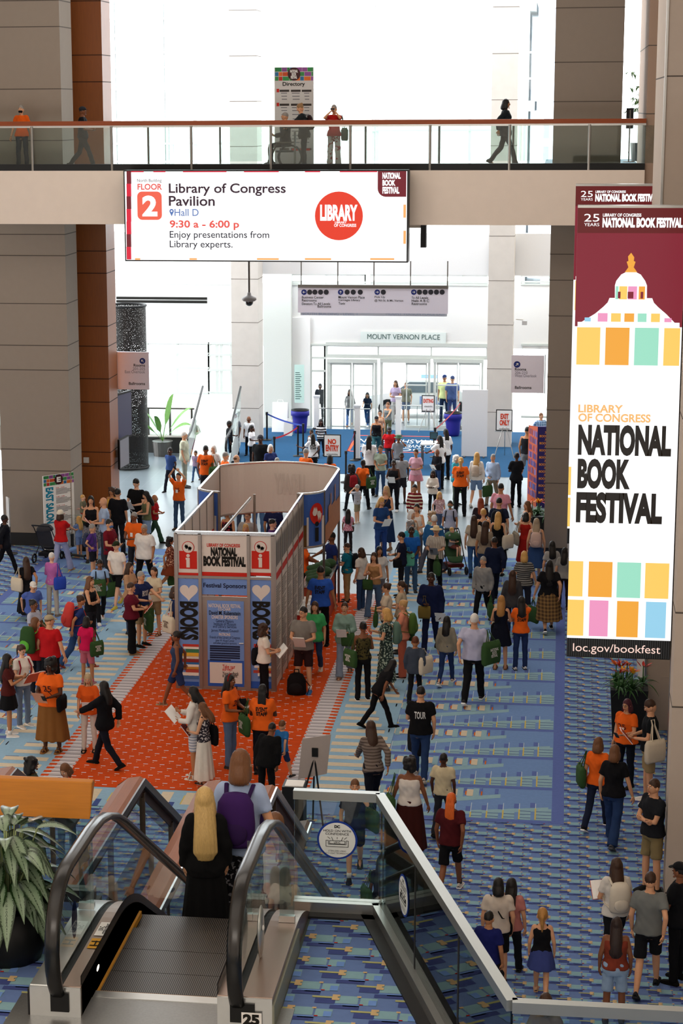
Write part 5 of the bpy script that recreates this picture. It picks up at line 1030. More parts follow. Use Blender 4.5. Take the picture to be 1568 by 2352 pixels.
def person(px,hy,fy,rot,label,hair='s:k',skin=2,top='tee:888888',leg='pants:222222',shoe='222222',arms='dd',walk=0,lean=0,nod=0,turn=0,b=1.0,g='m',h=None,z=0.0,glasses=False,cap=None,mask=None,prt=None,strap=None,lod=None,seat=False,badge=False,group=None,sock=None,at3=None):
    # ---- where it stands
    if at3: loc=Vector(at3); H=h or 1.7
    elif fy is None:
        H=h or (1.74 if g=='m' else 1.63)
        for _ in range(9):
            p=gnd(px,hy,z+H); loc=Vector((p.x,p.y,z))
            if all((q['loc']-loc).length>.40 for q in PEOPLE): break
            H*=.982
    else:
        loc=gnd(px,fy,z)
        if h: H=h
        else:
            lo,hi=.3,2.3
            for _ in range(24):
                m_=(lo+hi)/2
                if ypx(loc+Vector((0,0,m_)))>hy: lo=m_
                else: hi=m_
            H=min(max(lo,.8),1.95)
    k=H/1.75; fem=g=='f'; child_=H<1.4
    if lod is None: lod=.022 if loc.y>56 else .0165
    sc_=Matrix.Translation(loc)@Matrix.Rotation(-math.radians(rot),4,'Z')@Matrix.Scale(k,4)
    sb=math.sqrt(b); hs=1.22 if child_ else 1.0
    ln=-math.radians(lean); O=(0,0,.96)
    U=lambda *p: rotx(Vector(p),ln,O)
    # ---- skeleton
    hipx=.088*sb; sx=(.145 if fem else .168)*(1+.5*(b-1)); shz=1.41
    legs=[]; low=9
    for sd in (-1,1):
        if seat: th,kn=math.radians(82),math.radians(84)
        elif walk: f_=sd*walk; th,kn=(math.radians(24),math.radians(6)) if f_>0 else (math.radians(-16),math.radians(26))
        else: th,kn=math.radians(3 if sd>0 else 0),math.radians(3)
        hip=Vector((sd*hipx,0,.905)); spread=.018 if not walk else 0
        knee=hip+Vector((sd*spread,math.sin(th)*.41,-math.cos(th)*.41)); sh=th-kn
        ank=knee+Vector((sd*spread*.6,math.sin(sh)*.41,-math.cos(sh)*.41)); pitch_=0 if (not walk or sd*walk>0) else math.radians(-28)
        legs.append([hip,knee,ank,pitch_]); low=min(low,ank.z+(-.085 if pitch_==0 else -.075))
    dzz=-low
    for L_ in legs:
        for i in range(3): L_[i]=L_[i]+Vector((0,0,dzz))
    SH=Vector((0,0,dzz)); 
    ar=[]
    for i,sd in enumerate((-1,1)):
        key=arms[i]; (tx,ty,tz),(ox,oy,oz)=ARM[key]; s_=U(sd*sx,0,shz)+SH; t_=U(sd*tx*(1+.35*(b-1)),ty+(.08*(b-1) if ty>.1 else 0),tz)+SH
        e,w_=ik(s_,t_,Vector((sd*ox,oy,oz)),.285,.25); ar.append((s_,e,w_,key,sd))
    nk=U(0,-.008,1.46)+SH; hc=U(0,.012,1.625)+SH
    HM=Matrix.Translation(hc)@Matrix.Rotation(math.radians(-turn),4,'Z')@Matrix.Rotation(ln*.6-math.radians(nod),4,'X')@Matrix.Scale(hs,4)
    # ---- bare body
    if fem: TR=[(.83,.14,.10),(.91,.172,.122),(.99,.160,.113),(1.09,.130,.094),(1.20,.142,.104),(1.30,.156,.118),(1.38,.150,.098),(1.44,.105,.072),(1.485,.052,.055),(1.56,.047,.052)]
    else: TR=[(.83,.14,.10),(.91,.165,.115),(.99,.160,.112),(1.09,.150,.106),(1.20,.160,.112),(1.31,.176,.118),(1.39,.172,.102),(1.44,.120,.078),(1.485,.062,.062),(1.56,.056,.06)]
    TR=[(z_,rx*(b if z_<1.42 else sb),ry*((b*1.08-.08) if z_<1.40 else sb)) for z_,rx,ry in TR]
    def trunk(mb,z0,z1,off,n=16,flare=0):
        R_=[]; zs=sorted({z0,z1,*[t[0] for t in TR if z0<t[0]<z1]})
        for zz in zs:
            j=max(0,min(len(TR)-2,sum(1 for t in TR if t[0]<=zz)-1)); a,c=TR[j],TR[j+1]; t=max(0,min(1,(zz-a[0])/(c[0]-a[0]))); rx,ry=a[1]+(c[1]-a[1])*t+off,a[2]+(c[2]-a[2])*t+off
            fl=flare*max(0,(1.15-zz)); R_.append((zz,rx+fl,ry+fl))
        V=[]
        for zz,rx,ry in R_:
            for q in range(n):
                a=2*PI*q/n; x,y=rx*math.cos(a),ry*math.sin(a)
                if fem and 1.22<zz<1.36 and y>0: y*=1.13
                V.append(U(x,y,zz)+SH)
        m_=len(R_); mb.add(V,[(i*n+q,i*n+(q+1)%n,(i+1)*n+(q+1)%n,(i+1)*n+q) for i in range(m_-1) for q in range(n)]+[tuple(range(n))[::-1],tuple(range((m_-1)*n,m_*n))])
    def limb(mb,pts,rad,n=10): 
        P=[];R_=[]
        for i in range(len(pts)-1):
            for t in (0,.33,.66): P.append(pts[i].lerp(pts[i+1],t)); R_.append(rad[i]+(rad[i+1]-rad[i])*t)
        P.append(pts[-1]); R_.append(rad[-1]); mb.tube(P,R_,n)
    cov=top.split(':')[0] not in('tank','dress')
    B=MB(); trunk(B,.83,1.0,-.016); trunk(B,.9,1.40 if cov else 1.30,-.014); trunk(B,1.25,1.56,-.004 if cov else 0)
    pl=leg.split(':')[0] not in('skirt',); lsk=-.008 if pl else 0
    
    for s_,e,w_,key,sd in ar:
        B.ell(s_-Vector((sd*.012,0,.005)),(.058*sb,.055*sb,.058*sb),10,6); limb(B,[s_,e,w_],[.047*sb,.038*sb,.026])
    for hip,knee,ank,pt in legs:
        mid=knee.lerp(ank,.3); limb(B,[hip,knee,mid,ank],[.080*sb+lsk,.054*sb+lsk*(0 if leg.startswith('shorts') else 1),.054*sb+lsk*(0 if leg.startswith('shorts') else 1),.036])
        f_=Vector((0,math.cos(pt),math.sin(pt))); B.tube([ank-f_*.03-Vector((0,0,.02)),ank-f_*.035-Vector((0,0,.05)),ank+f_*.06-Vector((0,0,.052)),ank+f_*.15-Vector((0,0,.066))],[.03,.036,.034,.018],8)
    extra=MB()    # head and hands keep their own detail: mats 0 skin 1 eye white 2 dark 3 lips
    def fh(p):
        x,y,zz=p.x,p.y,p.z
        if zz<0: x*=1-.30*zz*zz; y=y*(1-.10*zz*zz) if y<0 else y*(1+.02*zz)
        if y>.2 and -.55<zz<.25: x*=.97
        if y>0: y*=.94
        return Vector((x,y,zz))
    hm=MB(); hm.ell((0,0,0),(.074,.096,.118),20,14,0,fh)
    hm.ell((0,.088,-.018),(.012,.022,.012),8,6,0); hm.tube([(0,.086,.022),(0,.100,-.014)],[.007,.011],6,0)
    for sd in (-1,1):
        hm.ell((sd*.075,-.005,-.012),(.012,.022,.032),8,6,0); hm.ell((sd*.030,.082,.012),(.014,.010,.0075),8,6,1); hm.ell((sd*.030,.0905,.012),(.0062,.004,.0066),8,6,2)
        hm.tube([(sd*.014,.092,.030),(sd*.030,.092,.035),(sd*.047,.082,.030)],.0038,5,2)
    hm.ell((0,.083,-.058),(.024,.010,.0068),10,6,3); hm.ell((0,.075,-.098),(.022,.018,.016),8,6,0)
    extra.add([HM@Vector(v) for v in hm.v],hm.f,0); extra.m=list(hm.m)
    for s_,e,w_,key,sd in ar:
        d=(w_-e); n_=Vector((-sd*.9,.25,0)) if key in 'dfbnk' else (Vector((-sd*.5,.1,.75)) if key in 'hrpw' else Vector((-sd*.6,-.3,.2)))
        if abs(d.normalized().dot(n_.normalized()))>.93: n_=Vector((-sd,0,.3))
        hand(extra,w_-d.normalized()*.012,d,n_,-sd if key in'dfbnk' else sd,1.0 if key in 'hpcsewu' else .42,0)
    rec=dict(label=label,mw=sc_,group=group,skin=skin,extra=extra,arms=ar,head=HM,hc=hc,U=U,SH=SH,k=k,loc=loc,parts=[],b=b,TR=TR,H=H,rot=rot)
    JOBS.append((rec,'body',B,lod,2))
    # ---- garments
    def col(c): return c if c.startswith('#') else '#'+c
    def garment(name,mb,mt,vs=None,it=3): JOBS.append((rec,name,mb,vs or lod,it)); rec['parts'].append((name,mt))
    tp=top.split(':'); kind=tp[0]; tm=cloth(col(tp[1]),*([tp[2],col(tp[3])] if len(tp)>3 else []))
    S=MB(); hem={'tee':.90,'polo':.88,'tank':.93,'long':.88,'jacket':.82,'crop':1.02,'dress':.95,'camp':.86,'robe':.9}[kind]; off={'jacket':.030,'camp':.026}.get(kind,.017)
    trunk(S,hem,1.472 if kind not in('tank','dress') else 1.40,off,flare=.10 if kind in('tee','camp','jacket') else .04)
    if kind in('tank',) or (kind=='dress' and 'sl' not in tp):
        for sd in (-1,1): S.tube([U(sd*sx*.58,.085,1.36)+SH,U(sd*sx*.62,.0,1.462)+SH,U(sd*sx*.58,-.085,1.36)+SH],.017,6)
    else:
        fr_={'tee':.62,'polo':.62,'camp':.75,'crop':.6,'long':1.0,'jacket':1.0,'robe':1.0,'dress':.5}[kind]
        for s_,e,w_,key,sd in ar:
            S.ell(s_-Vector((sd*.012,0,.003)),(.058*sb+off,.056*sb+off,.060*sb+off),10,6)
            if fr_<1: c_=s_.lerp(e,fr_); limb(S,[s_,c_],[.049*sb+off,.052*sb+off])
            else: limb(S,[s_,e,e.lerp(w_,.93)],[.049*sb+off,.041*sb+off,.032+off])
    garment({'jacket':'jacket','tank':'tank_top','dress':'dress_top','polo':'polo_shirt','robe':'robe'}.get(kind,'shirt'),S,tm)
    lp=leg.split(':'); lk=lp[0]; lmt=cloth(col(lp[1]),*([lp[2],col(lp[3])] if len(lp)>3 else []))
    Q=MB()
    if lk in('pants','jeans','wide','shorts','slim'):
        trunk(Q,.84,1.05,.017)
        for hip,knee,ank,pt in legs:
            if lk=='shorts': c_=hip.lerp(knee,.86); limb(Q,[hip,c_],[.092*sb,.086*sb])
            else:
                kr,ar_={'pants':(.068,.062),'jeans':(.066,.060),'wide':(.080,.095),'slim':(.064,.050)}[lk]; limb(Q,[hip,knee,knee.lerp(ank,.35),ank-Vector((0,0,.035))],[.089*sb,kr*sb,(kr-.002)*sb,ar_])
        garment('shorts' if lk=='shorts' else ('jeans' if lk=='jeans' else 'trousers'),Q,lmt)
    else:                                           # skirt with the named length 0..1
        ln_=float(lp[-1]) if lp[-1].replace('.','').isdigit() and len(lp[-1])<4 else .6
        zt=1.03; zb_=.86-ln_*.78; yc=sum(L_[2].y for L_ in legs)/2; ys=abs(legs[0][2].y-legs[1][2].y)/2*ln_; R_=[]
        for q in range(9):
            t=q/8; zz=zb_+(zt-zb_)*t; fl=(1-t); hp=.178*b if zz<.98 else .17*b
            R_.append((0,yc*fl*ln_*.6,zz+dzz,hp-.02*(t>.9)+.075*fl+.03*ln_*fl,(.125*b+.065*fl+ys*fl)))
        Q.loft(R_,22); garment('skirt',Q,lmt,None,1)
    # ---- shoes
    sm=col(shoe.split(':')[0]); sandal=shoe.endswith(':sandal')
    for hip,knee,ank,pt in legs:
        F=MB(); f_=Vector((0,math.cos(pt),math.sin(pt))); u_=Vector((0,-math.sin(pt),math.cos(pt))); x_=Vector((1,0,0)); o_=ank-u_*.085
        prof=((-.075,.026,.050),(-.06,.036,.085),(-.01,.038,.10),(.05,.042,.072),(.11,.047,.056),(.16,.043,.046),(.19,.022,.030))
        if sandal:
            V=[]
            for y_,wd,ht in prof: V+=[o_+f_*y_+x_*(wd*1.05)+u_*.0,o_+f_*y_-x_*(wd*1.05)+u_*.0,o_+f_*y_-x_*(wd*1.05)+u_*.024,o_+f_*y_+x_*(wd*1.05)+u_*.024]
            n_=len(prof); F.add(V,[(4*i+q,4*i+(q+1)%4,4*i+4+(q+1)%4,4*i+4+q) for i in range(n_-1) for q in range(4)]+[(3,2,1,0),(4*n_-4,4*n_-3,4*n_-2,4*n_-1)],0)
            for y_ in (.10,.02): F.tube([o_+f_*y_+x_*.05+u_*.02,o_+f_*y_+x_*.035+u_*(.065 if y_>.05 else .10),o_+f_*y_-x_*.035+u_*(.065 if y_>.05 else .10),o_+f_*y_-x_*.05+u_*.02],.012,6,0,)
            rec['parts'].append(('sandal',F,[cloth(sm)]))
        else:
            V=[]
            for y_,wd,ht in prof:
                V+=[o_+f_*y_+x_*(wd*math.cos(a))+u_*max(.012,.018+(ht-.018)*math.sin(a)) for a in [PI*q/8 for q in range(9)]]
            n_=len(prof); F.add(V,[(9*i+q,9*i+q+1,9*i+10+q,9*i+9+q) for i in range(n_-1) for q in range(8)]+[tuple(range(9)),tuple(range(9*n_-9,9*n_))[::-1]],0)
            V=[]
            for y_,wd,ht in prof: V+=[o_+f_*y_*1.03+x_*(wd*1.1),o_+f_*y_*1.03-x_*(wd*1.1),o_+f_*y_*1.03-x_*(wd*1.1)+u_*.024,o_+f_*y_*1.03+x_*(wd*1.1)+u_*.024]
            F.add(V,[(4*i+q,4*i+(q+1)%4,4*i+4+(q+1)%4,4*i+4+q) for i in range(n_-1) for q in range(4)]+[(3,2,1,0),(4*n_-4,4*n_-3,4*n_-2,4*n_-1)],1)
            so=shoe.split(':')[1] if ':' in shoe else sm
            rec['parts'].append(('shoe',F,[cloth(sm),cloth(col(so))]))
        if sock: F=MB(); F.tube([ank+Vector((0,0,.07)),ank-Vector((0,0,.01))],[.043,.042],10); rec['parts'].append(('sock',F,[cloth(col(sock))]))
    # ---- hair and headwear
    hst,hcl=hair.split(':'); W=MB(); tr=lambda p: HM@Vector(p)
    def add(mb): W.add([HM@Vector(v) for v in mb.v],mb.f,0)
    q=MB(); rr=random.Random(sum(map(ord,label)))
    shell=lambda rx,ry,rz,y_,z_: q.ell((0,y_+.003,z_+.011),(rx,ry,rz),18,12)
    def curtain(zend,wt,wb,back=.075,th=.04,front=False):
        R_=[];n_=7
        for i in range(n_+1):
            t=i/n_; zz=.05+(zend-.05)*t; R_.append((0,-.035-(back-.035)*min(1,t*1.6)-(.02*t),zz,wt+(wb-wt)*t,th+.02*math.sin(PI*t)))
        R_[-1]=(R_[-1][0],R_[-1][1],R_[-1][2],R_[-1][3]*.55,R_[-1][4]*.5); q.loft(R_[::-1],14)
    if hst=='s': shell(.079,.097,.106,-.016,.022)
    elif hst=='crew': shell(.0765,.094,.104,-.012,.020)
    elif hst=='bald': pass
    elif hst=='rim': q.ell((0,-.026,.012),(.0800,.078,.062),16,10)
    elif hst=='bob': shell(.083,.099,.110,-.018,.020); curtain(-.15,.084,.092,.06,.06); [q.ell((sd*.073,.005,-.06),(.022,.045,.085),8,8) for sd in(-1,1)]
    elif hst=='long': shell(.082,.099,.109,-.018,.020); curtain(-.36,.084,.10,.095,.048); [q.ell((sd*.074,-.005,-.08),(.022,.045,.12),8,8) for sd in(-1,1)]
    elif hst=='vlong': shell(.083,.100,.110,-.018,.020); curtain(-.50,.086,.115,.10,.05); [q.ell((sd*.075,-.005,-.10),(.024,.045,.14),8,8) for sd in(-1,1)]
    elif hst=='pony': shell(.079,.097,.107,-.017,.020); q.tube([(0,-.09,.05),(0,-.135,.03),(0,-.14,-.08),(0,-.125,-.22)],[.024,.034,.032,.008],8)
    elif hst=='bun': shell(.079,.097,.107,-.017,.020); q.ell((0,-.085,.085),(.045,.042,.042),10,8)
    elif hst=='curly':
        shell(.098,.108,.112,-.022,.022); curtain(-.17,.10,.12,.06,.06)
        for _ in range(26): a=rr.uniform(0,2*PI); zz=rr.uniform(-.16,.12); r_=.098*math.sqrt(max(.1,1-(zz/.17)**2)); yy=-.022+r_*math.sin(a); 
        for _ in range(34):
            a=rr.uniform(0,2*PI); zz=rr.uniform(-.15,.11); r_=.095; x_,y_=r_*math.cos(a),-.025+r_*math.sin(a)
            if y_<.03 or zz>.07: q.ell((x_,y_,zz),(.032,.032,.03),7,5)
    elif hst=='afro':
        shell(.118,.118,.122,-.034,.034)
        for _ in range(40):
            a=rr.uniform(0,2*PI); zz=rr.uniform(-.10,.14); r_=.088*math.sqrt(max(.1,1-(zz/.19)**2)); x_,y_=r_*math.cos(a),-.03+r_*math.sin(a)
            if y_<.03 or zz>.09: q.ell((x_,y_,zz+.02),(.045,.045,.045),7,5)
    elif hst=='braids':
        shell(.080,.098,.108,-.017,.020)
        for i in range(9):
            a=-.9+1.8*i/8; x_=.08*math.sin(a); q.tube([(x_*.8,-.075,.05),(x_,-.105,-.04),(x_*1.1,-.12,-.18),(x_*1.15,-.125,-.34-.03*(i%3))],[.017,.017,.015,.008],6)
    elif hst=='cap':
        shell(.0785,.096,.095,-.018,.0)
    add(q)
    if q.v: JOBS.append((rec,'hair',W,.0125,6)); rec['parts'].append(('hair',hairm(hcl)))
    if cap:
        ck,cc=cap.split(':'); q=MB(); W2=MB()
        if ck=='cap': q.ell((0,-.006,.05),(.086,.106,.085),18,10,0,lambda p:Vector((p.x,p.y,max(p.z,-.05)))); V=[(.07*math.cos(a)*1.05,.085+.075*math.sin(a),.052-.014*math.sin(a)) for a in [PI*i/10 for i in range(11)]]; q.add(V+[(x,y,z_-.008) for x,y,z_ in V],[tuple(range(11)),tuple(range(11,22))[::-1]]+[(i,i+11,i+12,i+1) for i in range(10)])
        elif ck=='hat': q.lathe([(.17,.045),(.172,.052),(.09,.058),(.088,.10),(.075,.14),(0,.145)],(0,0,0),22)
        elif ck=='beanie': q.ell((0,-.012,.045),(.092,.108,.10),18,10,0,lambda p:Vector((p.x,p.y,max(p.z,-.25))))
        elif ck=='hood': q.ell((0,-.03,.01),(.105,.118,.13),18,12); q.loft([(0,-.05,-.30,.17,.09),(0,-.05,-.18,.14,.09),(0,-.04,-.06,.105,.10)],16)
        elif ck=='shades': q.ell((-.03,.058,.105),(.026,.02,.012),8,6); q.ell((.03,.058,.105),(.026,.02,.012),8,6)
        elif ck=='band': q.tube([(.088*math.cos(a),.0,.02+.115*math.sin(a)) for a in [PI*i/10 for i in range(11)]],.012,6)
        W2.add([HM@Vector(v) for v in q.v],q.f); rec['parts'].append(({'shades':'sunglasses','band':'headband','hood':'headscarf'}.get(ck,ck if ck!='cap' else 'baseball_cap'),W2,[cloth(col(cc))],True))
    if glasses:
        q=MB(); W2=MB()
        for sd in (-1,1): q.tube([(sd*.031+.02*math.cos(a),.100,.012+.015*math.sin(a)) for a in [2*PI*i/12 for i in range(13)]],.0022,4,0,1,False); q.tube([(sd*.05,.098,.016),(sd*.078,.0,.012)],.002,4)
        q.tube([(-.011,.101,.014),(.011,.101,.014)],.002,4); W2.add([HM@Vector(v) for v in q.v],q.f); rec['parts'].append(('glasses',W2,[black]))
    if mask:
        q=MB(); W2=MB(); q.ell((0,.048,-.052),(.060,.055,.045),14,10); W2.add([HM@Vector(v) for v in q.v],q.f); rec['parts'].append(('face_mask',W2,[cloth(col(mask))],True))
    rec['prt']=prt; rec['strap']=strap; rec['badge']=badge
    PEOPLE.append(rec); return rec
def finish_people():
    tmp=[]
    for rec,name,mb,vs,it in JOBS:
        me=bpy.data.meshes.new('t'); me.from_pydata([tuple(v) for v in mb.v],[],mb.f); o=bpy.data.objects.new('t',me); C.objects.link(o)
        r_=o.modifiers.new('r','REMESH'); r_.mode='VOXEL'; r_.voxel_size=vs; s_=o.modifiers.new('s','SMOOTH'); s_.factor=.5; s_.iterations=it; tmp.append(o)
    bpy.context.view_layer.update(); dg=bpy.context.evaluated_depsgraph_get(); out={}
    for (rec,name,mb,vs,it),o in zip(JOBS,tmp):
        me=bpy.data.meshes.new_from_object(o.evaluated_get(dg)); out[(id(rec),name)]=me
    for o in tmp: m_=o.data; bpy.data.objects.remove(o); bpy.data.meshes.remove(m_)
    for i,rec in enumerate(PEOPLE):
        me=out[(id(rec),'body')]; n=len(me.vertices); V=np.empty(n*3); me.vertices.foreach_get('co',V); F=[tuple(p.vertices) for p in me.polygons]; bpy.data.meshes.remove(me)
        b=MB(); b.add(V.reshape(-1,3).tolist(),F,0); ex=rec['extra']; o0=len(b.v); b.v+=[tuple(v) for v in ex.v]; b.f+=[tuple(q+o0 for q in f) for f in ex.f]; b.m+=ex.m
        o=b.build('person',[skinm(rec['skin']),eye_w,eye_d,mat('#9a4a40' if rec['skin']<4 else '#5a2a24',.5,noise=0)],None,True); o.matrix_world=rec['mw']; tg(o,rec['label'],'person',rec['group']); rec['obj']=o
        rs=np.random.RandomState(i)
        for part in rec['parts']:
            if isinstance(part[1],MB): part[1].build(part[0],part[2],o,len(part)>3 or part[0]!='glasses')
            else:
                name,mt=part; me=out[(id(rec),name)]; me.name=name; me.materials.clear(); me.materials.append(mt); n=len(me.vertices); V=np.empty(n*3); N=np.empty(n*3); me.vertices.foreach_get('co',V); me.vertex_normals.foreach_get('vector',N); V=V.reshape(-1,3); N=N.reshape(-1,3)
                ph=rs.rand(6)*6.28; amp=.0016 if name=='hair' else .0045 if name!='skirt' else .012; ang=np.arctan2(V[:,1],V[:,0])
                d=np.sin(V[:,2]*38+ang*2.0+ph[0])*np.sin(ang*5+V[:,2]*9+ph[1])+.7*np.sin(V[:,2]*17-V[:,0]*30+ph[2]) if name!='skirt' else np.sin(ang*9+ph[3])*np.clip((1.05-V[:,2])*1.2,0,1)
                if name=='hair': d=np.sin(ang*26+V[:,2]*6+ph[4])+.6*np.sin(V[:,0]*190+ph[5])
                V=V+N*(d*amp)[:,None]; me.vertices.foreach_set('co',V.ravel()); me.polygons.foreach_set('use_smooth',[True]*len(me.polygons)); me.update(); g=bpy.data.objects.new(name,me); C.objects.link(g); g.parent=o
                if part is rec['parts'][0]: rec['shirt']=g
        prints(rec)
def decal(rec,text_,z0,z1,x0,x1,front,m,bold=.02):
    g=rec['shirt']; me=g.data; bvh=BVHTree.FromPolygons([v.co.copy() for v in me.vertices],[tuple(p.vertices) for p in me.polygons]); sg=1 if front else -1
    def fn(u,v):
        p=rec['U'](0,0,v)+rec['SH']; hit=bvh.ray_cast(Vector((-u if front else u,sg*.6,p.z)),Vector((0,-sg,0)))
        if hit[0] is None: return (-u if front else u,p.y+sg*.13,p.z)
        return tuple(hit[0]+Vector((0,sg*.006,0)))
    text(text_,fn,x0,x1,z0,z1,m,g,bold)
def prints(rec):
    p=rec['prt']
    if p=='staff': decal(rec,'EVENT',1.27,1.35,-.11,.11,False,ink,.05); decal(rec,'STAFF',1.18,1.26,-.105,.105,False,ink,.05)
    elif p=='25': decal(rec,'25',1.18,1.30,-.08,.08,True,mat('#2a1020',.8,noise=0),.0)
    elif p=='both': decal(rec,'25',1.18,1.30,-.08,.08,True,mat('#2a1020',.8,noise=0))
    elif p: decal(rec,p[1:],1.20,1.33,-.1,.1,p[0]=='f',mat('#cfcfcf',.8,noise=0),.03)
    if rec['badge']:
        q=rec['U'](0,.135,1.20)+rec['SH']; MB().box(-.035,.035,q.y+.01,q.y+.016,q.z-.05,q.z+.05).build('name_badge',paper,rec['obj'])
O='tee:e8641e'
# ---- by the east column and the East Salon board
person(14,1178,1318,60,'person in black striding past the edge beside the pole notice, round patch on sleeve','s:k',5,'jacket:14151c','pants:101014','111111','db',walk=1)
person(142,1167,1314,20,'person in red top and cream cap pushing the dark stroller','bob:b',2,'tee:b51a1c','wide:9aa0c4','c8a070:sandal','rr',g='f',cap='beanie:d8cfbb',walk=1)
person(183,1197,1280,300,'small blond child in pale blue outfit riding the scooter by the stroller','long:l',2,'tee:6d86b4','shorts:6d86b4','c09070','rd',g='f',h=1.08)
person(212,1139,1290,170,'person in black top and grey skirt holding a toddler beside the East Salon board','long:k',2,'tank:17171b','skirt:8a8a90:f:555:.3','333333','wh',g='f')
person(238,1142,None,250,'bald person in light blue shirt reading an orange festival book by the planter','bald:k',2,'polo:9fb3d0','pants:3a3f4a','333333','hh',h=1.8)
person(270,1122,None,10,'person in black short sleeved shirt seen from behind beside the wooden column','s:k',2,'camp:121216','pants:1c1d22','111111','dd',h=1.8)
person(257,1119,None,200,'curly haired person with yellow top partly hidden behind the one in black','curly:b',3,'tank:c9a24a','pants:333','222222','dd',g='f')
person(313,1099,None,200,'tall black haired person in black polo looking down at papers','s:k',1,'polo:111114','pants:15151a','111111','hh',h=1.86,nod=25)
person(336,1128,None,240,'person in olive tank top and denim shorts sharing the papers','long:k',2,'tank:5f6448','shorts:7f93ad','dddddd','hh',g='f',nod=15)
person(356,1134,1245,100,'bald person in red polo walking past the paper readers','bald:k',3,'polo:a3161b','wide:2f4a38','222222','hh',walk=1)
person(392,1026,1128,200,'person in blue tee walking behind the phone photographer','crew:k',5,'tee:31497c','pants:161a26','222222','db',walk=1)
person(424,1001,1120,90,'white haired person in pale green overshirt near the booth head','s:w',2,'camp:b9bba4','pants:8d8f80','444444','dd',h=1.76)
person(412,1085,1216,195,'bearded person in orange staff tee raising a phone overhead','crew:k',2,O,'jeans:3a5270','443322','uu',badge=True,prt='25',nod=-12)
person(214,1205,1326,100,'grey haired person in purple polo with small backpack and dark shorts','crew:g',2,'polo:51337f','shorts:1c1c24','444444','di',glasses=True)
person(250,1192,None,110,'person in maroon polo and face mask holding a phone','crew:k',2,'polo:6d1422','pants:2a2a30','222222','hh',mask='#4a6a9a')
person(308,1176,None,200,'grey haired volunteer in orange tee between the maroon polo and white shirts','crew:g',4,O,'pants:2b2b30','222222','hh',glasses=True,badge=True,b=1.1)
person(334,1199,1352,200,'heavy person in loose white shirt walking near the booth','crew:g',3,'camp:e2dcd6','pants:101014','222222','dd',walk=1,b=1.3)
person(270,1238,1392,195,'person in white tee, dark cap and black shorts walking with a green bag','s:b',1,'tee:e6dfd6','shorts:141418','c8b84a','dw',walk=-1,cap='cap:26301f')
person(232,1280,1428,160,'person in light blue tee with black straps carrying green bag and papers','s:k',4,'tee:8faed6','pants:16161a','dddddd','wh',walk=1,nod=15)
person(300,1292,1455,110,'person with long brown hair and sunglasses on head, tan top, near booth','long:b',2,'tee:b28a6a','jeans:384660','333333','hw',g='f',cap='shades:111')
person(326,1312,1484,120,'grey haired person with glasses in navy tee and khaki shorts holding a green bag','crew:g',2,'tee:1c2750','shorts:a08a66','111111','rh',glasses=True,b=1.15,prt='fBOOK')
person(303,1338,1502,80,'short haired person in maroon blouse and black trousers with black shoulder bag','crew:b',2,'tee:5e1526','wide:0e0e12','8a6a4a','hh',g='f',b=1.35,glasses=True)
person(356,1302,1459,200,'person with brown ponytail in cream top holding papers and green bags','pony:b',2,'tee:cfc0a4','shorts:8a7456','7a4a30:sandal','hw',g='f')
person(206,1324,None,110,'person in black tank top with crossed arms and sunglasses on head','vlong:n',2,'tank:141418','pants:222228','333333','cc',g='f',cap='shades:222')
person(122,1269,1415,20,'white haired person in pink cardigan with blue shoulder bag','crew:w',1,'long:b565a6','pants:b5ada2','8a7a6a','hh',g='f')
person(64,1274,1420,330,'person with very long dark hair in black dress walking with a cream bag','vlong:b',3,'dress:121216:sl','skirt:121216:.8','222222','db',g='f',walk=1)
person(76,1326,1478,150,'person in blue shirt and white cap stooping as they walk by','s:w',2,'tee:4d62a8','pants:27304e','333333','db',walk=1,lean=14,cap='cap:d9d5cf')
person(76,1377,None,110,'black haired person with glasses and green bag strap over grey tee','bun:k',4,'tee:a7acbd','jeans:2c3648','333333','hh',g='f',glasses=True)
person(86,1418,1597,30,'brown haired person in red jacket wearing a big green hiking backpack','long:n',2,'jacket:a31a1c','jeans:20222b','999090','dd',g='f',turn=50)
person(118,1413,1606,20,'broad person in red tee, tan cap and black shorts seen from behind','crew:n',2,'tee:b0161c','shorts:0f0f13','3b3b3b','nn',cap='cap:a3977c',b=1.22,turn=55)
person(202,1416,1572,10,'person in hot pink tee and pink shorts with green shoulder bag and bottle','bob:k',3,'tee:d31a55','shorts:c2687a','b0808a','dd',g='f',sock='#c06a80')
person(178,1362,1534,60,'person in navy top with coral red backpack and blue jeans leaning forward','bun:b',3,'tee:27376e','wide:33507e','a04030:sandal','hb',g='f',walk=1,lean=10)
person(55,1480,1668,130,'person with glasses and dark ponytail in white tee holding orange programmes','pony:b',1,'tee:e4ddd4','jeans:6d7c92','c8bfb4:fff','hh',g='f',glasses=True,nod=18)
person(22,1502,1690,80,'person with long black hair, maroon top and short black skirt looking at phone','vlong:k',3,'tee:4a1a18','skirt:101013:.32','d8d2cc:fff','pp',g='f',sock='#e8e4e0')
person(121,1514,1727,190,'dark haired volunteer in orange tee and long tan skirt with black crossbody bag','afro:k',5,O,'skirt:7d5228:.78','8a5a2a:sandal','hh',g='f',b=1.3,prt='25',glasses=True)
person(206,1547,1726,175,'older volunteer with long grey blond hair in orange tunic and white trousers','long:#b09a78',2,'camp:d9581c','slim:d0c4ba','1b1b1b:sandal','hd',g='f',nod=12)
person(243,1558,1762,290,'person in all black stepping towards the older volunteer in orange','long:k',2,'jacket:0d0d12','pants:12141f','0c0c0c','rb',g='f',walk=1)
person(72,1738,None,60,'dark haired person just showing above the wooden guard','curly:k',4,'tee:3a3d2c','jeans:3a4860','333333','hh',g='f',h=1.66)
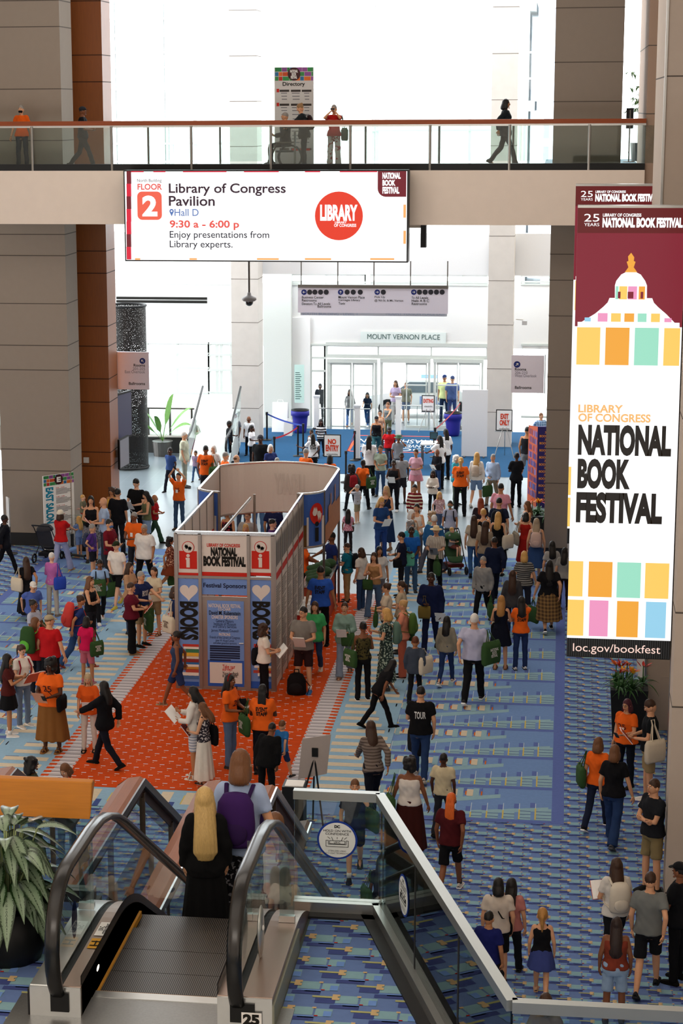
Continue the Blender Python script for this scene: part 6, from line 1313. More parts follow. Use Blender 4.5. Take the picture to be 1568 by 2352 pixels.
person(150,1753,None,200,'brown haired person looking down behind the wooden guard rail','bob:n',2,'tee:7a6f8a','jeans:44586f','333333','hh',g='f',h=1.6,nod=25)
# ---- beside the booth on its east side
person(392,1229,1362,80,'curly dark haired person in floral top with green bag behind booth edge','curly:k',3,'tee:6a3226:f:d0a080','skirt:7a3a22:.3','5a3020','db',g='f',walk=1)
person(404,1347,1526,100,'person in navy top and black leggings carrying a cream bag behind booth edge','bob:b',2,'tee:25345e','slim:0f0f14','8a8a92:fff','hd',g='f')
person(408,1444,1622,260,'person in dark blue romper walking past the booth front corner','bun:k',4,'tank:2f3d5c','shorts:25355e','a08a6a:sandal','db',g='f',walk=1)
# ---- inside and behind the booth
person(569,1174,None,190,'person with glasses in grey tee standing inside the booth','crew:n',2,'tee:9a948e','jeans:333a48','222222','hh',h=1.78,glasses=True)
person(564,1203,None,170,'blond person just visible over the booth front','bob:l',2,'tee:b0a890','jeans:38435a','222222','dd',g='f',h=1.55)
person(628,1152,None,5,'person in navy tee with white printed patch seen from behind in the booth','crew:k',3,'tee:1b1f42','pants:1b1b22','222222','dd',prt='bFESTIVAL')
person(625,1192,None,90,'dark haired person with glasses and purple top inside the booth','crew:k',1,'tee:57306a','pants:222230','222222','dd',glasses=True,h=1.66)
person(523,1168,None,200,'grey haired person in black dress with red flowers inside the booth','bob:g',3,'dress:17131a:f:a8323a','skirt:17131a:f:a8323a:.5','222222','hh',g='f',glasses=True,h=1.66)
person(494,1209,None,150,'dark haired person holding white papers inside the booth corner','long:k',3,'tee:3c2c3a','jeans:333','222222','hh',g='f',h=1.52)
person(593,1090,None,190,'person in blue jeans standing behind the booth people, head hidden by the board','s:b',3,'tee:7d8aa8','jeans:4d6a90','444444','hh',h=1.75)
person(556,1098,None,170,'person in beige cardigan behind the booth people, mostly hidden by the board','long:b',3,'jacket:b7a98c','jeans:3a4458','444444','dd',g='f')
# ---- behind the booth head
person(446,962,1050,20,'person in white headscarf with maroon skirt carrying a pale green bag','s:w',2,'tee:e9e5e0','skirt:5c3344:.6','222222','dd',g='f',cap='hood:eceae6')
person(450,1034,1105,190,'person in grey lilac tee and blue jeans walking by the booth head','s:b',3,'tee:8d7a92','jeans:39557a','333333','db',walk=1)
person(527,968,1062,80,'uniformed person in black short sleeved shirt at the left of the guard group','crew:k',5,'camp:16181c','pants:101114','0c0c0c','hd')
person(541,952,1044,200,'bald bearded person in grey shirt in the guard group','bald:k',4,'camp:6a6d74','pants:14151a','111111','dd')
person(572,957,1046,190,'bald person in white uniform shirt behind the guard group','bald:k',4,'camp:e6e6ea','pants:14151a','111111','dd')
person(578,978,1068,110,'braided person in white uniform shirt and black trousers','braids:k',5,'camp:e9e9ec','pants:101114','111111','dh',g='f')
person(598,999,None,190,'broad person in black tee and dark cap by the stone column','crew:k',5,'tee:15171a','pants:191b20','222222','dd',cap='cap:33333a',b=1.15,h=1.8)
person(621,1017,None,150,'white haired person in navy top hurrying behind the booth','bob:w',2,'tee:2b376a','pants:2a3350','333333','hh',g='f',walk=1)
person(472,1023,None,10,'bald volunteer in orange tee with green bag on the shoulder','crew:k',4,O,'pants:222228','222222','dd',prt='staff',h=1.78)
person(490,1018,None,190,'white haired person in white top walking behind the orange volunteers','bob:w',2,'tee:e0dcd8','pants:8a8890','555555','db',g='f',walk=1)
person(517,1038,None,60,'grey haired volunteer in orange tee just behind the booth board','crew:g',2,O,'pants:333338','222222','dd',h=1.74)
person(542,1044,None,60,'bald person in white tee beside the grey haired volunteer','rim:n',2,'tee:e2dfda','pants:444450','222222','dd',h=1.74)
person(636,1051,None,180,'grey haired person peeking over the rear booth board','crew:g',2,'tee:8d8f98','pants:444450','222222','dd',h=1.66)
person(702,1030,None,30,'crew cut volunteer in orange tee with dark diagonal strap','crew:g',2,O,'pants:333338','222222','hh',h=1.76,prt='staff',glasses=True)
person(718,996,1104,345,'braided guard in white tee pointing toward the entrance','braids:k',5,'tee:e2e2e4','pants:131318','111111','ok',g='f',prt='staff')
person(757,1045,None,0,'black haired volunteer in orange tee under the NO ENTRY notice','bob:k',3,O,'pants:333338','222222','dd',g='f')
person(737,961,1050,180,'person with long hair in black and white striped top by the belts','long:k',5,'tee:d8d8d8:hh:1a1a1e','pants:24262c','222222','dh',g='f',walk=1)
person(715,985,1065,200,'dark haired person in white vest beside the red belt','bun:k',4,'tank:dcd8d4','jeans:6a7a92','222222','dd',g='f',walk=1)
# ---- entrance crowd
person(847,1000,1138,0,'guard with long braid in white tee seen from behind by the entrance','braids:k',5,'tee:e6e6e8','pants:141418','111111','ww',g='f',prt='bSTAFF')
person(873,1023,1140,190,'person in sage green tee and blue jeans clasping hands','bun:b',3,'tee:9cab98','jeans:2d4668','444444','hw',g='f')
person(903,1056,1174,185,'person in black sleeveless vest reading a white sheet','bun:k',5,'tank:16171c','pants:15151a','dddddd','hh',g='f',b=1.1)
person(921,1039,1156,170,'person with short curly hair in grey tee and dark shorts','crew:k',5,'tee:96979b','shorts:2a2a30','222222','dd')
person(893,979,1075,170,'person in bright red shirt among the arrivals','crew:k',5,'tee:c01a20','pants:30323c','222222','db',walk=1,b=1.15)
person(914,1000,1108,160,'person in green brimmed hat and grey tee lifting a drink','crew:k',4,'tee:8b8f96','shorts:4a4e58','333333','ed',cap='hat:4a6a52')
person(864,953,1050,185,'person in black tank top and dark cap at the front of the arrivals','pony:k',3,'tank:131317','wide:3c6a70','444444','dd',g='f',b=1.15,cap='cap:2a2a2e',walk=1)
person(890,925,1010,200,'person in grey tank top and olive trousers among arrivals','crew:n',2,'tank:70787a','pants:5a6046','333333','rd',g='f',b=1.1)
person(872,943,1030,180,'person in sunglasses with dark hair behind the arrivals','bun:k',2,'tank:c9a184','pants:333','333333','dd',g='f',glasses=True)
person(833,1052,1173,15,'volunteer in orange tee and black trousers walking away from the sign','bun:k',5,O,'pants:121216','222222','db',g='f',walk=1,b=1.1)
person(806,1068,1176,330,'person in dark jacket with a red backpack by the booth corner','afro:k',5,'jacket:3c3836','pants:23242c','222222','db',walk=-1)
person(820,1114,1202,300,'grey haired person in striped polo and khaki shorts drinking','crew:g',2,'polo:7c7a84:h:d6d6dc','shorts:8e8268','ccc0b0','ed',glasses=True)
person(874,1142,1290,150,'blond person in navy top and jeans looking at a white pad','long:l',2,'tee:203f70','jeans:25407c','333333','hh',g='f',nod=22)
person(886,1116,1262,200,'blond person in long navy dress with a tan crossbody bag','long:#b8966a',2,'dress:1b2740','skirt:1b2f52:.8','8a6a4a','hw',g='f')
person(799,1171,1268,0,'black haired person in pale pink flowered tee seen from behind','long:k',4,'tee:d9a2b0:f:b0405a','pants:241f22','222222','dh',g='f')
person(954,1058,1152,190,'dark haired person in pink tee with jacket tied at waist','bun:k',3,'tee:d7a6b4','skirt:d08a98:.2','333333','hh',g='f',h=1.58)
person(1003,1033,1126,210,'bald person in black shirt holding a sheet by the desk','bald:k',4,'long:17171c','jeans:26406a','222222','hw')
person(1008,1000,1124,320,'braided person in white uniform shirt at the check desk','braids:k',5,'camp:eaeaec','pants:131318','111111','rd',g='f')
person(1022,985,1102,330,'second braided person in white uniform behind the check desk','braids:k',5,'camp:e4e4e8','pants:131318','111111','rd',g='f')
person(993,1082,1180,190,'person in white jacket over a yellow top with black trousers','bob:k',5,'jacket:ddd4c8','pants:131318','222222','hh',g='f',prt=None)
person(951,1114,1228,185,'person in red sweater with cream stripes','crew:k',3,'long:6d1620:hh:d8cdb4','pants:23242c','222222','dd',b=1.1)
person(1008,1128,1226,160,'blond person in flowered blouse moving through the queue','long:l',2,'tee:b58a90:f:e0d0d0','jeans:4a5a78','333333','db',g='f',walk=1)
person(1046,1045,1160,120,'white haired person in turquoise jacket with green bags','curly:w',2,'jacket:3f9fb0','pants:5d6b60','333333','hh',g='f')
person(1056,1050,1186,0,'volunteer with fair ponytail in orange tee and black trousers seen from behind','pony:l',2,O,'pants:111115','222222','hd',g='f',prt='staff',b=1.15)
person(1093,1035,1162,10,'blond person in white knit top and denim shorts with small backpack','long:l',2,'long:e4e0da','shorts:6d88ac','ddd5cc','dd',g='f',walk=1)
person(1130,1039,1158,200,'grey haired person in light blue shirt carrying a green bag','crew:g',2,'long:a9bcd8','pants:8a7a66','444444','dw',walk=1)
person(1184,1039,1165,350,'guard all in black standing alone on the pale tiles','bun:k',5,'camp:121317','pants:0d0d11','0b0b0b','hw',g='f')
person(1208,976,1108,20,'person in black and red tank with grey shorts by the programme wall','crew:k',3,'tank:1a1a1e','shorts:6a6c72','c8ccd4:fff','db',walk=1)
person(1240,945,1050,150,'person in blue checked shirt near the programme wall','crew:n',2,'long:4a6a92:p:a8c0d8','pants:40465a','333333','db',walk=1)
person(1150,1110,None,20,'person in pink polo with short dark hair in the departing crowd','crew:k',3,'polo:d792a0','pants:2a2c38','222222','dn',h=1.8,b=1.1)
person(1104,1139,None,350,'red haired person in dark top near the pink polo','long:r',2,'tee:2a2026','jeans:2a3550','222222','dd',g='f',walk=1)
person(1146,1143,None,10,'dark haired person in navy shirt with black backpack and strap','crew:k',2,'tee:1d2438','jeans:27375c','222222','nd',h=1.78)
person(1110,1168,None,350,'blond bun person in black top in the departing crowd','bun:l',2,'tank:15151a','pants:191b24','222222','dd',g='f')
person(1144,1176,None,10,'blond person in black sleeveless top with a cream shoulder bag','long:l',2,'tank:101014','skirt:131318:.5','222222','hd',g='f')
person(1086,1179,1322,355,'person with long dark hair in beige top and blue jeans','vlong:b',2,'tee:b6a996','jeans:2e4f7c','333333','db',g='f',walk=1)
person(1114,1197,None,5,'person with very long brown hair and tan tee seen from behind','vlong:b',3,'tee:8a7a68','jeans:2a3a58','333333','dd',g='f')
person(1211,1151,None,240,'person in black and white flowered top glancing aside near the planter','long:n',2,'tank:22222a:f:c8c8c8','pants:24262e','333333','hh',g='f')
person(1205,1177,1310,10,'dark haired person in red sleeveless top and red skirt with a printed cream tote','bob:k',2,'tank:9a1c16','skirt:8f1814:.75','333333','hd',g='f')
person(1232,1186,None,0,'person with long fair hair and pale pink backpack in dark blue skirt','vlong:#a08c74',2,'tank:8a7a78','skirt:27406a:.5','333333','dd',g='f',walk=1)
person(1032,1150,1275,185,'masked person in lilac blue tee with black backpack straps','bun:k',3,'tee:a4a9bf','jeans:3a4458','333333','dd',g='f',mask='#5a7470')
person(945,1171,None,130,'silver haired person in pale tank among the queue','bob:w',2,'tank:d4ccbe','pants:5a5a60','333333','hh',g='f')
person(944,1195,None,150,'grey wavy haired person in turquoise top by the queue','curly:g',2,'tee:3fa0b4','pants:4a5460','333333','dh',g='f')
person(943,1212,1360,170,'dark skinned teenager in blue tee holding mint green bag','crew:k',5,'tee:1d5aa8','jeans:3a5878','333333','wh',h=1.62)
person(997,1183,None,10,'white haired broad person in blue denim shirt','s:w',2,'long:2a5c8c','pants:2a2a30','333333','dd',b=1.2,h=1.64)
person(1000,1209,1352,190,'person in straw panama hat and striped shirt with bags and pad','crew:g',2,'camp:c9bfae:v:8a8078','pants:101013','1b1b1b','hh',cap='hat:d9c49a',b=1.1)
person(957,1157,None,190,'dark haired person in white sleeveless top in the queue','bun:k',2,'tank:dbd6d0','pants:555560','333333','hh',g='f')
person(991,1170,None,240,'curly fair haired person bending near the straw hat','curly:#a88a68',2,'tee:8fa08c','pants:555560','333333','dd',g='f',walk=1)
# ---- queue in front of the booth counter
person(797,1247,1382,280,'person in teal polo and khaki cargo trousers loaded with rolled programmes','crew:b',2,'polo:146a80','pants:9a8058','333333','hh',b=1.25,glasses=True)
person(829,1258,1402,300,'person in white top and jeans just behind the teal polo','bob:b',2,'tee:d0ccc6','jeans:2d4568','8a8a92:fff','dd')
person(858,1264,1416,190,'brown haired person in tan top and wide jeans with green pouch','long:b',2,'tank:a37a52','wide:4a5f7c','8a8a8a:fff','hp',g='f',walk=1)
person(870,1250,1400,160,'black haired person in grey white top behind the tan top','long:k',3,'tee:c8c4c0','pants:7a7880','555555','dd',g='f',walk=1)
person(921,1241,1372,270,'boy in navy tee with small black waist bag','s:k',2,'tee:161a30','pants:17171c','222222','wh',h=1.6)
person(888,1339,None,270,'person with hair bun and glasses in cream tee in the counter queue','bun:b',2,'tee:cdbca6','pants:3c3c44','333333','hh',g='f',glasses=True)
person(922,1334,None,280,'brown haired person in beige top behind the cream tee','pony:b',2,'tee:b7a78e','pants:3a3a42','333333','hh',g='f')
person(924,1378,1556,275,'person with hair bun in peach outfit with green bag and backpack','bun:#b8905c',2,'tee:d88a70','wide:b8604a','222222:fff','hh',g='f')
person(886,1397,1584,270,'blond person in dark green flowered dress looking at phone','bob:l',2,'dress:2c3a38:f:a8b8a8:sl','skirt:2c3a38:f:a8b8a8:.85','444444','hp',g='f')
person(833,1428,1608,345,'person with black updo in olive patterned top and black trousers carrying green tote','bun:k',4,'tank:4a4426:f:1a1a14','pants:111115','111111:fff','hh',g='f')
person(988,1309,1495,185,'person in dark navy suit and pink tie walking toward the stairs','crew:k',5,'jacket:131c3e','pants:111936','0c0c10','dh',walk=1)
person(1107,1273,1430,200,'grey haired person in light grey pullover carrying a green bag','crew:g',2,'long:8b8a88','pants:121317','2a3a30','dd',walk=1,b=1.05)
person(1133,1229,1380,350,'person in dark navy jacket seen from behind in the far aisle','crew:k',4,'jacket:141c34','pants:131724','222222','db',walk=1)
person(1174,1305,1460,0,'person with very long dark hair in dark grey cardigan','vlong:b',2,'jacket:3c3a3c','jeans:1d2a48','888888','dd',g='f',walk=-1)
person(1204,1266,None,0,'blond person in grey and black striped top','bob:l',2,'tee:8a8884:h:2a2a2c','pants:2a2c38','333333','dn',g='f',b=1.1)
person(1258,1282,1450,355,'person in black top and long plaid skirt with dark sneakers','vlong:k',2,'tee:121216','skirt:4a3826:p:8a6a40:.62','1b1b1f:fff','nb',g='f',b=1.3,walk=1)
person(1293,1258,1400,10,'dark haired person in grey top just left of the tall banner','long:k',2,'tee:8f8c88','slim:241418','5a3020','dd',g='f')
person(1268,1243,None,350,'person with dark shoulder length hair in grey tee by the West Salon board','long:k',2,'tee:9b9894','pants:3a3a44','333333','dd',g='f')
person(1148,1368,1537,5,'person with wavy fair hair in navy sleeveless dress and tattooed calf','long:#a8763c',2,'dress:0f1322','skirt:0f1322:.35','7a5a42:sandal','hh',g='f')
person(1194,1370,1538,350,'dark haired volunteer in orange staff tee with hand to head','long:k',3,O,'jeans:22325a','e0e0e0:222','ce',g='f',prt='staff')
person(1024,1410,1572,10,'person with long black hair in beige jumper and slim jeans','long:k',2,'long:8b8474','slim:22345c','c8b8ac:fff','dd',g='f',walk=1)
person(1086,1403,1614,8,'white haired person in lavender shirt and black trousers with green bag','s:w',2,'tee:b1b2cc','pants:111216','3a3a3c:fff','bd',walk=1,b=1.2)
person(952,1459,1612,5,'person in slate jacket with tall cream bag walking away','crew:#5a2c14',3,'jacket:3c4452','pants:15161a','222222','db',walk=1)
person(868,1503,1672,60,'person in dark clothes bending forward with arm stretched out','long:k',4,'tee:111114','pants:0e0e11','0e0e0e','rd',walk=1,lean=32)
person(964,1569,1790,0,'person in black printed tee and jeans carrying a black plastic bag','crew:k',2,'tee:101013','jeans:23385e','bcb4ac','hd',b=1.1,prt='bTOUR',walk=-1)
person(791,1378,1552,180,'person in sage jacket and pale jeans carrying papers and green bag','bun:b',2,'jacket:7e9a90','wide:7f8ca0','8a6a5a:sandal','hh',g='f',walk=1)
person(697,1234,None,90,'curly haired volunteer in orange tee talking at the booth counter','curly:k',4,O,'pants:131318','222222','hr',g='f',h=1.68)
person(736,1300,None,0,'staff member in blue tee with EVENT STAFF print at the red counter','crew:k',3,'tee:2c56b4','pants:111115','222222','nn',prt='staff',h=1.8,b=1.1)
person(762,1222,None,250,'person in navy tee behind the booth corner post','crew:k',4,'tee:1c2a62','pants:222634','222222','dr',h=1.78)
person(723,1376,1551,180,'person in bright green shirt and jeans with green shoulder bag','long:b',2,'camp:3fa060','jeans:2e4a72','d8d4cc','dh',g='f',walk=1)
person(697,1393,1592,185,'bearded person in grey tee and maroon shorts with hands clasped on booklet','crew:k',2,'tee:7c7670','shorts:2d1a1c','3f74b4','hh',b=1.05,glasses=True,turn=25,sock='#e8e8e8')
person(606,1432,1612,70,'person with wavy brown hair in white tee reading an open programme by the booth','curly:b',2,'tee:ded4c8','pants:0f0f13','222222','hh',g='f')
person(529,1549,1762,110,'volunteer with red headband and coffee cup in orange tee and jeans','long:k',4,O,'jeans:5a7496','333333','hh',g='f',cap='band:8a2020',prt='25')
person(604,1572,1778,0,'braided volunteer in orange EVENT STAFF tee seen from behind','braids:k',5,O,'slim:10121c','222222','hh',g='f',prt='staff',b=1.25)
person(448,1577,1788,275,'person with dark wavy hair in white cardigan and striped shorts reading a programme','long:k',3,'long:ded9d2','shorts:9aa0b0:h:d8d8dc','d8d2c8:sandal','hp',g='f',nod=15)
person(469,1614,1798,280,'girl with brown hair in flowered tank top and long tiered white skirt reading','long:n',2,'tank:2a2730:f:c0b8b8','skirt:d9d4ca:.97','2f2a28:sandal','hh',g='f',nod=22)
person(612,1662,1850,20,'person in black bending over beside the braided volunteer','crew:k',4,'jacket:0e0e10','pants:0d0d10','0c0c0c','dd',lean=22,b=1.15)
person(648,1652,1790,30,'child in bright blue tee and dark shorts walking off the orange carpet','crew:n',2,'tee:2b6aa8','shorts:22345c','333333','db',walk=1)
# ---- right hand aisle and near the front
person(1434,1606,1806,215,'volunteer with purple hair in orange tee holding a phone by the tall planter','bob:u',2,O,'slim:121722','222222','hd',g='f',b=1.25,prt='25',glasses=True,badge=True)
person(1487,1606,1843,265,'person in black ringer tee and khaki shorts reading a programme','crew:b',2,'tee:101418','shorts:9a8460','e4e0da:fff','hh',nod=25)
person(1368,1687,1903,20,'volunteer in orange tee with green bag walking beside the black tee','bob:n',2,O,'pants:1b2238','1a1a1e:fff','db',g='f',walk=1)
person(1405,1704,1940,15,'person with brown bob in black tee and wide blue jeans with cream tote','bob:n',2,'tee:121216','wide:22375e','55565c','dn',g='f',walk=-1)
person(1494,1789,2048,235,'person with crossed arms in black tee and cargo shorts leaning by the pillar','crew:b',2,'tee:1b1d22','shorts:857552','222222','cc',b=1.1)
person(1408,1963,2225,345,'person with long brown hair in white top with cream backpack and orange book','vlong:b',2,'tee:d4cfc8','shorts:131318','222222','hd',g='f',walk=1)
person(1484,1994,2278,10,'person in grey tee and black shorts striding forward','crew:b',2,'tee:6d706e','shorts:15161a','24262a','db',walk=1)
person(1552,1981,2255,300,'security guard in black uniform standing at the pillar foot','bun:k',4,'camp:0f1014','pants:0c0c10','0a0a0a','hh',g='f',b=1.1,cap='cap:0f1014')
person(1408,2107,2352,0,'person with long braids in rust top and denim shorts','vlong:#2a1a14',4,'tank:7a3424','shorts:8ca4c0','333333','dd',g='f',b=1.15)
person(1241,2082,2292,0,'girl in black tank top with blue skirt and fair ponytail','pony:#a8783c',2,'tank:101014','skirt:38437c:.25','c8a080','dd',g='f',walk=-1)
person(1140,2017,2262,355,'dark haired person in cream tee with black crossbody strap and black shorts','bob:k',2,'tee:cbbfb2','shorts:111115','222222','dd')
person(1170,2010,2245,10,'dark haired person in pink top walking beside the cream tee','long:k',2,'tee:b5746e','pants:1a1a20','333333','bd',g='f',walk=1)
person(1118,2128,2330,20,'child in dark blue tee walking just outside the glass guard','crew:k',3,'tee:171d58','shorts:1c1e28','222222','dd',h=1.42)
person(1253,2282,None,0,'brown haired head just showing above the lower steel rail','bob:b',2,'tee:5a5048','jeans:333','222222','dd',g='f',h=1.6)
person(1033,1814,2052,10,'child with bright orange braids, maroon tee and black shorts','braids:o',4,'tee:4a1419','shorts:0e0e12','c8c4be:fff','db',walk=1,sock='#3a3a3a')
person(939,1743,1962,5,'person with big black hair, white top and long dark brown skirt','afro:k',4,'tank:d8d0c8','skirt:3a1512:.95','222222','nn',g='f',b=1.2)
person(1016,1724,1915,10,'person in cream tee with black backpack straps carrying a green bag','crew:k',5,'tee:c9bc9c','pants:23242c','222222','dd',walk=1)
person(856,1652,1878,340,'person in grey brown striped shirt with dark hair hurrying up the striped carpet','long:b',3,'long:7d7068:h:5a4e48','slim:10131e','222222','rb',g='f',walk=1,lean=14)
person(814,1782,2010,175,'child in navy polo and dark shorts with green bag seen through the glass guard','crew:n',2,'polo:141a33','shorts:15161d','1a1a1e','ed',walk=1,sock='#e0ded8')
person(876,1968,2170,5,'person with long black hair and green bag close behind the glass guard','vlong:k',4,'tee:15161c','skirt:1c2a22:.5','222222','dd',g='f')
person(800,2078,None,190,'bald headed person passing low behind the landing guard','rim:b',2,'tee:5a4a44','pants:2a2a30','222222','dd',h=1.72)
# ---- on the moving stair
def stair_person(px,hy,Y,hgt,rot,label,*a,**k):
    z=ZM-.01-S30*(Y-14.2) if Y>14.3 else ZM
    n_=math.floor((Y-13.1)/.4); yy=13.1+.4*n_; z=ZM-.01 if yy<14.3 else max(0,ZM-.01-S30*(yy-14.2))
    p=at(px,hy,Y); return person(px,hy,None,rot,label,*a,h=p.z-z if hgt is None else hgt,at3=(p.x,Y,z),**k)
stair_person(552,1723,15.6,None,2,'person with brown hair and big purple backpack riding the escalator down','bob:n',2,'tee:9fb2d4','wide:1c1b20:f:8a8a90','333333','nn',g='f')
stair_person(470,1815,15.2,None,350,'person with long blond hair all in black on the escalator','vlong:#c4a468',2,'jacket:0d0d0f','skirt:0c0c0e:.9','111111','dd',g='f')
stair_person(632,1868,19.3,None,170,'brown haired person low on the escalator holding the handrail','bob:n',3,'tank:c9bdb4','jeans:333a4a','333333','rd',g='f')
# ---- upper walkway
W_=9.98
person(50,226,None,185,'masked volunteer in orange tee standing at the walkway railing','crew:g',2,O,'jeans:1c2836','333333','nn',g='f',h=1.62,z=W_,at3=(at(50,300,50.9).x,50.9,W_),mask='#16161a',prt='25')
person(190,228,None,80,'person in dark clothes walking along the walkway past the wooden column','crew:k',4,'tee:16181e','pants:14161c','222222','hh',h=1.62,walk=1,at3=(at(190,300,51.0).x,51.0,W_),cap='cap:2a2d33')
person(700,230,None,262,'person in dark grey jacket pushing a wheelchair on the walkway','bun:#8a6a44',2,'jacket:23282c','slim:1c2028','111111','rr',g='f',h=1.62,at3=(at(698,300,51.0).x,51.0,W_),lean=8,nod=20)
person(660,290,None,265,'person seated in the wheelchair in dark clothes','crew:g',2,'jacket:1c1e24','pants:17181e','222222','hh',h=1.62,at3=(at(655,300,51.0).x,51.0,W_+.12),seat=True)
person(768,237,None,185,'person in red top and flowered trousers looking through binoculars','crew:g',2,'tee:b0201e','wide:b9b2ae:b:8a2a2a','5a4030','ee',g='f',h=1.58,at3=(at(767,300,50.9).x,50.9,W_))
person(1160,210,None,90,'thin person in dark clothes passing at the far end of the walkway','bob:k',3,'jacket:20242a','pants:181b22','222222','db',g='f',h=1.75,walk=1,at3=(at(1160,300,53.6).x,53.6,W_))
# ---- doors and street
person(735,882,962,180,'person in black suit by the left detector post near the doors','crew:k',5,'jacket:1a1b20','pants:1c1d22','111111','dd')
person(803,893,978,180,'person in pale top and blue jeans coming in through the doors','long:b',3,'long:d8d2d0','jeans:5a7ab0','8a6a5a','db',g='f',walk=1)
person(843,900,978,185,'person with long dark hair in navy tee coming in through doors','long:k',2,'tee:23283c','jeans:3f6298','dddddd','dr',g='f',walk=-1)
person(908,903,975,200,'person in lilac top just outside the middle doors','long:b',2,'tee:b8a8c8','wide:d8d4d0','888888','hh',g='f',at3=(at(908,940,73.8).x,73.8,0),h=1.62)
person(932,900,968,180,'child in khaki tee and shorts outside the middle doors','crew:n',2,'tee:7a7a68','shorts:6a7a92','888888','dd',at3=(at(932,940,74.2).x,74.2,0),h=1.5)
person(1020,880,950,190,'officer in yellow vest outside the right hand doors','crew:k',3,'camp:d8dc9a','pants:1f2a48','111111','dd',at3=(at(1020,930,74.6).x,74.6,0),h=1.75,cap='cap:22305a')
person(1037,880,950,170,'officer in dark blue uniform outside the right hand doors','crew:k',2,'camp:4a5a8c','pants:3a4a7c','111111','dd',at3=(at(1038,930,74.3).x,74.3,0),h=1.75,cap='cap:22305a')
person(331,910,1033,60,'bald police officer in dark uniform standing by the pierced black tower','bald:k',5,'camp:161c30','pants:141a2c','0c0c10','id')
# ---- small children carried or pushed
CH=[x for x in PEOPLE if 'holding a toddler' in x['label']][0]
person(196,1144,None,100,'blond toddler in olive shirt held in the arms beside the planter','s:l',1,'tee:6f705c','shorts:9a3a30','444444','ch',h=.92,at3=tuple(CH['loc']+Vector((-.22,.02,CH['H']*.58))),seat=True)
person(1034,1211,None,120,'fair haired child sitting in the green stroller','s:l',1,'tee:8a8e94','shorts:6a3a34','444444','hh',h=.95,at3=tuple(gnd(1036,1312)+Vector((0,0,.36))),seat=True)

finish_people()
# ================================================================== things carried, worn on the back or pushed
def who(s):
    r=[x for x in PEOPLE if s in x['label']]; assert r,s; return r[0]
gtote='#33502c'
def root_at(rec,base,name,label,cat,group=None):
    o=thing(name,label,cat,(0,0,0),0,group); o.matrix_world=rec['mw']@Matrix.Translation(base); return o
def bagmesh(w_,d_,h_,tp=.9,sag=.03):
    mb=MB(); V=[]; n=16
    for z_,k in ((0,.86),(.02,.95),(h_*.4,1.0),(h_*.8,.97),(h_,tp)):
        for i in range(n):
            a=2*PI*i/n; c,s=math.cos(a),math.sin(a); e=.5
            V.append((w_/2*k*math.copysign(abs(c)**e,c), d_/2*(k if z_<h_ else .35)*math.copysign(abs(s)**e,s), z_-(sag*abs(c)**4 if z_==0 else 0)+(sag*.6*(1-abs(c)) if z_==h_ else 0)*-1))
    mb.add(V,[(i*n+q,i*n+(q+1)%n,(i+1)*n+(q+1)%n,(i+1)*n+q) for i in range(4) for q in range(n)]+[tuple(range(n))[::-1],tuple(range(4*n,5*n))]); return mb
def tote(key,side,color,label,where='shoulder',txt=True,size=1.0,group=None):
    rec=who(key); sd=-1 if side=='L' else 1; s_,e,w_,_,_=rec['arms'][0 if sd<0 else 1]; b=rec['b']; W,D,Hh=.39*size,.14*size,.36*size
    if where=='shoulder': base=Vector((sd*(.215*b+.07),-.05+rec['U'](0,0,1.0).y,.80)); topz=[rec['SH'].z+rec['U'](sd*.13,0,1.47).z-base.z]
    elif where=='hand': base=Vector((w_.x+sd*.02,w_.y+.03,max(.06,w_.z-.19-Hh-.08))); topz=[w_.z-.08-base.z]
    else: base=Vector((sd*.10,.24+.1*(b-1),.78)); topz=[.46]
    o=root_at(rec,base,'tote_bag',label,'bag',group); o.matrix_world=o.matrix_world@Matrix.Rotation(-sd*math.radians(0 if where=='front' else 32),4,'Z'); m=cloth(color if color.startswith('#') else '#'+color)
    rot=Matrix.Rotation(PI/2,4,'Z') if where!='front' else Matrix()
    mb=bagmesh(W,D,Hh); mb.v=[tuple(rot@Vector(v)) for v in mb.v]; bb=mb.build('bag_body',m,o,True)
    tx=0 if where!='shoulder' else -sd*.085
    for q in (-1,1):
        off=rot@Vector((W*.22,q*D*.18,Hh*.96)); of2=rot@Vector((-W*.22,q*D*.18,Hh*.96)); t=Vector((tx,0,topz[0])) if where!='hand' else Vector((0,0,topz[0]))
        MB().tube([off,off.lerp(t,.75)+Vector((0,0,.0)),t+(rot@Vector((.03,0,.0))),t+(rot@Vector((-.03,0,0))),of2.lerp(t,.75),of2],.011,6,0,.5).build('strap',m,o)
    if txt:
        f_=(sd if where!='front' else 1)
        if where!='front': fn=lambda u,v:(f_*(D/2+.006),u*f_,v)
        else: fn=lambda u,v:(-u,D/2+.006,v)
        wt=mat('#d8d6cf' if color==gtote else '#5a3a30',.8,noise=0)
        text('NATIONAL\nBOOK\nFESTIVAL',fn,-W*.24,W*.24,Hh*.3,Hh*.72,wt,bb,.03)
    return o
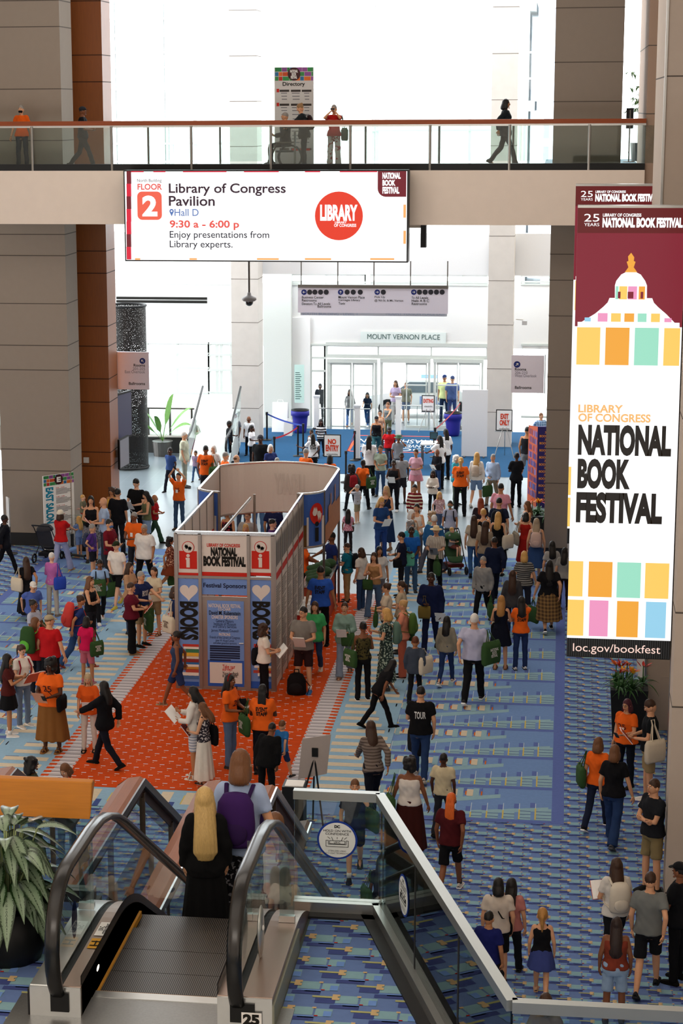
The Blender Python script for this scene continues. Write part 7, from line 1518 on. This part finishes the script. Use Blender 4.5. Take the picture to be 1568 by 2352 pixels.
def backpack(key,color,label,size=1.0,c2=None,group=None):
    rec=who(key); b=rec['b']; yb=-(.125*(b*1.05)+.085*size); p=rec['U'](0,yb,1.02)+rec['SH']; o=root_at(rec,p,'backpack',label,'backpack',group); m=cloth('#'+color); m2=cloth('#'+(c2 or color))
    tilt=rec['U'](0,0,1.4)-rec['U'](0,0,1.0); R_=Matrix.Rotation(math.atan2(-tilt.y,tilt.z),4,'X')
    mb=MB(); hh=.44*size; mb.loft([(0,0,0,.13*size,.07*size),(0,0,.04*size,.155*size,.09*size),(0,-.01,.2*size,.16*size,.095*size),(0,0,.36*size,.145*size,.08*size),(0,.01,hh*.98,.10*size,.055*size),(0,.015,hh,.05*size,.03*size)],16)
    mb.v=[tuple(R_@Vector(v)) for v in mb.v]; mb.build('pack_body',m,o,True)
    q=MB(); q.ell((0,-.085*size,.13*size),(.11*size,.035*size,.10*size),14,8); q.v=[tuple(R_@Vector(v)) for v in q.v]; q.build('front_pocket',m2,o,True)
    for sd in (-1,1):
        A=lambda x,y,z_:rec['U'](x,y,z_)+rec['SH']-p
        MB().tube([A(sd*.09,yb+.06,1.40),A(sd*.11,-.03,1.475),A(sd*.115,.07,1.43),A(sd*.13,.145*b,1.30),A(sd*.15,.12*b,1.16),A(sd*.165*b,.0,1.08),A(sd*.12,yb+.05,1.06)],.018,6,0,.45).build('strap',m2,o)
    return o
def crossbag(key,side,color,label,size=1.0):
    rec=who(key); sd=-1 if side=='L' else 1; b=rec['b']; base=Vector((sd*(.19*b),.09,.86)); o=root_at(rec,base,'shoulder_bag',label,'bag'); m=cloth('#'+color); mb=bagmesh(.24*size,.09*size,.20*size); mb.v=[tuple(Matrix.Rotation(PI/2,4,'Z')@Vector(v)) for v in mb.v]; mb.build('bag_body',m,o,True)
    y_=.150*(b*1.12-.1); A=lambda x,yy,z_:rec['U'](x,yy,z_)+rec['SH']-base
    MB().tube([Vector((0,.0,.19)),A(sd*.10*b,y_,1.12),A(0,y_+.012,1.24),A(-sd*.08,.11,1.38),A(-sd*.115,.0,1.482),A(-sd*.07,-.10,1.36),A(sd*.06,-y_,1.16),Vector((0,-.03,.19))],.012,6,0,.5).build('strap',m,o); return o
def held(key,kind,label,side='both',color='#f0eeea',group=None,dy=.05,dz_=.02):
    rec=who(key); wl,wr=rec['arms'][0],rec['arms'][1]
    tip=lambda a:a[2]+(a[2]-a[1]).normalized()*.10
    p=(tip(wl)+tip(wr))/2 if side=='both' else tip(wl if side=='L' else wr)
    p=p+Vector((0,dy*.6,dz_)); nm={'open':'programme','book':'festival_book','paper':'paper_sheet','phone':'phone','roll':'rolled_programme','cup':'coffee_cup','bottle':'water_bottle'}[kind]
    o=root_at(rec,p,nm,label,{'open':'book','book':'book','paper':'paper','phone':'phone','roll':'paper','cup':'cup','bottle':'bottle'}[kind],group); tl=Matrix.Rotation(math.radians(50),4,'X')
    def bld(mb,n_,m,s=False): mb.v=[tuple(tl@Vector(v)) for v in mb.v]; return mb.build(n_,m,o,s)
    if kind=='open':
        for sd in (-1,1):
            q=MB(); V=[(sd*x,y,z_) for x,z_ in ((0,0),(.08,.018),(.16,.012),(.21,-.004)) for y in (-.14,.14)]; V+=[(x,y,z_-.012) for x,y,z_ in V]; F=[(2*i,2*i+2,2*i+3,2*i+1) for i in range(3)]+[(8+2*i,9+2*i,11+2*i,10+2*i) for i in range(3)]+[(0,8,10,2),(2,10,12,4),(4,12,14,6),(6,14,15,7),(1,3,11,9),(3,5,13,11),(5,7,15,13)]; q.add(V,F); bld(q,'page_block' ,paper if color!='orange' or sd<0 else paper)
        q=MB().box(-.215,.215,-.145,.145,-.022,-.014); bld(q,'cover',mat('#c8481c' if color=='orange' else '#e8e6e0',.6,noise=.03))
    elif kind=='book':
        bld(MB().box(-.11,.11,-.145,.145,-.006,.006),'page_block',paper); c=bld(MB().box(-.113,.113,-.148,.148,.006,.009),'front_cover',mat('#d8481c' if color=='orange' else color,.5,noise=.05)); bld(MB().box(-.113,.113,-.148,.148,-.009,-.006),'back_cover',mat('#d8481c' if color=='orange' else color,.5,noise=.05))
        text('25',lambda u,v:tuple(tl@Vector((u,v,.011))),-.07,.07,-.11,-.02,mat('#f4d0a8',.6,noise=0),c,.02)
        bld(MB().box(-.09,.09,.0,.015,.009,.0105).box(-.09,.09,.035,.05,.009,.0105).box(-.09,.09,.07,.085,.009,.0105),'cover_bars',mat('#2a1410',.6,noise=0))
    elif kind=='paper': bld(MB().box(-.115,.115,-.15,.15,0,.004),'sheet',mat(color,.7,noise=.02)); bld(MB().box(-.08,.08,.06,.10,.0045,.005).box(-.08,.08,-.1,.03,.0045,.005),'print',mat('#a9a9ac',.7,noise=0))
    elif kind=='phone': bld(MB().box(-.038,.038,-.078,.078,0,.009),'phone_body',black); bld(MB().rect(-.034,.034,-.072,.072,.0095),'phone_screen',mat('#26324a',.15,noise=0))
    elif kind=='roll':
        for k in range(3): bld(MB().tube([(-.16+.03*k,-.1,.04*k),(.16+.03*k,.12,.05*k+.03)],.028,10),'paper_roll',paper)
    elif kind=='cup': MB().lathe([(0,0),(.032,0),(.042,.11),(0,.11)],(0,0,-.05),16).build('cup',mat('#5a5a3a',.6),o,True); MB().lathe([(.044,.105),(.045,.12),(.03,.128),(0,.128)],(0,0,-.05),16).build('lid',white,o,True)
    elif kind=='bottle': MB().lathe([(0,0),(.04,0),(.042,.16),(.03,.19),(0,.19)],(0,0,-.12),14).build('bottle',mat(color,.3),o,True); MB().lathe([(.025,.19),(.025,.23),(0,.23)],(0,0,-.12),12).build('cap',black,o,True)
    return o
G=gtote; CR='#cfc3ae'
T_=[('cream cap pushing',None)]
tote('white tee, dark cap and black shorts','R',G,'green tote held by the walker in dark cap and black shorts','hand'); tote('light blue tee with black straps','R',G,'large green tote in front of the light blue tee','front',size=1.2)
backpack('light blue tee with black straps','20222a','small black backpack on the person in light blue tee')
backpack('purple polo with small backpack','3a4058','grey blue backpack on the person in purple polo'); tote('navy tee and khaki shorts','R',G,'green tote held out by the grey haired person in navy tee','hand',size=1.1); tote('cream top holding papers','R',G,'green tote held low by the person in cream top','hand')
crossbag('maroon blouse','L','0f0f12','black shoulder bag on the person in maroon blouse',1.5); held('maroon blouse','book','orange festival book held by the person in maroon blouse',color='orange'); held('cream top holding papers','paper','grey papers held by the person in cream top'); 
held('bald person in light blue shirt','book','orange and black festival book read by the bald person in light blue',color='orange'); held('tall black haired person','paper','white sheet read by the tall black haired person'); held('olive tank top and denim','paper','white sheet held by the person in olive tank top')
tote('pink cardigan','R','#2d49b0','bright blue shoulder bag on the person in pink cardigan',txt=False,size=.9); tote('very long dark hair in black dress','L',CR,'cream shoulder bag on the person in black dress',txt=False); tote('black haired person with glasses and green bag','L',G,'green tote on the shoulder of the black haired person in grey tee')
backpack('big green hiking backpack','2c4a26','big dark green hiking backpack with bright green straps',1.3,'57a63a'); tote('hot pink tee','R',G,'green tote with white print beside the hot pink tee'); held('hot pink tee','bottle','dark bottle hanging beside the pink shorts','R',color='#3a1a30')
backpack('coral red backpack','c8413c','coral red backpack on the person leaning forward',1.25); backpack('dark ponytail in white tee','8a1f2a','dark red backpack on the person in white tee with glasses',.9); tote('dark ponytail in white tee','R',G,'green tote behind the person in white tee with glasses'); held('dark ponytail in white tee','book','orange programme held by the person in white tee',color='orange',side='R'); held('dark ponytail in white tee','open','second orange programme opened by the person in white tee',color='orange',side='L')
held('maroon top and short black skirt','phone','blue lit phone held by the person in short black skirt','R'); crossbag('long tan skirt','L','0d0d10','black crossbody bag of the volunteer in long tan skirt',1.3); held('long tan skirt','phone','phone held by the volunteer in long tan skirt','L'); held('long tan skirt','paper','pale leaflet in the hand of the volunteer in long tan skirt','R',color='#d89a7a')
held('orange tunic','paper','printed notice held by the older volunteer in orange tunic','L'); held('maroon polo and face mask','phone','phone held by the person in maroon polo'); held('raising a phone','phone','dark phone raised overhead by the bearded volunteer'); crossbag('floral top with green bag','L','5a3a2a','brown bag of the curly person in floral top'); tote('floral top with green bag','L',G,'green tote held by the curly person at the booth edge','hand')
tote('black leggings carrying','R',CR,'cream tote with small print beside the booth front'); held('booth corner','paper','white paper held inside the booth corner') if any('inside the booth corner' in x['label'] for x in PEOPLE) else None
tote('white headscarf','R','#9aab90','pale green bag of the person in white headscarf',txt=False); tote('bald volunteer in orange','R',G,'green tote on the bald volunteer behind the booth'); tote('walking away from the sign','R',G,'green tote on the volunteer walking away by the booth corner'); backpack('red backpack by the booth','8a1a22','dark red backpack near the booth corner')
held('reading a white sheet','paper','white sheet held by the person in black vest'); held('white pad','paper','white pad held by the blond person in navy top'); crossbag('tan crossbody','R','8a6038','tan crossbody bag on the person in long navy dress',1.2); crossbag('pale pink flowered tee','R','3a2a26','brown crossbody bag over the pink flowered tee'); held('black shirt holding a sheet','paper','white sheet held by the bald person in black shirt')
tote('turquoise jacket','R',G,'green tote carried by the person in turquoise jacket','hand'); backpack('small backpack' if False else 'white knit top','b8a898','small beige backpack on the white knit top',.8); tote('light blue shirt carrying','R',G,'green tote swung by the person in light blue shirt','hand'); backpack('navy shirt with black backpack','16181f','black backpack on the person in navy shirt')
tote('cream shoulder bag','R',CR,'cream shoulder bag on the blond person in black',txt=False); tote('printed cream tote','L',CR,'printed cream tote of the person in red skirt'); backpack('pale pink backpack','c6a89c','pale pink backpack on the long fair hair',.9); backpack('masked person in lilac','1b1c22','black backpack worn by the masked person in lilac blue')
tote('mint green bag','R','#5fae94','mint green bag held by the teenager in blue',"front",txt=False,size=.9); tote('straw panama','L',G,'green tote hanging from the arm of the straw hat wearer','hand'); held('straw panama','paper','grey pad held by the straw hat wearer','L',color='#7d7d84'); held('straw panama','phone','phone held by the straw hat wearer','R')
backpack('teal polo','14161c','black backpack on the person in teal polo'); held('teal polo','roll','bundle of rolled programmes in the arms of the teal polo'); tote('green pouch','R',G,'green pouch bag held by the person in tan top','front',txt=False,size=.7); crossbag('boy in navy tee','L','101014','black waist bag of the boy in navy tee')
tote('hair bun and glasses in cream','L',G,'green tote of the person in cream tee with glasses','front',txt=False,size=.8); tote('peach outfit','R',G,'green tote with white print of the person in peach'); backpack('peach outfit','49642e','olive backpack on the person in peach'); backpack('dark green flowered','5a7468','grey green backpack on the flowered dress'); held('dark green flowered','book','orange cased phone read by the person in flowered dress','R',color='orange')
tote('black updo','L',G,'green tote with white print of the person with black updo'); tote('navy suit','R','#6a5a2c','brown leather satchel carried by the person in navy suit','front',txt=False,size=.7); held('navy suit','paper','pale papers in the hand of the navy suit','L'); tote('light grey pullover','L',G,'green tote hanging from the hand of the grey pullover','hand')
tote('long plaid skirt','L',G,'green tote beside the long plaid skirt','hand',txt=False); crossbag('wavy fair hair in navy','L','0d0d10','small black bag beside the navy dress'); tote('lavender shirt','R',G,'green tote on the shoulder of the white haired person in lavender',size=1.15); tote('tall cream bag','R',CR,'tall cream bag of the person in slate jacket',txt=False,size=1.2)
tote('black plastic bag','L','#16161a','black plastic bag carried by the person in printed tee','hand',txt=False,size=1.1); held('black plastic bag','open','white programme in the hand of the black printed tee','L'); tote('sage jacket','L',G,'green bag of the person in sage jacket','front',txt=False,size=.8); held('sage jacket','paper','white papers carried by the person in sage jacket','R')
tote('bright green shirt','R',G,'green tote on the person in bright green shirt',size=1.1); held('hands clasped on booklet','book','white and red booklet held against the grey tee',color='#d8d0c8'); held('open programme by the booth','open','large open programme read beside the booth side'); tote('open programme by the booth','L','#15161c','dark bag of the reader beside the booth',txt=False)
held('red headband','cup','white lidded coffee cup held by the volunteer with red headband','R'); tote('red headband','L','#101013','large black shoulder bag of the volunteer with headband',txt=False,size=1.15); tote('braided volunteer in orange EVENT','L',G,'green tote of the braided EVENT STAFF volunteer'); held('white cardigan','open','open programme held by the person in white cardigan'); held('tiered white skirt','book','festival book with 25 read by the girl in white skirt',color='#7a1c14'); tote('tiered white skirt','R','#101013','black shoulder bag of the girl in white skirt',txt=False,size=1.15)
held('purple hair','phone','phone held by the volunteer with purple hair','L'); held('ringer tee','book','orange programme read by the person in ringer tee',color='orange'); tote('ringer tee','L',CR,'cream tote on the person in ringer tee',txt=False); tote('green bag walking beside','L',G,'green tote of the volunteer walking beside the black tee',txt=False); tote('cream tote','L',CR,'cream tote of the person in wide blue jeans',txt=False)
backpack('cream backpack','cfc6b6','cream backpack beneath the long brown hair'); held('cream backpack','open','orange festival programme held out by the long haired person','L',color='orange'); crossbag('black crossbody strap','R','111114','black crossbody bag of the person in cream tee'); backpack('black backpack straps','1b1c20','black backpack on the person in cream tee',.8); tote('black backpack straps','L',G,'green tote carried low by the person in cream tee','hand')
tote('big black hair','L',G,'green bag under the arm of the person with big black hair',txt=False,size=.8); tote('child in navy polo','L',G,'green bag of the child behind the glass guard',txt=False); tote('green bag close behind','L',G,'green bag close behind the slanted glass guard',txt=False); backpack('big purple backpack','3a1f5a','big purple backpack on the escalator rider',1.0,'2f1a48'); 
backpack('dark grey jacket pushing','2a1a1c','dark backpack of the person pushing the wheelchair',.9); tote('binoculars','L','#3a5a48','green bag of the person with binoculars',txt=False,size=.9)
# black rucksack on the carpet
g=gnd(681,1595); d=thing('backpack','black rucksack standing on the orange carpet by the bearded person','backpack',g); MB().loft([(0,0,0,.18,.12),(0,0,.05,.2,.14),(0,0,.3,.19,.13),(0,0,.42,.13,.09),(0,0,.45,.06,.04)],16).build('pack_body',cloth('#141114'),d,True); MB().ell((0,-.13,.16),(.14,.05,.12),14,8).build('front_pocket',cloth('#1b171a'),d,True); MB().tube([(-.05,0,.44),(-.04,0,.52),(.04,0,.52),(.05,0,.44)],.012,6).build('handle',cloth('#141114'),d); MB().tube([(.15,-.05,.35),(.28,-.06,.2),(.22,-.08,.03)],.016,6,0,.5).build('strap',cloth('#141114'),d)
# binoculars
r=who('binoculars'); p=r['hc']+Vector((0,.15,.01)); o=root_at(r,p,'binoculars','black binoculars raised to the eyes on the walkway','binoculars')
for sd in (-1,1): MB().tube([(sd*.03,-.04,0),(sd*.032,.08,0)],[.018,.026],10).build('barrel',black,o)
# wheelchair
r=who('seated in the wheelchair'); L=r['loc']; M_=r['mw']; d=thing('wheelchair','black wheelchair pushed along the upper walkway','wheelchair'); d.matrix_world=Matrix.Translation((L.x,L.y,W_))@Matrix.Rotation(-math.radians(265),4,'Z')
for sd in (-1,1):
    MB().tube([(sd*.30,-.12+.29*math.cos(a),.30+.29*math.sin(a)) for a in [2*PI*k/20 for k in range(21)]],.018,6,0,1,False).build('wheel',black,d); MB().tube([(sd*.27,.36+.09*math.cos(a),.10+.09*math.sin(a)) for a in [2*PI*k/12 for k in range(13)]],.018,6,0,1,False).build('caster',black,d)
    MB().tube([(sd*.25,-.24,.10),(sd*.25,-.24,.92),(sd*.25,-.36,.95)],.016,6).build('back_post',dsteel,d); MB().tube([(sd*.26,-.22,.66),(sd*.26,.2,.66),(sd*.25,.30,.45),(sd*.22,.46,.12)],.018,6).build('side_frame',dsteel,d)
MB().box(-.24,.24,-.2,.24,.42,.46).build('seat',black,d); MB().box(-.24,.24,-.26,-.23,.46,.86).build('backrest',black,d); MB().box(-.2,.2,.42,.56,.10,.12).build('footrest',black,d)
# strollers and scooter
def stroller(px,fy,rz,c1,c2,label,s=1.0):
    g=gnd(px,fy); d=thing('stroller',label,'stroller',g,rz); d.scale=(s,s,s); fr_m=mat('#1b1b1e',.5)
    for x,y,r_ in ((-.26,-.32,.11),(.26,-.32,.11),(-.22,.34,.09),(.22,.34,.09)): MB().tube([(x,y+r_*math.cos(a),r_+.01+r_*math.sin(a)) for a in [2*PI*k/14 for k in range(15)]],.026,6,0,1,False).build('wheel',black,d)
    for sd in (-1,1): MB().tube([(sd*.25,.34,.10),(sd*.24,.05,.42),(sd*.24,-.35,.95),(sd*.24,-.46,1.02)],.014,6).build('frame_side',fr_m,d); MB().tube([(sd*.26,-.32,.12),(sd*.24,.02,.45)],.013,6).build('rear_strut',fr_m,d)
    MB().tube([(-.24,-.46,1.02),(.24,-.46,1.02)],.02,8).build('handlebar',fr_m,d)
    MB().loft([(0,.14,.30,.17,.16),(0,.10,.36,.2,.2),(0,.02,.42,.2,.16)],14).build('seat',cloth(c1),d,True); MB().add([(-.2,-.05,.40),(.2,-.05,.40),(.2,-.26,.84),(-.2,-.26,.84),(-.2,-.09,.40),(.2,-.09,.40),(.2,-.30,.84),(-.2,-.30,.84)],[(0,1,2,3),(7,6,5,4),(0,4,5,1),(1,5,6,2),(2,6,7,3),(3,7,4,0)]).build('backrest',cloth(c1),d)
    MB().ell((0,-.18,.86),(.22,.24,.16),14,8,0,lambda p:Vector((p.x,p.y,max(p.z,-.1)))).build('canopy',cloth(c1),d,True); MB().box(-.2,.2,-.2,.2,.16,.24).build('basket',cloth(c2),d)
stroller(112,1288,math.radians(-10),'#3b3b40','#1c1c20','dark grey stroller pushed by the person in red top'); stroller(1042,1314,math.radians(200),'#3f5c40','#5a1c1c','green stroller with red basket carrying a fair haired child')
g=gnd(178,1283); d=thing('kick_scooter','small three wheeled scooter ridden by the blond child','scooter',g,math.radians(70))
MB().box(-.07,.07,-.25,.3,.07,.10).build('deck',dark,d); MB().tube([(0,.28,.09),(0,.24,.75)],.018,8).build('steering_column',steel,d); MB().tube([(-.16,.24,.75),(.16,.24,.75)],.018,8).build('handlebar',black,d)
for x,y in ((-.1,.3),(.1,.3),(0,-.26)): MB().tube([(x,y+.055*math.cos(a),.06+.055*math.sin(a)) for a in [2*PI*k/12 for k in range(13)]],.02,6,0,1,False).build('wheel',black,d)
flush_text()
